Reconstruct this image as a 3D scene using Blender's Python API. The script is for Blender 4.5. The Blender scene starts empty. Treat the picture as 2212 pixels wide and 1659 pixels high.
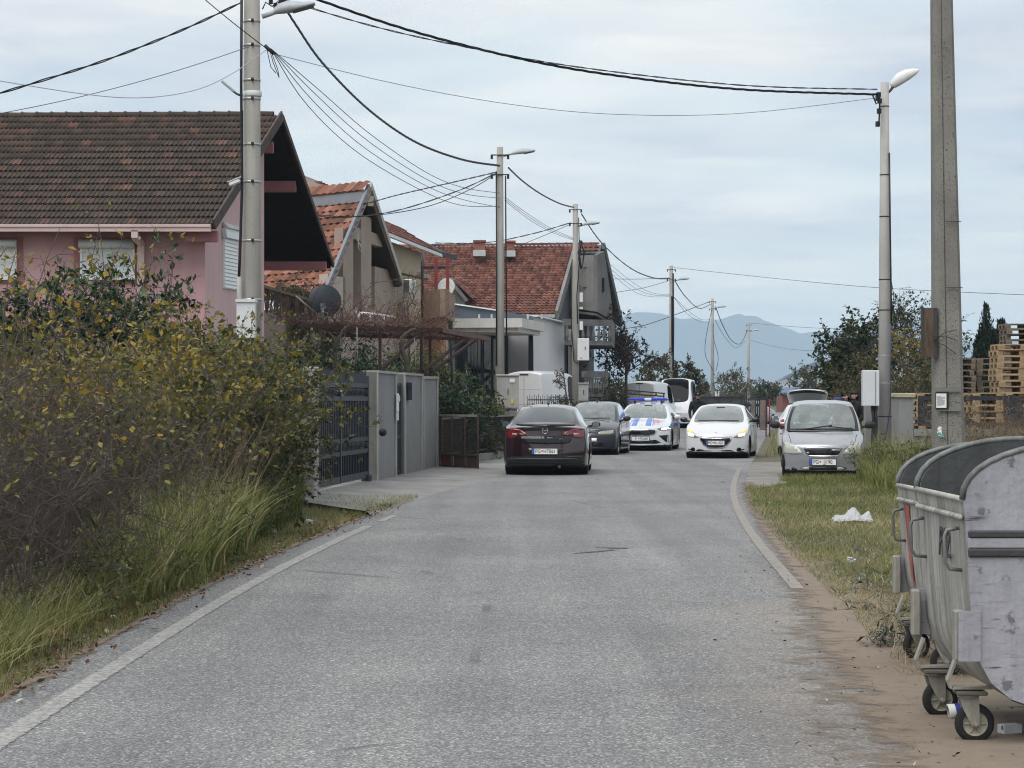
import bpy, bmesh, math, random
import numpy as np
from mathutils import Vector, Matrix
from mathutils.bvhtree import BVHTree
from mathutils.geometry import delaunay_2d_cdt, tessellate_polygon
random.seed(7)
RNG = np.random.default_rng(11)
R = math.radians
SC = bpy.context.scene
COL = SC.collection
# ------------------------------------------------------------------ camera, sky, sun, exposure
F, CX, HY, HCAM = 4920.0, 1106.0, 861.0, 1.6          # focal length and horizon of the photograph (2212 px wide)
cam_data = bpy.data.cameras.new('camera')
cam_data.sensor_width = 36.0
cam_data.lens = 36.0 * F / 2212.0
cam_data.shift_y = (HY - 829.5) / 2212.0
cam_data.clip_start = 0.1
cam_data.clip_end = 40000.0
cam = bpy.data.objects.new('camera', cam_data)
cam.location = (0, 0, HCAM)
cam.rotation_euler = (R(90), 0, 0)
COL.objects.link(cam)
SC.camera = cam
SUN_EL, SUN_AZ = R(58), R(215)      # high, diffused by the cloud layer
sun_data = bpy.data.lights.new('sun', 'SUN')
sun_data.energy = 1.5
sun_data.angle = R(50)
sun_data.color = (1.0, 0.965, 0.92)
sun = bpy.data.objects.new('sun', sun_data)
COL.objects.link(sun)
sun.rotation_euler = Vector((math.sin(SUN_AZ) * math.cos(SUN_EL), math.cos(SUN_AZ) * math.cos(SUN_EL), math.sin(SUN_EL))).to_track_quat('Z', 'Y').to_euler()
world = bpy.data.worlds.new('World')
SC.world = world
world.use_nodes = True
wt = world.node_tree
world.cycles.sampling_method = 'MANUAL'
world.cycles.sample_map_resolution = 512
wt.nodes.clear()
def wn(t, **kw):
 n = wt.nodes.new(t)
 for k, v in kw.items():
  setattr(n, k, v)
 return n
def wl(a, b):
 wt.links.new(a, b)
w_out = wn('ShaderNodeOutputWorld')
w_bg = wn('ShaderNodeBackground')
w_bg.inputs['Strength'].default_value = 0.1
wl(w_bg.outputs[0], w_out.inputs[0])
w_sky = wn('ShaderNodeTexSky', sky_type='NISHITA')
w_sky.sun_disc = False
w_sky.sun_elevation = SUN_EL
w_sky.sun_rotation = SUN_AZ
w_sky.air_density = 1.2
w_sky.dust_density = 2.5
w_tc = wn('ShaderNodeTexCoord')
w_sep = wn('ShaderNodeSeparateXYZ')
wl(w_tc.outputs['Generated'], w_sep.inputs[0])
w_z = wn('ShaderNodeMath', operation='MAXIMUM'); w_z.inputs[1].default_value = 0.0
wl(w_sep.outputs[2], w_z.inputs[0])
w_za = wn('ShaderNodeMath', operation='ADD'); w_za.inputs[1].default_value = 0.045
wl(w_z.outputs[0], w_za.inputs[0])
w_div = []
for i in (0, 1):
 d_ = wn('ShaderNodeMath', operation='DIVIDE')
 wl(w_sep.outputs[i], d_.inputs[0]); wl(w_za.outputs[0], d_.inputs[1])
 w_div.append(d_)
w_cmb = wn('ShaderNodeCombineXYZ')
wl(w_div[0].outputs[0], w_cmb.inputs[0]); wl(w_div[1].outputs[0], w_cmb.inputs[1])
def wnoise(scale, detail, rough, dist, off, ysc=1.0):
 mp = wn('ShaderNodeMapping')
 mp.inputs['Location'].default_value = off
 mp.inputs['Scale'].default_value = (1.0, ysc, 1.0)
 mp.inputs['Rotation'].default_value = (0, 0, R(14))
 wl(w_cmb.outputs[0], mp.inputs[0])
 n = wn('ShaderNodeTexNoise')
 n.inputs['Scale'].default_value = scale
 n.inputs['Detail'].default_value = detail
 n.inputs['Roughness'].default_value = rough
 n.inputs['Distortion'].default_value = dist
 wl(mp.outputs[0], n.inputs['Vector'])
 return n.outputs['Fac']
def wramp(fac, stops):
 r_ = wn('ShaderNodeValToRGB')
 el = r_.color_ramp.elements
 while len(el) < len(stops):
  el.new(0.5)
 for e, (p, c) in zip(el, stops):
  e.position = p; e.color = (*c, 1)
 wl(fac, r_.inputs[0])
 return r_.outputs[0]
def wmix(fac, a, b):
 m = wn('ShaderNodeMix', data_type='RGBA')
 if isinstance(fac, float):
  m.inputs[0].default_value = fac
 else:
  wl(fac, m.inputs[0])
 for s, v in ((m.inputs[6], a), (m.inputs[7], b)):
  if isinstance(v, tuple):
   s.default_value = (*v, 1)
  else:
   wl(v, s)
 return m.outputs[2]
CS = 10.0 * 0.575          # cloud radiance in units of the 0.1 background strength
def cc(r, g, b):
 return (r * CS, g * CS, b * CS)
n_big = wnoise(0.42, 3.0, 0.52, 0.35, (3.1, 1.7, 0.0))
n_det = wnoise(1.5, 4.0, 0.60, 0.5, (7.3, 2.2, 0.0))
n_hi = wnoise(0.85, 2.0, 0.5, 0.2, (1.3, 9.4, 0.0))
c_cloud = wramp(n_big, [(0.36, cc(1.02, 1.01, 0.97)), (0.46, cc(0.84, 0.86, 0.87)), (0.56, cc(0.62, 0.67, 0.75)), (0.68, cc(0.50, 0.57, 0.70))])
c_det = wramp(n_det, [(0.34, cc(0.52, 0.59, 0.72)), (0.52, cc(0.78, 0.81, 0.84)), (0.68, cc(1.05, 1.02, 0.95))])
c_mixed = wmix(0.42, c_cloud, c_det)
c_veil = wmix(0.80, w_sky.outputs[0], cc(0.76, 0.86, 0.90))
gap = wramp(n_hi, [(0.40, (0, 0, 0)), (0.62, (1, 1, 1))])
c_sky = wmix(gap, c_mixed, wmix(0.55, c_mixed, c_veil))
low = wn('ShaderNodeMapRange'); low.inputs[1].default_value = 0.0; low.inputs[2].default_value = 0.075
low.inputs[3].default_value = 0.92; low.inputs[4].default_value = 0.0
wl(w_z.outputs[0], low.inputs[0])
c_fin = wmix(low.outputs[0], c_sky, cc(1.16, 1.13, 0.98))
wl(c_fin, w_bg.inputs['Color'])
SC.view_settings.view_transform = 'Standard'
SC.view_settings.look = 'None'
SC.view_settings.exposure = 0.90
SC.view_settings.gamma = 1.0
SC.view_settings.use_curve_mapping = False
SC.render.engine = 'CYCLES'
cy = SC.cycles
cy.use_denoising = True
cy.filter_width = 1.1
cy.max_bounces = 5
cy.diffuse_bounces = 2
cy.glossy_bounces = 2
cy.transmission_bounces = 4
cy.transparent_max_bounces = 12
cy.volume_bounces = 1
cy.caustics_reflective = False
cy.caustics_refractive = False
cy.use_adaptive_sampling = True
cy.adaptive_threshold = 0.012
# ------------------------------------------------------------------ helpers
def P(x, y, Y):
 """A point of the place at distance Y that the photograph shows at pixel x, y (2212 px wide)."""
 return Vector(((x - CX) / F * Y, Y, HCAM + (HY - y) / F * Y))
def gY(y):
 return F * HCAM / (y - HY)
WORLD = {}
def _root(o):
 while o.parent is not None:
  o = o.parent
 return o
def tag(o, label=None, cat=None, group=None, kind=None):
 if label: o['label'] = label
 if cat: o['category'] = cat
 if group: o['group'] = group
 if kind: o['kind'] = kind
 return o
def thing(name, label, cat, loc=(0, 0, 0), rz=0.0, group=None, local=False):
 """An Empty at the thing's base; parts built in world coordinates unless local."""
 o = bpy.data.objects.new(name, None)
 o.empty_display_size = 0.3
 COL.objects.link(o)
 o.location = loc
 o.rotation_euler = (0, 0, rz)
 tag(o, label, cat, group)
 if not local:
  WORLD[o] = Vector(loc)
 return o
def link(name, me, parent=None):
 o = bpy.data.objects.new(name, me)
 COL.objects.link(o)
 if parent is not None:
  o.parent = parent
 return o
def shift_of(parent):
 if parent is None:
  return None
 return WORLD.get(_root(parent))
def copy_tree(o, parent=None):
 c = o.copy()
 COL.objects.link(c)
 c.parent = parent
 for ch in o.children:
  copy_tree(ch, c)
 return c
class MB:
 """Collects shapes; build() links them as one mesh object."""
 def __init__(s):
  s.v, s.f, s.m, s.sm = [], [], [], []
 def add(s, vs, fs, mi=0, smooth=False):
  b = len(s.v)
  s.v.extend([tuple(q) for q in vs])
  for f in fs:
   s.f.append([b + i for i in f]); s.m.append(mi); s.sm.append(smooth)
  return s
 def boxx(s, x0, x1, y0, y1, z0, z1, mi=0):
  vs = [(x, y, z) for z in (z0, z1) for y in (y0, y1) for x in (x0, x1)]
  return s.add(vs, [(0, 2, 3, 1), (4, 5, 7, 6), (0, 1, 5, 4), (2, 6, 7, 3), (0, 4, 6, 2), (1, 3, 7, 5)], mi)
 def box(s, c, size, rot=None, mi=0, bev=0.0):
  c = Vector(c); hx, hy, hz = [q / 2 for q in size]
  M = rot.to_matrix() if hasattr(rot, 'to_matrix') else (Matrix.Rotation(rot, 3, 'Z') if isinstance(rot, (int, float)) else (rot or Matrix.Identity(3)))
  if bev > 0:
   b = min(bev, hx * .9, hy * .9, hz * .9)
   vs, idx = [], {}
   for sx in (-1, 1):
    for sy in (-1, 1):
     for sz in (-1, 1):
      for a in range(3):
       q = [sx * hx, sy * hy, sz * hz]
       for k in range(3):
        if k != a:
         q[k] -= (sx, sy, sz)[k] * b
       idx[(sx, sy, sz, a)] = len(vs)
       vs.append(c + M @ Vector(q))
   fs = []
   for a in range(3):
    u, w_ = [k for k in range(3) if k != a]
    for sg in (-1, 1):
     q = []
     for (p1, p2) in ((-1, -1), (1, -1), (1, 1), (-1, 1)):
      k = [0, 0, 0]; k[a] = sg; k[u] = p1; k[w_] = p2
      q.append(idx[(k[0], k[1], k[2], a)])
     fs.append(q)
   for a in range(3):
    u, w_ = [k for k in range(3) if k != a]
    for p1 in (-1, 1):
     for p2 in (-1, 1):
      k0 = [0, 0, 0]; k1 = [0, 0, 0]
      k0[u] = k1[u] = p1; k0[w_] = k1[w_] = p2; k0[a] = -1; k1[a] = 1
      fs.append([idx[(*k0, u)], idx[(*k1, u)], idx[(*k1, w_)], idx[(*k0, w_)]])
   for sx in (-1, 1):
    for sy in (-1, 1):
     for sz in (-1, 1):
      fs.append([idx[(sx, sy, sz, a)] for a in range(3)])
   return s.add(vs, fs, mi)
  vs = [c + M @ Vector((x, y, z)) for z in (-hz, hz) for y in (-hy, hy) for x in (-hx, hx)]
  return s.add(vs, [(0, 2, 3, 1), (4, 5, 7, 6), (0, 1, 5, 4), (2, 6, 7, 3), (0, 4, 6, 2), (1, 3, 7, 5)], mi)
 def bar(s, a, b, w, h, up=(0, 0, 1), mi=0):
  """A rectangular bar from a to b."""
  a, b = Vector(a), Vector(b)
  d = (b - a).normalized()
  u = d.cross(Vector(up))
  if u.length < 1e-4:
   u = d.cross(Vector((1, 0, 0)))
  u.normalize()
  n = u.cross(d)
  vs = [p + u * (sx * w / 2) + n * (sz * h / 2) for p in (a, b) for sz in (-1, 1) for sx in (-1, 1)]
  return s.add(vs, [(0, 1, 3, 2), (4, 6, 7, 5), (0, 4, 5, 1), (2, 3, 7, 6), (0, 2, 6, 4), (1, 5, 7, 3)], mi)
 def tube(s, pts, r, n=8, mi=0, caps=True, smooth=True):
  pts = [Vector(p) for p in pts]
  rs = r if isinstance(r, (list, tuple)) else [r] * len(pts)
  b = len(s.v)
  t0 = (pts[1] - pts[0]).normalized()
  u = t0.orthogonal().normalized()
  for i, p in enumerate(pts):
   t = (pts[min(i + 1, len(pts) - 1)] - pts[max(i - 1, 0)]).normalized()
   u = (u - t * u.dot(t))
   u = u.normalized() if u.length > 1e-6 else t.orthogonal().normalized()
   w_ = t.cross(u)
   for k in range(n):
    a = 2 * math.pi * k / n
    s.v.append(tuple(p + (u * math.cos(a) + w_ * math.sin(a)) * rs[i]))
  for i in range(len(pts) - 1):
   for k in range(n):
    k2 = (k + 1) % n
    s.f.append([b + i * n + k, b + i * n + k2, b + (i + 1) * n + k2, b + (i + 1) * n + k]); s.m.append(mi); s.sm.append(smooth)
  if caps:
   s.f.append([b + k for k in reversed(range(n))]); s.m.append(mi); s.sm.append(False)
   s.f.append([b + (len(pts) - 1) * n + k for k in range(n)]); s.m.append(mi); s.sm.append(False)
  return s
 def lathe(s, prof, M=None, n=20, mi=0, smooth=True):
  """prof: (r, z) pairs turned about z, then moved by the 4x4 M."""
  M = M or Matrix.Identity(4)
  b = len(s.v)
  for (r, z) in prof:
   for k in range(n):
    a = 2 * math.pi * k / n
    s.v.append(tuple(M @ Vector((r * math.cos(a), r * math.sin(a), z))))
  for i in range(len(prof) - 1):
   for k in range(n):
    k2 = (k + 1) % n
    s.f.append([b + i * n + k, b + i * n + k2, b + (i + 1) * n + k2, b + (i + 1) * n + k]); s.m.append(mi); s.sm.append(smooth)
  return s
 def prism(s, poly, axis, a0, a1, mi=0):
  """poly: 2-D outline in the other two axes (order x, y, z without axis), extruded from a0 to a1."""
  n = len(poly)
  def mk(p, a):
   q = list(p); q.insert(axis, a); return q
  vs = [mk(p, a0) for p in poly] + [mk(p, a1) for p in poly]
  fs = [list(range(n)), list(reversed(range(n, 2 * n)))] + [[i, i + n, (i + 1) % n + n, (i + 1) % n] for i in range(n)]
  return s.add(vs, fs, mi)
 def slab(s, pts, thick, mi=0, nrm=None):
  """A flat polygon given thickness along its normal (or nrm)."""
  pts = [Vector(p) for p in pts]
  n = Vector(nrm) if nrm is not None else (pts[1] - pts[0]).cross(pts[2] - pts[0]).normalized()
  k = len(pts)
  vs = pts + [p - n * thick for p in pts]
  fs = [list(range(k)), list(reversed(range(k, 2 * k)))] + [[i, i + k, (i + 1) % k + k, (i + 1) % k] for i in range(k)]
  return s.add(vs, fs, mi)
 def grid(s, rows, mi=0, smooth=True, closed=False):
  b = len(s.v); nr, nc = len(rows), len(rows[0])
  for r in rows:
   s.v.extend([tuple(q) for q in r])
  for i in range(nr - 1):
   for j in range(nc if closed else nc - 1):
    j2 = (j + 1) % nc
    s.f.append([b + i * nc + j, b + i * nc + j2, b + (i + 1) * nc + j2, b + (i + 1) * nc + j]); s.m.append(mi); s.sm.append(smooth)
  return s
 def build(s, name, mats, parent=None, fix=True):
  me = bpy.data.meshes.new(name)
  sh = shift_of(parent)
  vs = s.v if sh is None else [(q[0] - sh[0], q[1] - sh[1], q[2] - sh[2]) for q in s.v]
  me.from_pydata(vs, [], s.f)
  for m in (mats if isinstance(mats, (list, tuple)) else [mats]):
   me.materials.append(m)
  me.polygons.foreach_set('material_index', s.m)
  me.polygons.foreach_set('use_smooth', s.sm)
  if fix:
   bm = bmesh.new(); bm.from_mesh(me)
   bmesh.ops.recalc_face_normals(bm, faces=bm.faces)
   bm.to_mesh(me); bm.free()
  me.update()
  return link(name, me, parent)
def np_mesh(name, verts, faces, mats, parent=None, attrs=None, smooth=False, mat_idx=None):
 """A mesh from numpy arrays (all faces with the same corner count); attrs: per-face floats."""
 me = bpy.data.meshes.new(name)
 verts = np.asarray(verts, dtype=np.float32)
 sh = shift_of(parent)
 if sh is not None:
  verts = verts - np.array(sh, dtype=np.float32)
 faces = np.asarray(faces, dtype=np.int32)
 n, k = faces.shape
 me.vertices.add(len(verts)); me.vertices.foreach_set('co', verts.ravel())
 me.loops.add(n * k); me.loops.foreach_set('vertex_index', faces.ravel())
 me.polygons.add(n)
 me.polygons.foreach_set('loop_start', np.arange(0, n * k, k, dtype=np.int32))
 try:
  me.polygons.foreach_set('loop_total', np.full(n, k, dtype=np.int32))
 except Exception:
  pass
 for m in (mats if isinstance(mats, (list, tuple)) else [mats]):
  me.materials.append(m)
 if mat_idx is not None:
  me.polygons.foreach_set('material_index', np.asarray(mat_idx, dtype=np.int32))
 if smooth:
  me.polygons.foreach_set('use_smooth', np.ones(n, dtype=bool))
 me.update(calc_edges=True)
 for an, av in (attrs or {}).items():
  at = me.attributes.new(an, 'FLOAT', 'FACE')
  at.data.foreach_set('value', np.asarray(av, dtype=np.float32))
 me.validate()
 return link(name, me, parent)
# ------------------------------------------------------------------ materials
MATS = {}
class NT:
 def __init__(s, name):
  s.mat = bpy.data.materials.new(name); s.mat.use_nodes = True
  s.t = s.mat.node_tree
  s.bsdf = s.t.nodes['Principled BSDF']
  s.out = s.t.nodes['Material Output']
  MATS[name] = s.mat
 def n(s, t, **kw):
  q = s.t.nodes.new(t)
  for k, v in kw.items():
   setattr(q, k, v)
  return q
 def l(s, a, b):
  s.t.links.new(a, b)
 def set(s, **kw):
  for k, v in kw.items():
   i = s.bsdf.inputs[k.replace('_', ' ')]
   if hasattr(v, 'is_linked') or hasattr(v, 'node'):
    s.l(v, i)
   else:
    i.default_value = (*v, 1) if isinstance(v, tuple) and len(v) == 3 else v
 def pos(s, scale=(1, 1, 1), obj=False):
  mp = s.n('ShaderNodeMapping'); mp.inputs['Scale'].default_value = scale
  if obj:
   s.l(s.n('ShaderNodeTexCoord').outputs['Object'], mp.inputs[0])
  else:
   s.l(s.n('ShaderNodeNewGeometry').outputs['Position'], mp.inputs[0])
  return mp.outputs[0]
 def noise(s, vec, scale, detail=4, rough=0.55, dist=0.0):
  q = s.n('ShaderNodeTexNoise')
  q.inputs['Scale'].default_value = scale; q.inputs['Detail'].default_value = detail
  q.inputs['Roughness'].default_value = rough; q.inputs['Distortion'].default_value = dist
  s.l(vec, q.inputs['Vector'])
  return q.outputs['Fac']
 def voro(s, vec, scale, feature='F1', out='Distance'):
  q = s.n('ShaderNodeTexVoronoi', feature=feature)
  q.inputs['Scale'].default_value = scale
  s.l(vec, q.inputs['Vector'])
  return q.outputs[out]
 def ramp(s, fac, stops, interp='LINEAR'):
  q = s.n('ShaderNodeValToRGB'); q.color_ramp.interpolation = interp
  el = q.color_ramp.elements
  while len(el) < len(stops):
   el.new(0.5)
  for e, (p, c) in zip(el, stops):
   e.position = p
   e.color = (*c, 1) if isinstance(c, tuple) else (c, c, c, 1)
  s.l(fac, q.inputs[0])
  return q.outputs[0]
 def mix(s, fac, a, b, mode='MIX'):
  q = s.n('ShaderNodeMix', data_type='RGBA', blend_type=mode)
  if isinstance(fac, (int, float)):
   q.inputs[0].default_value = fac
  else:
   s.l(fac, q.inputs[0])
  for i, v in ((6, a), (7, b)):
   if isinstance(v, tuple):
    q.inputs[i].default_value = (*v, 1)
   else:
    s.l(v, q.inputs[i])
  return q.outputs[2]
 def bump(s, h, strength=0.3, dist=0.01):
  q = s.n('ShaderNodeBump'); q.inputs['Strength'].default_value = strength; q.inputs['Distance'].default_value = dist
  s.l(h, q.inputs['Height'])
  s.l(q.outputs[0], s.bsdf.inputs['Normal'])
def mul(c, k):
 return tuple(min(1.0, q * k) for q in c)
def M(name, col, rough=0.75, var=0.18, scale=1.5, bump=0.0, bscale=60.0, metal=0.0, col2=None, spec=0.35, speck=0.0, streak=0.0, obj=False, stretch=(1, 1, 1)):
 """Plain surface: base colour with uneven weathering, optional specks, vertical streaks and fine relief."""
 if name in MATS:
  return MATS[name]
 m = NT(name)
 v = m.pos(stretch, obj)
 f = m.noise(v, scale, 6, 0.6)
 c = m.mix(m.ramp(f, [(0.3, 0.0), (0.7, 1.0)]), mul(col, 1 + var * .6), col2 or mul(col, 1 - var))
 if streak > 0:
  sv = m.pos((6.0, 6.0, 0.35), obj)
  sf = m.ramp(m.noise(sv, 1.0, 5, 0.65), [(0.5, 0.0), (0.75, 1.0)])
  c = m.mix(sf, c, m.mix(streak, c, mul(col, 0.35)))
 if speck > 0:
  pv = m.ramp(m.noise(v, scale * 40, 2, 0.5), [(0.58, 0.0), (0.68, 1.0)])
  c = m.mix(pv, c, m.mix(speck, c, mul(col, 0.25)))
 m.set(Base_Color=c, Roughness=rough, Metallic=metal)
 m.bsdf.inputs['Specular IOR Level'].default_value = spec
 if bump > 0:
  m.bump(m.noise(v, bscale, 3, 0.6), bump, 0.01)
 return m.mat
def flat(name, col, rough=0.5, metal=0.0, spec=0.4, coat=0.0, emit=0.0):
 if name in MATS:
  return MATS[name]
 m = NT(name)
 v = m.pos()
 c = m.mix(m.noise(v, 2.3, 4), mul(col, 1.06), mul(col, 0.9))
 m.set(Base_Color=c, Roughness=rough, Metallic=metal)
 m.bsdf.inputs['Specular IOR Level'].default_value = spec
 m.bsdf.inputs['Coat Weight'].default_value = coat
 if emit:
  m.bsdf.inputs['Emission Color'].default_value = (*col, 1)
  m.bsdf.inputs['Emission Strength'].default_value = emit
 return m.mat
def glass_mat(name, tint, refl=1.0, rough=0.02, dusty=0.0, k=1.3):
 if name in MATS:
  return MATS[name]
 m = NT(name)
 m.t.nodes.remove(m.bsdf)
 tr = m.n('ShaderNodeBsdfTransparent'); tr.inputs[0].default_value = (*tint, 1)
 gl = m.n('ShaderNodeBsdfGlossy'); gl.inputs['Roughness'].default_value = rough; gl.inputs[0].default_value = (refl, refl, refl, 1)
 fw_ = m.n('ShaderNodeLayerWeight'); fw_.inputs[0].default_value = .5
 fr = m.n('ShaderNodeMath', operation='POWER'); fr.inputs[1].default_value = 4.0
 m.l(fw_.outputs['Facing'], fr.inputs[0])
 ad = m.n('ShaderNodeMath', operation='MULTIPLY_ADD'); ad.inputs[1].default_value = k; ad.inputs[2].default_value = 0.04 * k
 ad.use_clamp = True
 m.l(fr.outputs[0], ad.inputs[0])
 mx = m.n('ShaderNodeMixShader')
 m.l(ad.outputs[0], mx.inputs[0]); m.l(tr.outputs[0], mx.inputs[1]); m.l(gl.outputs[0], mx.inputs[2])
 if dusty > 0:  # pale film: dust, and sky reflection put into the colour as well
  df = m.n('ShaderNodeBsdfDiffuse'); df.inputs[0].default_value = (.62, .66, .64, 1)
  md = m.n('ShaderNodeMixShader')
  m.l(m.ramp(m.noise(m.pos(), 3.0, 4, .6), [(.3, dusty * .6), (.7, dusty * 1.3)]), md.inputs[0])
  m.l(mx.outputs[0], md.inputs[1]); m.l(df.outputs[0], md.inputs[2])
  mx = md
 m.l(mx.outputs[0], m.out.inputs[0])
 return m.mat
def leaf_mat(name, stops, rough=0.6, trans=0.25, attr='tone'):
 """Leaves and blades: colour by the per-leaf tone, with some light passing through."""
 if name in MATS:
  return MATS[name]
 m = NT(name)
 a = m.n('ShaderNodeAttribute'); a.attribute_name = attr
 c = m.ramp(a.outputs['Fac'], stops)
 m.set(Base_Color=c, Roughness=rough)
 m.bsdf.inputs['Specular IOR Level'].default_value = 0.3
 tl = m.n('ShaderNodeBsdfTranslucent'); m.l(c, tl.inputs[0])
 mx = m.n('ShaderNodeMixShader'); mx.inputs[0].default_value = trans
 m.l(m.bsdf.outputs[0], mx.inputs[1]); m.l(tl.outputs[0], mx.inputs[2]); m.l(mx.outputs[0], m.out.inputs[0])
 return m.mat
# ------------------------------------------------------------------ ground, road, verges, mountains
RL = [(2, -2.75), (10, -2.72), (16, -2.68), (22, -2.52), (28, -2.15), (31.6, -1.97), (34.4, -1.7), (39.5, -1.22), (47, -.25), (57, .7), (70, 1.8), (95, 4.4), (139, 10.7), (181, 16.8), (241, 26), (330, 42), (420, 60)]
RR = [(2, 1.55), (9.9, 1.95), (14.6, 2.36), (20.2, 2.65), (27.2, 3.02), (34.4, 3.56), (41.6, 4.2), (56.6, 5.95), (75, 8.2), (100, 11.2), (139, 16.1), (160, 19.0), (181, 22.2), (241, 31.5), (330, 47.5), (420, 65.5)]
def interp(tab, y):
 return float(np.interp(y, [a for a, b in tab], [b for a, b in tab]))
def smooth_edge(tab, y):
 h = 1.0 + min(abs(y) * .07, 6.0)
 return sum(interp(tab, y + k * h) * w for k, w in ((-2, 1), (-1, 2), (0, 3), (1, 2), (2, 1))) / 9
def left_edge(y):
 return smooth_edge(RL, y)
def right_edge(y):
 return smooth_edge(RR, y)
g = NT('soil')
gv = g.pos()
g1 = g.noise(gv, 0.55, 6, 0.62)
g2 = g.noise(gv, 9.0, 5, 0.65)
gc = g.mix(g.ramp(g1, [(0.38, 0.0), (0.6, 1.0)]), (0.105, 0.082, 0.056), (0.07, 0.076, 0.03))
gc = g.mix(g.ramp(g2, [(0.42, 0.0), (0.7, 1.0)]), gc, (0.155, 0.13, 0.085))
g.set(Base_Color=gc, Roughness=0.95)
g.bump(g.noise(gv, 22, 5, 0.7), 0.7, 0.03)
MB().grid([[(x, y, 0.0) for x in (-8000, -400, -60, -12, 0, 12, 60, 400, 8000)] for y in (-400, -40, 0, 30, 80, 400, 8200)], smooth=False).build('ground', g.mat)
tag(bpy.data.objects['ground'], kind='structure')
a = NT('asphalt')
av = a.pos()
sp = a.voro(av, 92.0, 'F1', 'Color')
chip = a.ramp(sp, [(0.15, (0.065, 0.065, 0.068)), (0.5, (0.165, 0.165, 0.168)), (0.76, (0.29, 0.288, 0.282)), (0.93, (0.60, 0.59, 0.575))])
fine = a.ramp(a.noise(av, 160.0, 3, 0.7), [(0.35, (0.12, 0.12, 0.124)), (0.65, (0.285, 0.284, 0.28))])
ac = a.mix(0.30, chip, fine)
ac = a.mix(1.0, ac, a.ramp(a.noise(av, 24, 4, .75), [(.34, (.90, .90, .905)), (.66, (1.1, 1.1, 1.095))]), 'MULTIPLY')
patch = a.ramp(a.noise(av, 0.35, 5, 0.6), [(0.35, (0.86, 0.86, 0.87)), (0.65, (1.1, 1.1, 1.09))])
ac = a.mix(1.0, ac, patch, 'MULTIPLY')
lane = a.ramp(a.noise(a.pos((1.6, 0.06, 1)), 1.0, 3, 0.5), [(0.35, (0.88, 0.88, 0.89)), (0.68, (1.11, 1.11, 1.10))])
ac = a.mix(1.0, ac, lane, 'MULTIPLY')
at_ = a.n('ShaderNodeAttribute'); at_.attribute_name = 'edge'
dustn = a.n('ShaderNodeMath', operation='MULTIPLY_ADD'); dustn.inputs[1].default_value = 1.0
a.l(at_.outputs['Fac'], dustn.inputs[0])
dn2 = a.n('ShaderNodeMath', operation='MULTIPLY_ADD'); dn2.inputs[1].default_value = 1.9; dn2.inputs[2].default_value = -1.05
a.l(a.noise(av, 1.6, 6, 0.65), dn2.inputs[0]); a.l(dn2.outputs[0], dustn.inputs[2])
dust = a.ramp(dustn.outputs[0], [(0.25, 0.0), (1.0, 0.7)])
ac = a.mix(dust, ac, a.mix(.5, ac, (0.30, 0.245, 0.19)))
sm_ = a.ramp(a.noise(a.pos((.9, .28, 1)), 1.3, 5, .7), [(.60, (1, 1, 1)), (.74, (.72, .72, .73))])
ac = a.mix(1.0, ac, sm_, 'MULTIPLY')
crk = a.n('ShaderNodeMath', operation='LESS_THAN'); crk.inputs[1].default_value = 0.006
a.l(a.voro(a.pos((0.23, 0.16, 1)), 1.0, 'DISTANCE_TO_EDGE'), crk.inputs[0])
crm = a.n('ShaderNodeMath', operation='MULTIPLY'); a.l(crk.outputs[0], crm.inputs[0])
a.l(a.ramp(a.noise(av, 0.45, 3), [(0.55, 0.0), (0.62, 0.55)]), crm.inputs[1])
ac = a.mix(crm.outputs[0], ac, (0.07, 0.07, 0.07))
a.set(Base_Color=ac, Roughness=0.86)
a.bsdf.inputs['Specular IOR Level'].default_value = 0.25
a.bump(sp, 0.5, 0.006)
ys = list(np.arange(-2, 46, 0.12)) + list(np.arange(46, 60, 0.5)) + list(np.arange(60, 200, 2.0)) + list(np.arange(200, 421, 10.0))
road = MB()
NCOL = 12
rows = []
for y in ys:
 l, r = left_edge(y), right_edge(y)
 wob = 0.03 * math.sin(y * 2.1) + 0.018 * math.sin(y * 7.7 + 1) + 0.012 * math.sin(y * 19 + 2) + random.uniform(-.012, .012)
 rows.append([(l + wob + (r - l - wob * 1.6) * k / NCOL, y, 0.010 + 0.0 * k) for k in range(NCOL + 1)])
road.grid(rows, smooth=False)
road_o = road.build('road', a.mat)
tag(road_o, kind='structure')
ea = road_o.data.attributes.new('edge', 'FLOAT', 'POINT')
vals = []
for y in ys:
 near = 1.0 if y < 16 else max(0.25, 1.0 - (y - 16) / 22)
 for k in range(NCOL + 1):
  t = k / NCOL
  vals.append(max(0.0, (t - (0.62 if y < 18 else 0.74)) / 0.30) * near + (0.25 if k == 0 else 0))
ea.data.foreach_set('value', vals)
wl_ = NT('road_paint')
wv = wl_.pos()
wf = wl_.ramp(wl_.noise(wv, 30, 6, 0.75), [(0.40, 0.0), (0.62, 1.0)])
wc = wl_.mix(wf, (0.17, 0.17, 0.167), (0.40, 0.39, 0.365))
wl_.set(Base_Color=wc, Roughness=0.8)
wa_ = wl_.n('ShaderNodeAttribute'); wa_.attribute_name = 'cover'
wq = wl_.n('ShaderNodeMath', operation='MULTIPLY_ADD'); wq.inputs[1].default_value = 1.5; wl_.l(wl_.noise(wv, 22, 6, .75), wq.inputs[0])
wq2 = wl_.n('ShaderNodeMath', operation='SUBTRACT'); wq2.inputs[1].default_value = .75; wl_.l(wa_.outputs['Fac'], wq2.inputs[0]); wl_.l(wq2.outputs[0], wq.inputs[2])
wtr = wl_.n('ShaderNodeBsdfTransparent'); wmx = wl_.n('ShaderNodeMixShader')
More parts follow.
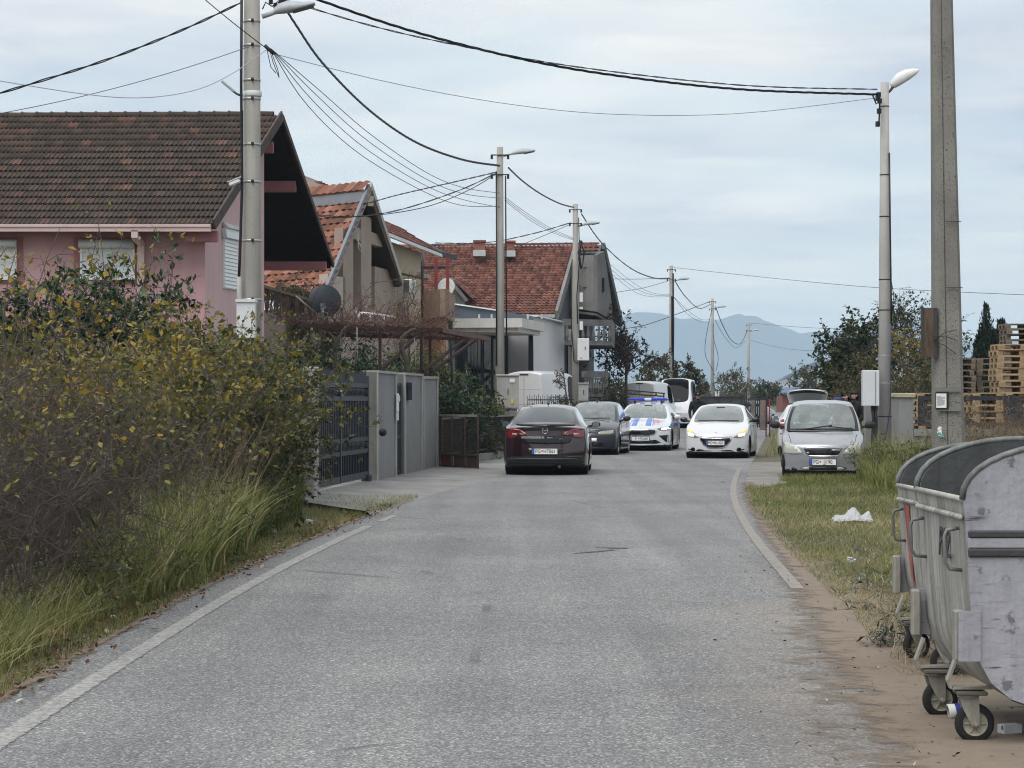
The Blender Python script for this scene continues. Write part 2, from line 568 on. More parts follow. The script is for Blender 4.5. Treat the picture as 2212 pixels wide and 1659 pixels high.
wl_.l(wl_.ramp(wq.outputs[0], [(.30, 0.0), (.62, 1.0)]), wmx.inputs[0]); wl_.l(wtr.outputs[0], wmx.inputs[1]); wl_.l(wl_.bsdf.outputs[0], wmx.inputs[2]); wl_.l(wmx.outputs[0], wl_.out.inputs[0])
def line_cover(o):
 at = o.data.attributes.new('cover', 'FLOAT', 'POINT'); at.data.foreach_set('value', [(0.15, .80, .84, 0.15)[i % 4] for i in range(len(o.data.vertices))])
 return o
ln = MB()
yl = list(np.arange(2, 28.6, 0.6))
ln.grid([[(left_edge(y) + 0.27 + dx, y, 0.0145) for dx in (-.01, 0.025, 0.115, .15)] for y in yl], smooth=False)
tag(line_cover(ln.build('edge_line', wl_.mat, road_o, False)), 'worn white edge line along the left of the road')
ln = MB()
ln.grid([[(left_edge(y) + 0.3 + dx, y, 0.0145) for dx in (-.01, .02, .09, .12)] for y in (29.4, 30.2, 31.0)], smooth=False)
line_cover(ln.build('edge_line', wl_.mat, road_o, False))
es = MB()
yl = list(np.arange(19, 52, 0.3))
es.grid([[(right_edge(y) - 0.26 + dx, y, 0.0172) for dx in (0.0, 0.11)] for y in yl], smooth=False)
tag(es.build('edge_strip', M('edge_concrete', (0.27, 0.25, 0.225), 0.9, .28, 9, speck=.6), road_o), 'pale worn strip along the right edge of the road')
sc_ = MB()
for (cx_, cy_, a_, l_) in ((0.86, 23.6, 0.5, 0.9), (1.05, 24.2, -.3, .6)):
 sc_.add([(cx_ + dx * math.cos(a_) - dy * math.sin(a_), cy_ + dx * math.sin(a_) * 2 + dy * 2, 0.0142) for dx, dy in ((-l_ / 3, 0), (0, -.03), (l_ / 3, .01), (l_ / 4, .06), (0, .04))], [(0, 1, 2, 3, 4)])
sc_.build('patched_scar', M('tar_patch', (0.09, 0.09, 0.095), .8, .4, 9), road_o)
apron = MB()
ay = [30.9, 31.4, 32.0, 32.7, 33.5] + list(np.arange(34.3, 62, 1.0))
apron.grid([[(left_edge(y) + 0.06 + (gx - left_edge(y) - 0.06) * k / 4, y, 0.012 + 0.016 * k) for k in range(5)] for y, gx in ((y, float(np.interp(y, [30.9, 31.4, 33.5, 36, 43, 53, 62], [-1.98, -2.2, -3.02, -3.35, -2.95, -1.95, -.6]))) for y in ay)], smooth=True)
ap = M('apron_concrete', (0.235, 0.23, 0.222), .9, .32, 1.2, bump=.5, bscale=30, speck=.35)
tag(apron.build('pavement', ap), 'cracked concrete apron in front of the grey gates', kind='structure')
rap = MB()
ry = list(np.arange(40.5, 46, .5)) + list(np.arange(46, 58, 1.0))
rap.grid([[(right_edge(y) - 0.05 + k * (1.9 if y > 45.4 else .10 + .36 * (y - 40.5) / 4.9), y, 0.006) for k in range(4)] for y in ry], smooth=True)
tag(rap.build('parking_bay', M('bay_concrete', (0.22, 0.205, 0.19), .9, .3, 1.4, bump=.4, bscale=30, speck=.4)), 'pale gravelly bay under the silver car', kind='structure')
dm = NT('dirt_wash')
dv = dm.pos()
dm.set(Base_Color=dm.mix(dm.noise(dv, 7, 6, .7), (.15, .112, .083), (.26, .21, .16)), Roughness=.95)
dm.bump(dm.noise(dv, 60, 4, .7), .6, .01)
da_ = dm.n('ShaderNodeAttribute'); da_.attribute_name = 'cover'
dn_ = dm.n('ShaderNodeMath', operation='ADD'); dm.l(da_.outputs['Fac'], dn_.inputs[0])
dk_ = dm.n('ShaderNodeMath', operation='MULTIPLY_ADD'); dk_.inputs[1].default_value = 1.6; dk_.inputs[2].default_value = -.8
dm.l(dm.noise(dv, 3.2, 8, .72), dk_.inputs[0]); dm.l(dk_.outputs[0], dn_.inputs[1])
dtr = dm.n('ShaderNodeBsdfTransparent'); dmx = dm.n('ShaderNodeMixShader')
dm.l(dm.ramp(dn_.outputs[0], [(.35, 0.0), (.75, 1.0)]), dmx.inputs[0]); dm.l(dtr.outputs[0], dmx.inputs[1]); dm.l(dm.bsdf.outputs[0], dmx.inputs[2]); dm.l(dmx.outputs[0], dm.out.inputs[0])
for nm, edge, sg, y1, ks in (('dirt_shoulder', right_edge, 1, 44, (-1.1, -.75, -.4, -.1, .25, .7, 1.3)), ('dirt_shoulder', left_edge, -1, 36, (-.22, -.12, -.05, .0, .1, .3, .5))):
 yy_ = list(np.arange(3, y1, .5))
 so = MB().grid([[(edge(y) + sg * k * (1 if sg < 0 or y < 15 else max(.28, 1 - (y - 15) / 12)), y, .0165) for k in ks] for y in yy_], smooth=False).build(nm, dm.mat)
 ca2 = so.data.attributes.new('cover', 'FLOAT', 'POINT')
 ca2.data.foreach_set('value', [c * (.9 if sg < 0 else float(np.interp(y, [15, 24, 32], [1.0, .85, .62]))) for y in yy_ for c in (0.0, .22, .45, .85, 1.0, .55, 0.0)])
 tag(so, ['bare earth washed over the right road edge', 'bare earth along the left road edge'][sg < 0], kind='structure')
sky_pts = [(-1500, 740), (-700, 690), (0, 712), (500, 690), (900, 716), (1200, 712), (1289, 700), (1339, 686), (1373, 674), (1406, 675), (1433, 678), (1470, 689), (1503, 687.5), (1524, 696), (1564, 687.5), (1595.6, 676.8), (1610.6, 682), (1634, 682), (1651, 692.6), (1667.5, 697.6), (1687.6, 706), (1707.7, 711), (1728, 721), (1748, 717.7), (1764.6, 715.3), (1791, 718.7), (1811.5, 716), (1828, 708.6), (1845, 709.3), (1868, 701), (1888.5, 707.6), (1898.5, 709.3), (1935, 699.3), (1955.5, 691), (1972, 693.2), (1989, 702.6), (2040, 722), (2075, 736), (2110, 733), (2150, 741), (2185, 732), (2260, 742), (2500, 700), (3000, 730), (3700, 750)]
mm = NT('mountain_forest')
mv = mm.pos()
mm.set(Base_Color=mm.mix(mm.noise(mv, 0.004, 6, .6), (0.11, 0.13, 0.14), (0.20, 0.21, 0.22)), Roughness=1.0)
def ridge(name, pts, Yr, depth, mat, amp, seed):
 rg = random.Random(seed)
 xs = np.arange(pts[0][0], pts[-1][0] + 1, 10.0)
 hs = np.interp(xs, [p[0] for p in pts], [p[1] for p in pts])
 rows = []
 prof = [(-1.0, -.02), (-.8, .10), (-.62, .22), (-.45, .42), (-.3, .6), (-.15, .82), (0, 1.0), (.3, .6), (.8, 0)]
 bmp = np.interp(xs, np.arange(xs[0], xs[-1] + 90, 45), [rg.uniform(-1, 1) for _ in np.arange(xs[0], xs[-1] + 90, 45)])
 for (t, k) in prof:
  row = []
  for i, (x, h) in enumerate(zip(xs, hs)):
   Yd = Yr + t * depth
   z = (HCAM + (HY - h) / F * Yr) * k
   if 0.05 < k < 1:
    z *= 1 + amp * bmp[i] * (1 if t < 0 else .3)
   row.append(((x - CX) / F * Yr, Yd + (0 if k == 1 else 120 * bmp[i]), z))
  rows.append(row)
 return tag(MB().grid(rows).build(name, mat), kind='structure')
tag(ridge('mountains', sky_pts, 6500, 1100, mm.mat, .18, 3), 'blue hazy mountain range on the horizon')
hm = NT('hill_rock')
hv = hm.pos()
hm.set(Base_Color=hm.mix(hm.ramp(hm.noise(hv, 0.03, 7, .65), [(.42, 0.0), (.58, 1.0)]), (0.09, 0.11, 0.07), (0.27, 0.25, 0.24)), Roughness=1.0)
tag(ridge('hill', [(1600, 858), (1670, 826), (1690, 815), (1711, 805), (1730, 795), (1745, 788), (1762, 781), (1780, 777), (1800, 775.5), (1830, 774), (1900, 772), (1980, 782), (2080, 800), (2200, 815), (2400, 842), (2500, 858)], 2600, 420, hm.mat, .1, 5), 'pale rocky hill behind the trees')
hz = NT('haze_air')
hz.t.nodes.remove(hz.bsdf)
pv = hz.n('ShaderNodeVolumePrincipled')
pv.inputs['Color'].default_value = (0.58, 0.79, 1.0, 1)
pv.inputs['Density'].default_value = 0.00017
pv.inputs['Anisotropy'].default_value = 0.0
hz.l(pv.outputs[0], hz.out.inputs['Volume'])
try:
 hz.mat.cycles.homogeneous_volume = True
except Exception:
 pass
hzo = MB().boxx(-8300, 8300, -450, 8400, -1.0, 256.0).build('haze', hz.mat)
tag(hzo, 'pale blue haze in the air', 'haze', kind='stuff')
# ------------------------------------------------------------------ houses
def roof_mat(name, stops, obj):
 m = NT(name)
 v = m.pos()
 if obj:
  tone = m.n('ShaderNodeObjectInfo').outputs['Random']
 else:
  q = m.n('ShaderNodeAttribute'); q.attribute_name = 'tone'; tone = q.outputs['Fac']
 c = m.ramp(tone, stops)
 li = m.ramp(m.noise(v, 14, 5, .7), [(.45, 0.0), (.7, .75)])
 c = m.mix(li, c, stops[0][1])
 c = m.mix(m.ramp(m.noise(v, 5.5, 6, .75), [(.55, 0.0), (.72, .6)]), c, stops[-2][1])
 wsp = m.ramp(m.noise(v, 30, 2, .5), [(.70, 0.0), (.74, .5)])
 c = m.mix(wsp, c, (.32, .30, .26))
 m.set(Base_Color=c, Roughness=.9)
 m.bsdf.inputs['Specular IOR Level'].default_value = .2
 m.bump(m.noise(v, 45, 4, .7), .6, .01)
 return m.mat
OLD = [(.0, (.052, .042, .036)), (.5, (.066, .051, .043)), (.85, (.088, .062, .050)), (.96, (.115, .070, .054)), (1.0, (.17, .095, .07))]
ORANGE = [(.0, (.10, .050, .036)), (.4, (.205, .088, .058)), (.75, (.28, .125, .082)), (1.0, (.34, .17, .12))]
RED = [(.0, (.075, .038, .032)), (.35, (.14, .058, .044)), (.75, (.195, .082, .060)), (1.0, (.25, .12, .088))]
ROOFM = {k: (roof_mat('tile_%s_loose' % k, s, True), roof_mat('tile_%s' % k, s, False)) for k, s in (('old', OLD), ('orange', ORANGE), ('red', RED))}
def tile_shape(tw, tl, kind):
 """Top profile of one roof tile: local x across, y up the slope, z off the roof."""
 if kind == 'rib':
  prof = [(0, .012), (.06, .032), (.13, .034), (.19, .008), (.47, .006), (.53, .030), (.62, .032), (.68, .008), (1.0, .010)]
 else:
  prof = [(k / 8, .012 + .042 * (0.5 - 0.5 * math.cos(2 * math.pi * (k / 8 * 1.0 + .12)))) for k in range(9)]
 vs, fs = [], []
 for (yy, lift, dz) in ((0.0, .045, -.05), (0.0, .045, 0.0), (tl * 1.10, .0, 0.0)):
  for (x, z) in prof:
   vs.append((x * tw * 1.015, yy, z + lift + dz))
 n = len(prof)
 for r in range(2):
  for i in range(n - 1):
   fs.append((r * n + i, r * n + i + 1, (r + 1) * n + i + 1, (r + 1) * n + i))
 return np.array(vs), np.array(fs)
def tile_roof(parent, E0, E1, R0, R1, tw, tl, kind, colour, keep=300, seed=1, jitter=.006):
 E0, E1, R0, R1 = (Vector(q) for q in (E0, E1, R0, R1))
 rg = random.Random(seed)
 u = (E1 - E0).normalized()
 s = R1 - E1
 n = u.cross(s).normalized()
 if n.z < 0:
  n = -n
 v = n.cross(u).normalized()
 if v.z < 0:
  v = -v
 slope_len = (s - u * s.dot(u)).length
 nr = max(1, round(slope_len / tl))
 tl = slope_len / nr
 tv, tf = tile_shape(tw, tl, kind)
 spots = []
 for i in range(nr):
  t = i / nr
  a, b = E0.lerp(R0, t), E1.lerp(R1, t)
  nc = max(1, int(round((b - a).length / tw)))
  for j in range(nc):
   p = b - u * (tw * (j + 1)) + n * rg.uniform(0, jitter)
   spots.append((p, rg.uniform(-.012, .012), rg.random()))
 def rank(q):
  p = q[0]
  x = CX + F * p.x / p.y
  return (0 if -10 < x < 2212 else 1, p.length)
 spots.sort(key=rank)
 base = Matrix((u, v, n)).transposed()
 sh = shift_of(parent)
 me = bpy.data.meshes.new('roof_tile')
 me.from_pydata([tuple(q) for q in tv], [], [tuple(int(k) for k in f) for f in tf])
 me.materials.append(ROOFM[colour][0])
 for p, ang, r_ in spots[:keep]:
  o = link('roof_tile', me, parent)
  Mx = (base @ Matrix.Rotation(ang, 3, 'Z')).to_4x4()
  Mx.translation = p - sh
  o.matrix_local = Mx
 rest = spots[keep:]
 if rest:
  bn = np.array(base)
  V, Fc, T = [], [], []
  for k, (p, ang, r_) in enumerate(rest):
   V.append(tv @ bn.T + np.array(p)); Fc.append(tf + k * len(tv)); T.append(np.full(len(tf), r_))
  o = np_mesh('roof_tiles', np.concatenate(V), np.concatenate(Fc), ROOFM[colour][1], parent, {'tone': np.concatenate(T)})
  o['kind'] = 'stuff'
def ridge_caps(parent, a, b, colour, ln=.38, r=.11, up=.02, mortar=True):
 a, b = Vector(a), Vector(b)
 d = (b - a).normalized(); L = (b - a).length
 k = int(L / ln)
 side = d.cross(Vector((0, 0, 1))).normalized()
 upv = side.cross(d)
 sh = shift_of(parent)
 m = MB()
 rows = []
 for (t, rr) in ((0, r * 1.16), (.12, r * 1.16), (.13, r), (1.08, r * .92)):
  rows.append([(t * ln, rr * math.cos(q), rr * math.sin(q)) for q in np.linspace(-.15, math.pi + .15, 9)])
 m.grid(rows)
 me = bpy.data.meshes.new('ridge_tile'); me.from_pydata(m.v, [], m.f); me.materials.append(ROOFM[colour][0])
 Bm = Matrix((d, side, upv)).transposed()
 for i in range(k):
  o = link('ridge_tile', me, parent)
  Mx = Bm.to_4x4(); Mx.translation = a + d * (i * ln) + upv * up - sh
  o.matrix_local = Mx
def quad_slab(parent, name, pts, t, mat):
 return MB().slab(pts, t).build(name, mat, parent)
def X_at(px, Y):
 return (px - CX) / F * Y
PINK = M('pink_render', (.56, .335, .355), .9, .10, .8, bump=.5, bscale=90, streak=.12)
PINK2 = M('pink_render_lit', (.62, .43, .44), .9, .10, 1.2, bump=.4, bscale=90, streak=.2)  # gable side paler: the stronger light there is put into the colour
DKPINK = M('dark_pink_trim', (.36, .16, .17), .85, .1, 2, bump=.3)
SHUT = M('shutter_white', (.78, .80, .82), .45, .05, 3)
BLACKWOOD = M('black_stained_boards', (.012, .012, .017), .55, .3, 3)
BARGE = M('weathered_barge_board', (.085, .065, .06), .8, .4, 5, streak=.5)
CREAM = M('gutter_cream', (.62, .47, .46), .6, .12, 2, streak=.15)
# ---- pink house
ph = thing('pink_house', 'pink rendered house with dark weathered tile roof and white roller shutters', 'house', (-9, 54, 0))
E1, R1, B1 = Vector((-6.57, 50.0, 5.40)), Vector((-5.57, 54.9, 8.40)), Vector((-4.77, 60.5, 5.14))
dx = Vector((-9.2, 0.35, 0))
E0, R0, B0 = E1 + dx, R1 + dx, B1 + dx
rf = MB().slab([E0, E1, R1, R0], .10).slab([R0 + Vector((0, .01, 0)), R1 + Vector((0, .01, 0)), B1, B0], .03).build('roof', BARGE, ph)
tile_roof(rf, E0, E1, R0, R1, .215, .335, 'rib', 'old', 300, 3)
ridge_caps(rf, R0 + Vector((0, .06, .02)), R1 + Vector((-.05, .06, .02)), 'old', .36, .10)
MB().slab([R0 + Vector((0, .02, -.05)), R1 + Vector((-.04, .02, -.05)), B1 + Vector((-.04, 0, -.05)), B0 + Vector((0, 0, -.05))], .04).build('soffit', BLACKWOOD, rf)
MB().bar(E1 + Vector((.03, 0, .02)), R1 + Vector((.03, 0, .02)), .05, .24).build('barge_board', BARGE, rf)
MB().bar(R1 + Vector((.03, .05, .0)), B1 + Vector((.03, 0, 0)), .05, .14).build('barge_board', BARGE, rf)
MB().slab([R0 + Vector((0, -.12, -.04)), R1 + Vector((0, -.12, -.04)), R1 + Vector((0, .1, .02)), R0 + Vector((0, .1, .02))], .06).build('mortar_bed', M('ridge_mortar', (.16, .15, .14), .95, .5, 9, bump=.8), rf)
gc_ = MB()
gc_.boxx(E0.x, -6.60, 49.86, 49.99, 5.26, 5.40).boxx(E0.x, -6.60, 49.83, 49.86, 5.36, 5.42)
gc_.build('gutter', CREAM, rf)
W0 = Vector((-6.83, 50.7, 0))
MB().boxx(-15.9, -6.83, 50.7, 50.95, 0, 5.38).build('wall', PINK, ph)
gw = MB()
gA, gB = Vector((-6.83, 50.705, 0)), Vector((-6.03, 55.4, 0))
gw.slab([gA, gB, gB + Vector((0, 0, 8.0)), Vector((-6.12, 54.85, 8.2)), gA + Vector((0, 0, 5.30))], .25, nrm=(.985, -.17, 0))
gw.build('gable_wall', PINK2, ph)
MB().boxx(-15, -6.3, 55.38, 55.6, 0, 8.0).build('wall', PINK, ph)
MB().boxx(-15.2, -15.0, 50.9, 55.4, 0, 5.4).build('wall', PINK, ph)
bm_ = DKPINK
MB().boxx(-8, -5.75, 54.75, 55.0, 7.52, 7.78).build('roof_beam', bm_, rf)
MB().boxx(-8, -5.42, 57.0, 57.3, 6.78, 7.05).build('roof_beam', bm_, rf)
MB().boxx(-8.4, -4.89, 59.8, 60.1, 4.98, 5.20).build('roof_beam', bm_, rf)
MB().boxx(-7.2, -6.50, 50.2, 50.45, 5.06, 5.30).build('roof_beam', bm_, rf)
def shutter_window(px0, px1, py0, py1, Y, parent, nsl):
 a, b = P(px0, py0, Y), P(px1, py1, Y)
 w = MB()
 f = .09 * 0 + .12
 w.boxx(a.x - .15, b.x + .13, Y - .015, Y + .05, b.z - .12, a.z + .07)
 sur = w.build('window', DKPINK, parent)
 m = MB()
 m.boxx(a.x, a.x + .045, Y - .07, Y - .016, b.z, a.z - .18).boxx(b.x - .045, b.x, Y - .07, Y - .016, b.z, a.z - .18)
 m.boxx(a.x - .02, b.x + .01, Y - .09, Y - .016, b.z - .04, b.z)
 m.build('frame', SHUT, sur)
 r_ = .10
 MB().tube([(a.x - .02, Y - .09, a.z - .09), (b.x + .01, Y - .09, a.z - .09)], r_, 14).build('shutter_box', M('shutter_box_grey', (.60, .63, .64), .4, .05, 3), sur)
 h = (a.z - .18 - b.z) / nsl
 me = None
 for i in range(nsl):
  z = b.z + h * i
  s_ = MB().add([(a.x + .045, Y - .035, z), (b.x - .045, Y - .035, z), (b.x - .045, Y - .052, z + h * .25), (a.x + .045, Y - .052, z + h * .25), (b.x - .045, Y - .045, z + h * .85), (a.x + .045, Y - .045, z + h * .85), (b.x - .045, Y - .03, z + h), (a.x + .045, Y - .03, z + h)], [(0, 1, 2, 3), (3, 2, 4, 5), (5, 4, 6, 7)])
  s_.build('shutter_slat', SHUT, sur)
shutter_window(174, 292, 519, 601, 50.69, ph, 15)
shutter_window(-70, 37, 519, 601, 50.69, ph, 15)
gd = (gB - gA).normalized(); gn = Vector((gd.y, -gd.x, 0))
def gpt(Y, z, off):
 t = (Y - gA.y) / gd.y
 q = gA + gd * t + gn * off
 return Vector((q.x, q.y, z))
sw = MB().add([gpt(51.9, 3.9, .02), gpt(53.2, 3.9, .02), gpt(53.2, 5.3, .02), gpt(51.9, 5.3, .02)], [(0, 1, 2, 3)])
sw = MB().slab([gpt(52.0, 4.12, .03), gpt(53.1, 4.12, .03), gpt(53.1, 5.5, .03), gpt(52.0, 5.5, .03)], .05, nrm=gn).build('window', SHUT, ph)
for i in range(13):
 z0 = 4.14 + i * .087
 MB().slab([gpt(52.05, z0, .055), gpt(53.05, z0, .055), gpt(53.05, z0 + .07, .04), gpt(52.05, z0 + .07, .04)], .02, nrm=gn).build('shutter_slat', SHUT, sw)
MB().slab([gpt(51.95, 5.28, .12), gpt(53.15, 5.28, .12), gpt(53.15, 5.5, .10), gpt(51.95, 5.5, .10)], .1, nrm=gn).build('shutter_box', SHUT, sw)
MB().slab([gpt(51.95, 5.5, .15), gpt(53.15, 5.5, .15), gpt(53.15, 5.62, .05), gpt(51.95, 5.62, .05)], .1, nrm=gn).build('awning', M('dirty_white', (.6, .6, .58), .7, .3, 6), sw)
dp = MB()
d0 = P(291, 500, 49.9); d1 = P(291, 514, 49.9); d2 = P(305, 527, 50.62)
dp.boxx(d0.x - .07, d0.x + .07, 49.86, 50.0, d1.z, d0.z + .02)
dp.bar((d1.x, 49.95, d1.z + .03), (d2.x, 50.6, d2.z), .13, .12)
dp.boxx(d2.x - .075, d2.x + .075, 50.52, 50.66, 0, d2.z + .03)
dp.build('downpipe', CREAM, ph)
# ---- beige A-frame house
BEIGE = M('beige_render', (.36, .29, .245), .9, .1, 1.2, bump=.3, bscale=60)
BEIGEL = M('beige_render_pale', (.50, .42, .35), .9, .08, 1.2, bump=.3, bscale=60)
BROWNS = M('brown_soffit_shaded', (.105, .08, .066), .9, .1, 1.5)  # brown, darkened further: shade under roof and in loggia put into the colour
GREYB = M('grey_zinc_trim', (.20, .21, .23), .5, .15, 3)
bh = thing('beige_house', 'beige house with steep orange tile gable, open loggia posts and grey barge boards', 'house', (-6, 78, 0))
R1 = P(800, 412, 78.0); R0 = P(672, 426, 79.6)
rd = (R0 - R1).normalized()
R0 = R1 + rd * 7.5
E1 = P(706, 634, 73.0); E0 = E1 + rd * 7.5
B1 = P(869, 613, 84.0); B0 = B1 + rd * 7.5
rf = MB().slab([E0, E1, R1, R0], .10).build('roof', BROWNS, bh)
MB().slab([R0, R1, B1, B0], .12).build('rear_slope', BROWNS, rf)
up = Vector((0, 0, .02))
tile_roof(rf, E0 + up, E1 + up, R0 + up, R1 + up, .30, .40, 'wave', 'orange', 300, 9)
sd = (E1 - R1).normalized()
nrm = (E1 - E0).cross(R1 - E1).normalized()
nrm = nrm if nrm.z > 0 else -nrm
H = nrm * .34
MB().slab([R1 + H * .2 + sd * .82, R0 + H * .2 + sd * .82, R0 + H + sd * .52, R1 + H + sd * .52], .03).build('ridge_flashing', GREYB, rf)
tile_roof(rf, R0 + H + sd * .58, R1 + H + sd * .58, R0 + H, R1 + H, .30, .6, 'wave', 'orange', 40, 4)
MB().bar(E1 + nrm * .05, R1 + nrm * .10, .10, .34).build('barge_board', GREYB, rf)
MB().bar(R1 + Vector((0, .1, .22)), B1 + Vector((0, 0, .04)), .08, .22).build('barge_board', M('pale_trim', (.42, .41, .38), .7, .15, 3), rf)
MB().bar(R1 + Vector((-1.2, .8, -.25)), R1 + Vector((.02, -.02, -.35)), .3, .35).build('ridge_beam', BEIGEL, rf)
gdir = Vector((B1.x - E1.x, B1.y - E1.y, 0)).normalized()
def gl(px, off=0.0):
 """Point of the gable line under pixel column px, moved back by off along the ridge."""
 k = (px - CX) / F
 t = (k * E1.y - E1.x) / (gdir.x - k * gdir.y)
 q = Vector((E1.x, E1.y, 0)) + gdir * t
 return q + Vector((rd.x, rd.y, 0)) * off
def gpost(px0, px1, z0, z1, mat, nm, off=.15, th=.35):
 a, b = gl(px0, off), gl(px1, off)
 n_ = Vector((gdir.y, -gdir.x, 0))
 MB().slab([(a.x, a.y, z0), (b.x, b.y, z0), (b.x, b.y, z1), (a.x, a.y, z1)], th, nrm=n_).build(nm, mat, bh)
 return a, b
gpost(712, 868, 0, 4.7, BEIGE, 'wall', .20, .25)
a_, b_ = gl(735, 1.9), gl(862, 1.9)
MB().add([(a_.x, a_.y, 4.0), (b_.x, b_.y, 4.0), (b_.x, b_.y, 6.2), (R1.x - 1.9, R1.y + .9, 8.3), (a_.x, a_.y, 6.6)], [(0, 1, 2, 3, 4)]).build('loggia_wall', BROWNS, bh)  # recessed wall, its shade painted in by the darkened brown
gpost(746, 768, 4.0, 7.25, BEIGE, 'post', .1, .3)
gpost(785, 807, 4.0, 7.9, BEIGE, 'post', .1, .3)
gpost(768, 832, 7.0, 7.42, BEIGE, 'lintel', .12, .3)
gpost(766, 826, 4.55, 5.15, BEIGEL, 'parapet', .5, .2)
gpost(714, 751, 4.6, 5.62, BEIGEL, 'parapet', .1, .3)
gpost(826, 866, 4.5, 6.3, BEIGE, 'wall', .35, .2)
for k in range(4):
 a_, b_ = gl(722, .25), gl(748, .25)
 z = 5.72 + .17 * k
 MB().tube([(a_.x, a_.y, z), (b_.x, b_.y, z)], .022, 6).build('railing_bar', M('rail_metal', (.5, .5, .5), .4, .1, 3, metal=.6), bh)
wc_ = [gl(760, .05), gl(776, .02)]
MB().tube([Vector((gl(772, .0).x, gl(772, .0).y, 7.2)), Vector((gl(773, -.02).x, gl(773).y, 6.7)), Vector((gl(778, -.05).x, gl(778).y, 6.55)), Vector((gl(776, -.05).x, gl(776).y, 6.8)), Vector((gl(771, -.02).x, gl(771).y, 6.95))], .025, 5).build('cable_loop', M('white_cable', (.7, .7, .68), .5, .05, 2), bh)
# ---- rear part with the hipped roof and white gutter
rh = thing('beige_rear_house', 'beige house with low red tiled roof, white gutter and brown terrace parapet', 'house', (-4, 92, 0))
A, Bq, Cq, D = P(836, 504, 86), P(950, 549, 98.2), P(900, 508, 96.5), P(815, 458, 86)
A2 = A + (A - Bq) * .25; D2 = D + (A - Bq) * .25
D3 = Vector((D2.x - 1.5, D2.y, D2.z + .4)); C3 = Vector((Cq.x - .8, Cq.y, Cq.z + .3))
rfo = MB().slab([A2, Bq, C3, D3], .10).build('roof', M('roof_under', (.2, .15, .12), .8), rh)
tile_roof(rfo, A2 + Vector((0, 0, .02)), Bq + Vector((0, 0, .02)), D3 + Vector((0, 0, .02)), C3 + Vector((0, 0, .02)), .30, .36, 'wave', 'red', 200, 5)
MB().bar(A2 + Vector((.05, 0, -.06)), Bq + Vector((.05, 0, -.06)), .12, .13).build('gutter', M('gutter_white', (.72, .73, .72), .5, .08, 3), rfo)
tp = P(986, 556, 100.5)
MB().slab([Bq + Vector((0, 0, .05)), tp, C3, Bq + Vector((-.3, 0, .3))], .14).build('porch_roof', M('dark_timber', (.05, .05, .055), .7), rfo)
MB().bar(Bq + Vector((0, 0, 0)), tp + Vector((0, 0, 0)), .1, .2).build('fascia', M('dark_timber', (.05, .05, .055), .7), rfo)
wA, wB = Vector((A2.x - .55, A2.y, 0)), Vector((Bq.x - .75, Bq.y - 1.6, 0))
MB().slab([wA, wB, wB + Vector((0, 0, Bq.z - .05)), wA + Vector((0, 0, A2.z - .05))], .25, nrm=(1, -.1, 0)).build('wall', M('ochre_render', (.47, .39, .29), .9, .08, 1), rh)
MB().slab([wB + Vector((-3, .3, 0)), wB + Vector((0, .01, 0)), wB + Vector((0, .01, 7.2)), wB + Vector((-3, .3, 7.2))], .2).build('wall', M('ochre_render', (.47, .39, .29), .9, .08, 1), rh)
ca = P(862, 575, 90); cb = P(932, 596, 91)
MB().slab([P(862, 577, 88.5), P(931, 594, 92), P(931, 603, 92), P(862, 588, 88.5)], .9, nrm=(.3, -1, 0)).build('window_canopy', M('ochre_trim', (.40, .32, .22), .9), rh)
dm = M('black_pipe', (.02, .02, .022), .5)
MB().tube([P(914, 545, 92), P(914, 562, 91), P(912, 575, 90.6), P(912, 690, 90.6)], .06, 8).build('downpipe', dm, rh)
MB().bar(P(912, 578, 90.4), P(962, 578, 90.6), .08, .1).build('steel_beam', dm, rh)
rs = M('red_oxide_steel', (.20, .035, .03), .6, .15, 2)
for px in (942, 967):
 MB().bar(P(px, 556, 90.5), P(px, 645, 90.5), .13, .13, up=(0, 1, 0)).build('post', rs, rh)
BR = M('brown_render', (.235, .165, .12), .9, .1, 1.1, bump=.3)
BRL = M('brown_render_lit', (.30, .215, .16), .9, .1, 1.1, bump=.3)  # lighter copy for the right-hand face: its light put into the colour
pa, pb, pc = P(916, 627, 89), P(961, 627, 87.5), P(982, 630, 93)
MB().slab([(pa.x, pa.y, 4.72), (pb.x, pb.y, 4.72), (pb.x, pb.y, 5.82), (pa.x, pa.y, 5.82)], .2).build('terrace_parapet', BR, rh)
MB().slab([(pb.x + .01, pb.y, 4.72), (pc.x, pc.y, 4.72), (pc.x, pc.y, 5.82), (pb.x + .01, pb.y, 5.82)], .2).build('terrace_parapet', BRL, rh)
MB().slab([(pa.x, pa.y + .3, 0), (pb.x - .15, pb.y + .3, 0), (pb.x - .15, pb.y + .3, 4.72), (pa.x, pa.y + .3, 4.72)], .2).build('wall', M('rust_render', (.30, .165, .10), .9, .12, 1), rh)
MB().boxx(-3.0, -2.6, 92.5, 92.9, 0, 4.7).build('post', M('pale_render', (.42, .41, .39), .9, .1, 2), rh)
# ---- a roof further back
fh = thing('far_tiled_house', 'red tiled roof showing between the dark gable and the orange ridge', 'house', (-8, 100, 0))
q = [P(640, 376, 96), P(688, 396, 96), P(742, 416, 97), P(640, 425, 94)]
rfo = MB().slab([P(630, 440, 94), P(742, 417, 96), P(690, 392, 99), P(640, 372, 99)], .1).build('roof', M('roof_under', (.2, .15, .12), .8), fh)
tile_roof(rfo, P(625, 442, 94), P(748, 419, 96), P(610, 372, 99), P(690, 392, 99), .3, .36, 'wave', 'red', 120, 5)
MB().boxx(-9.8, -7.6, 96, 99, 0, 9.6).build('wall', BEIGE, fh)
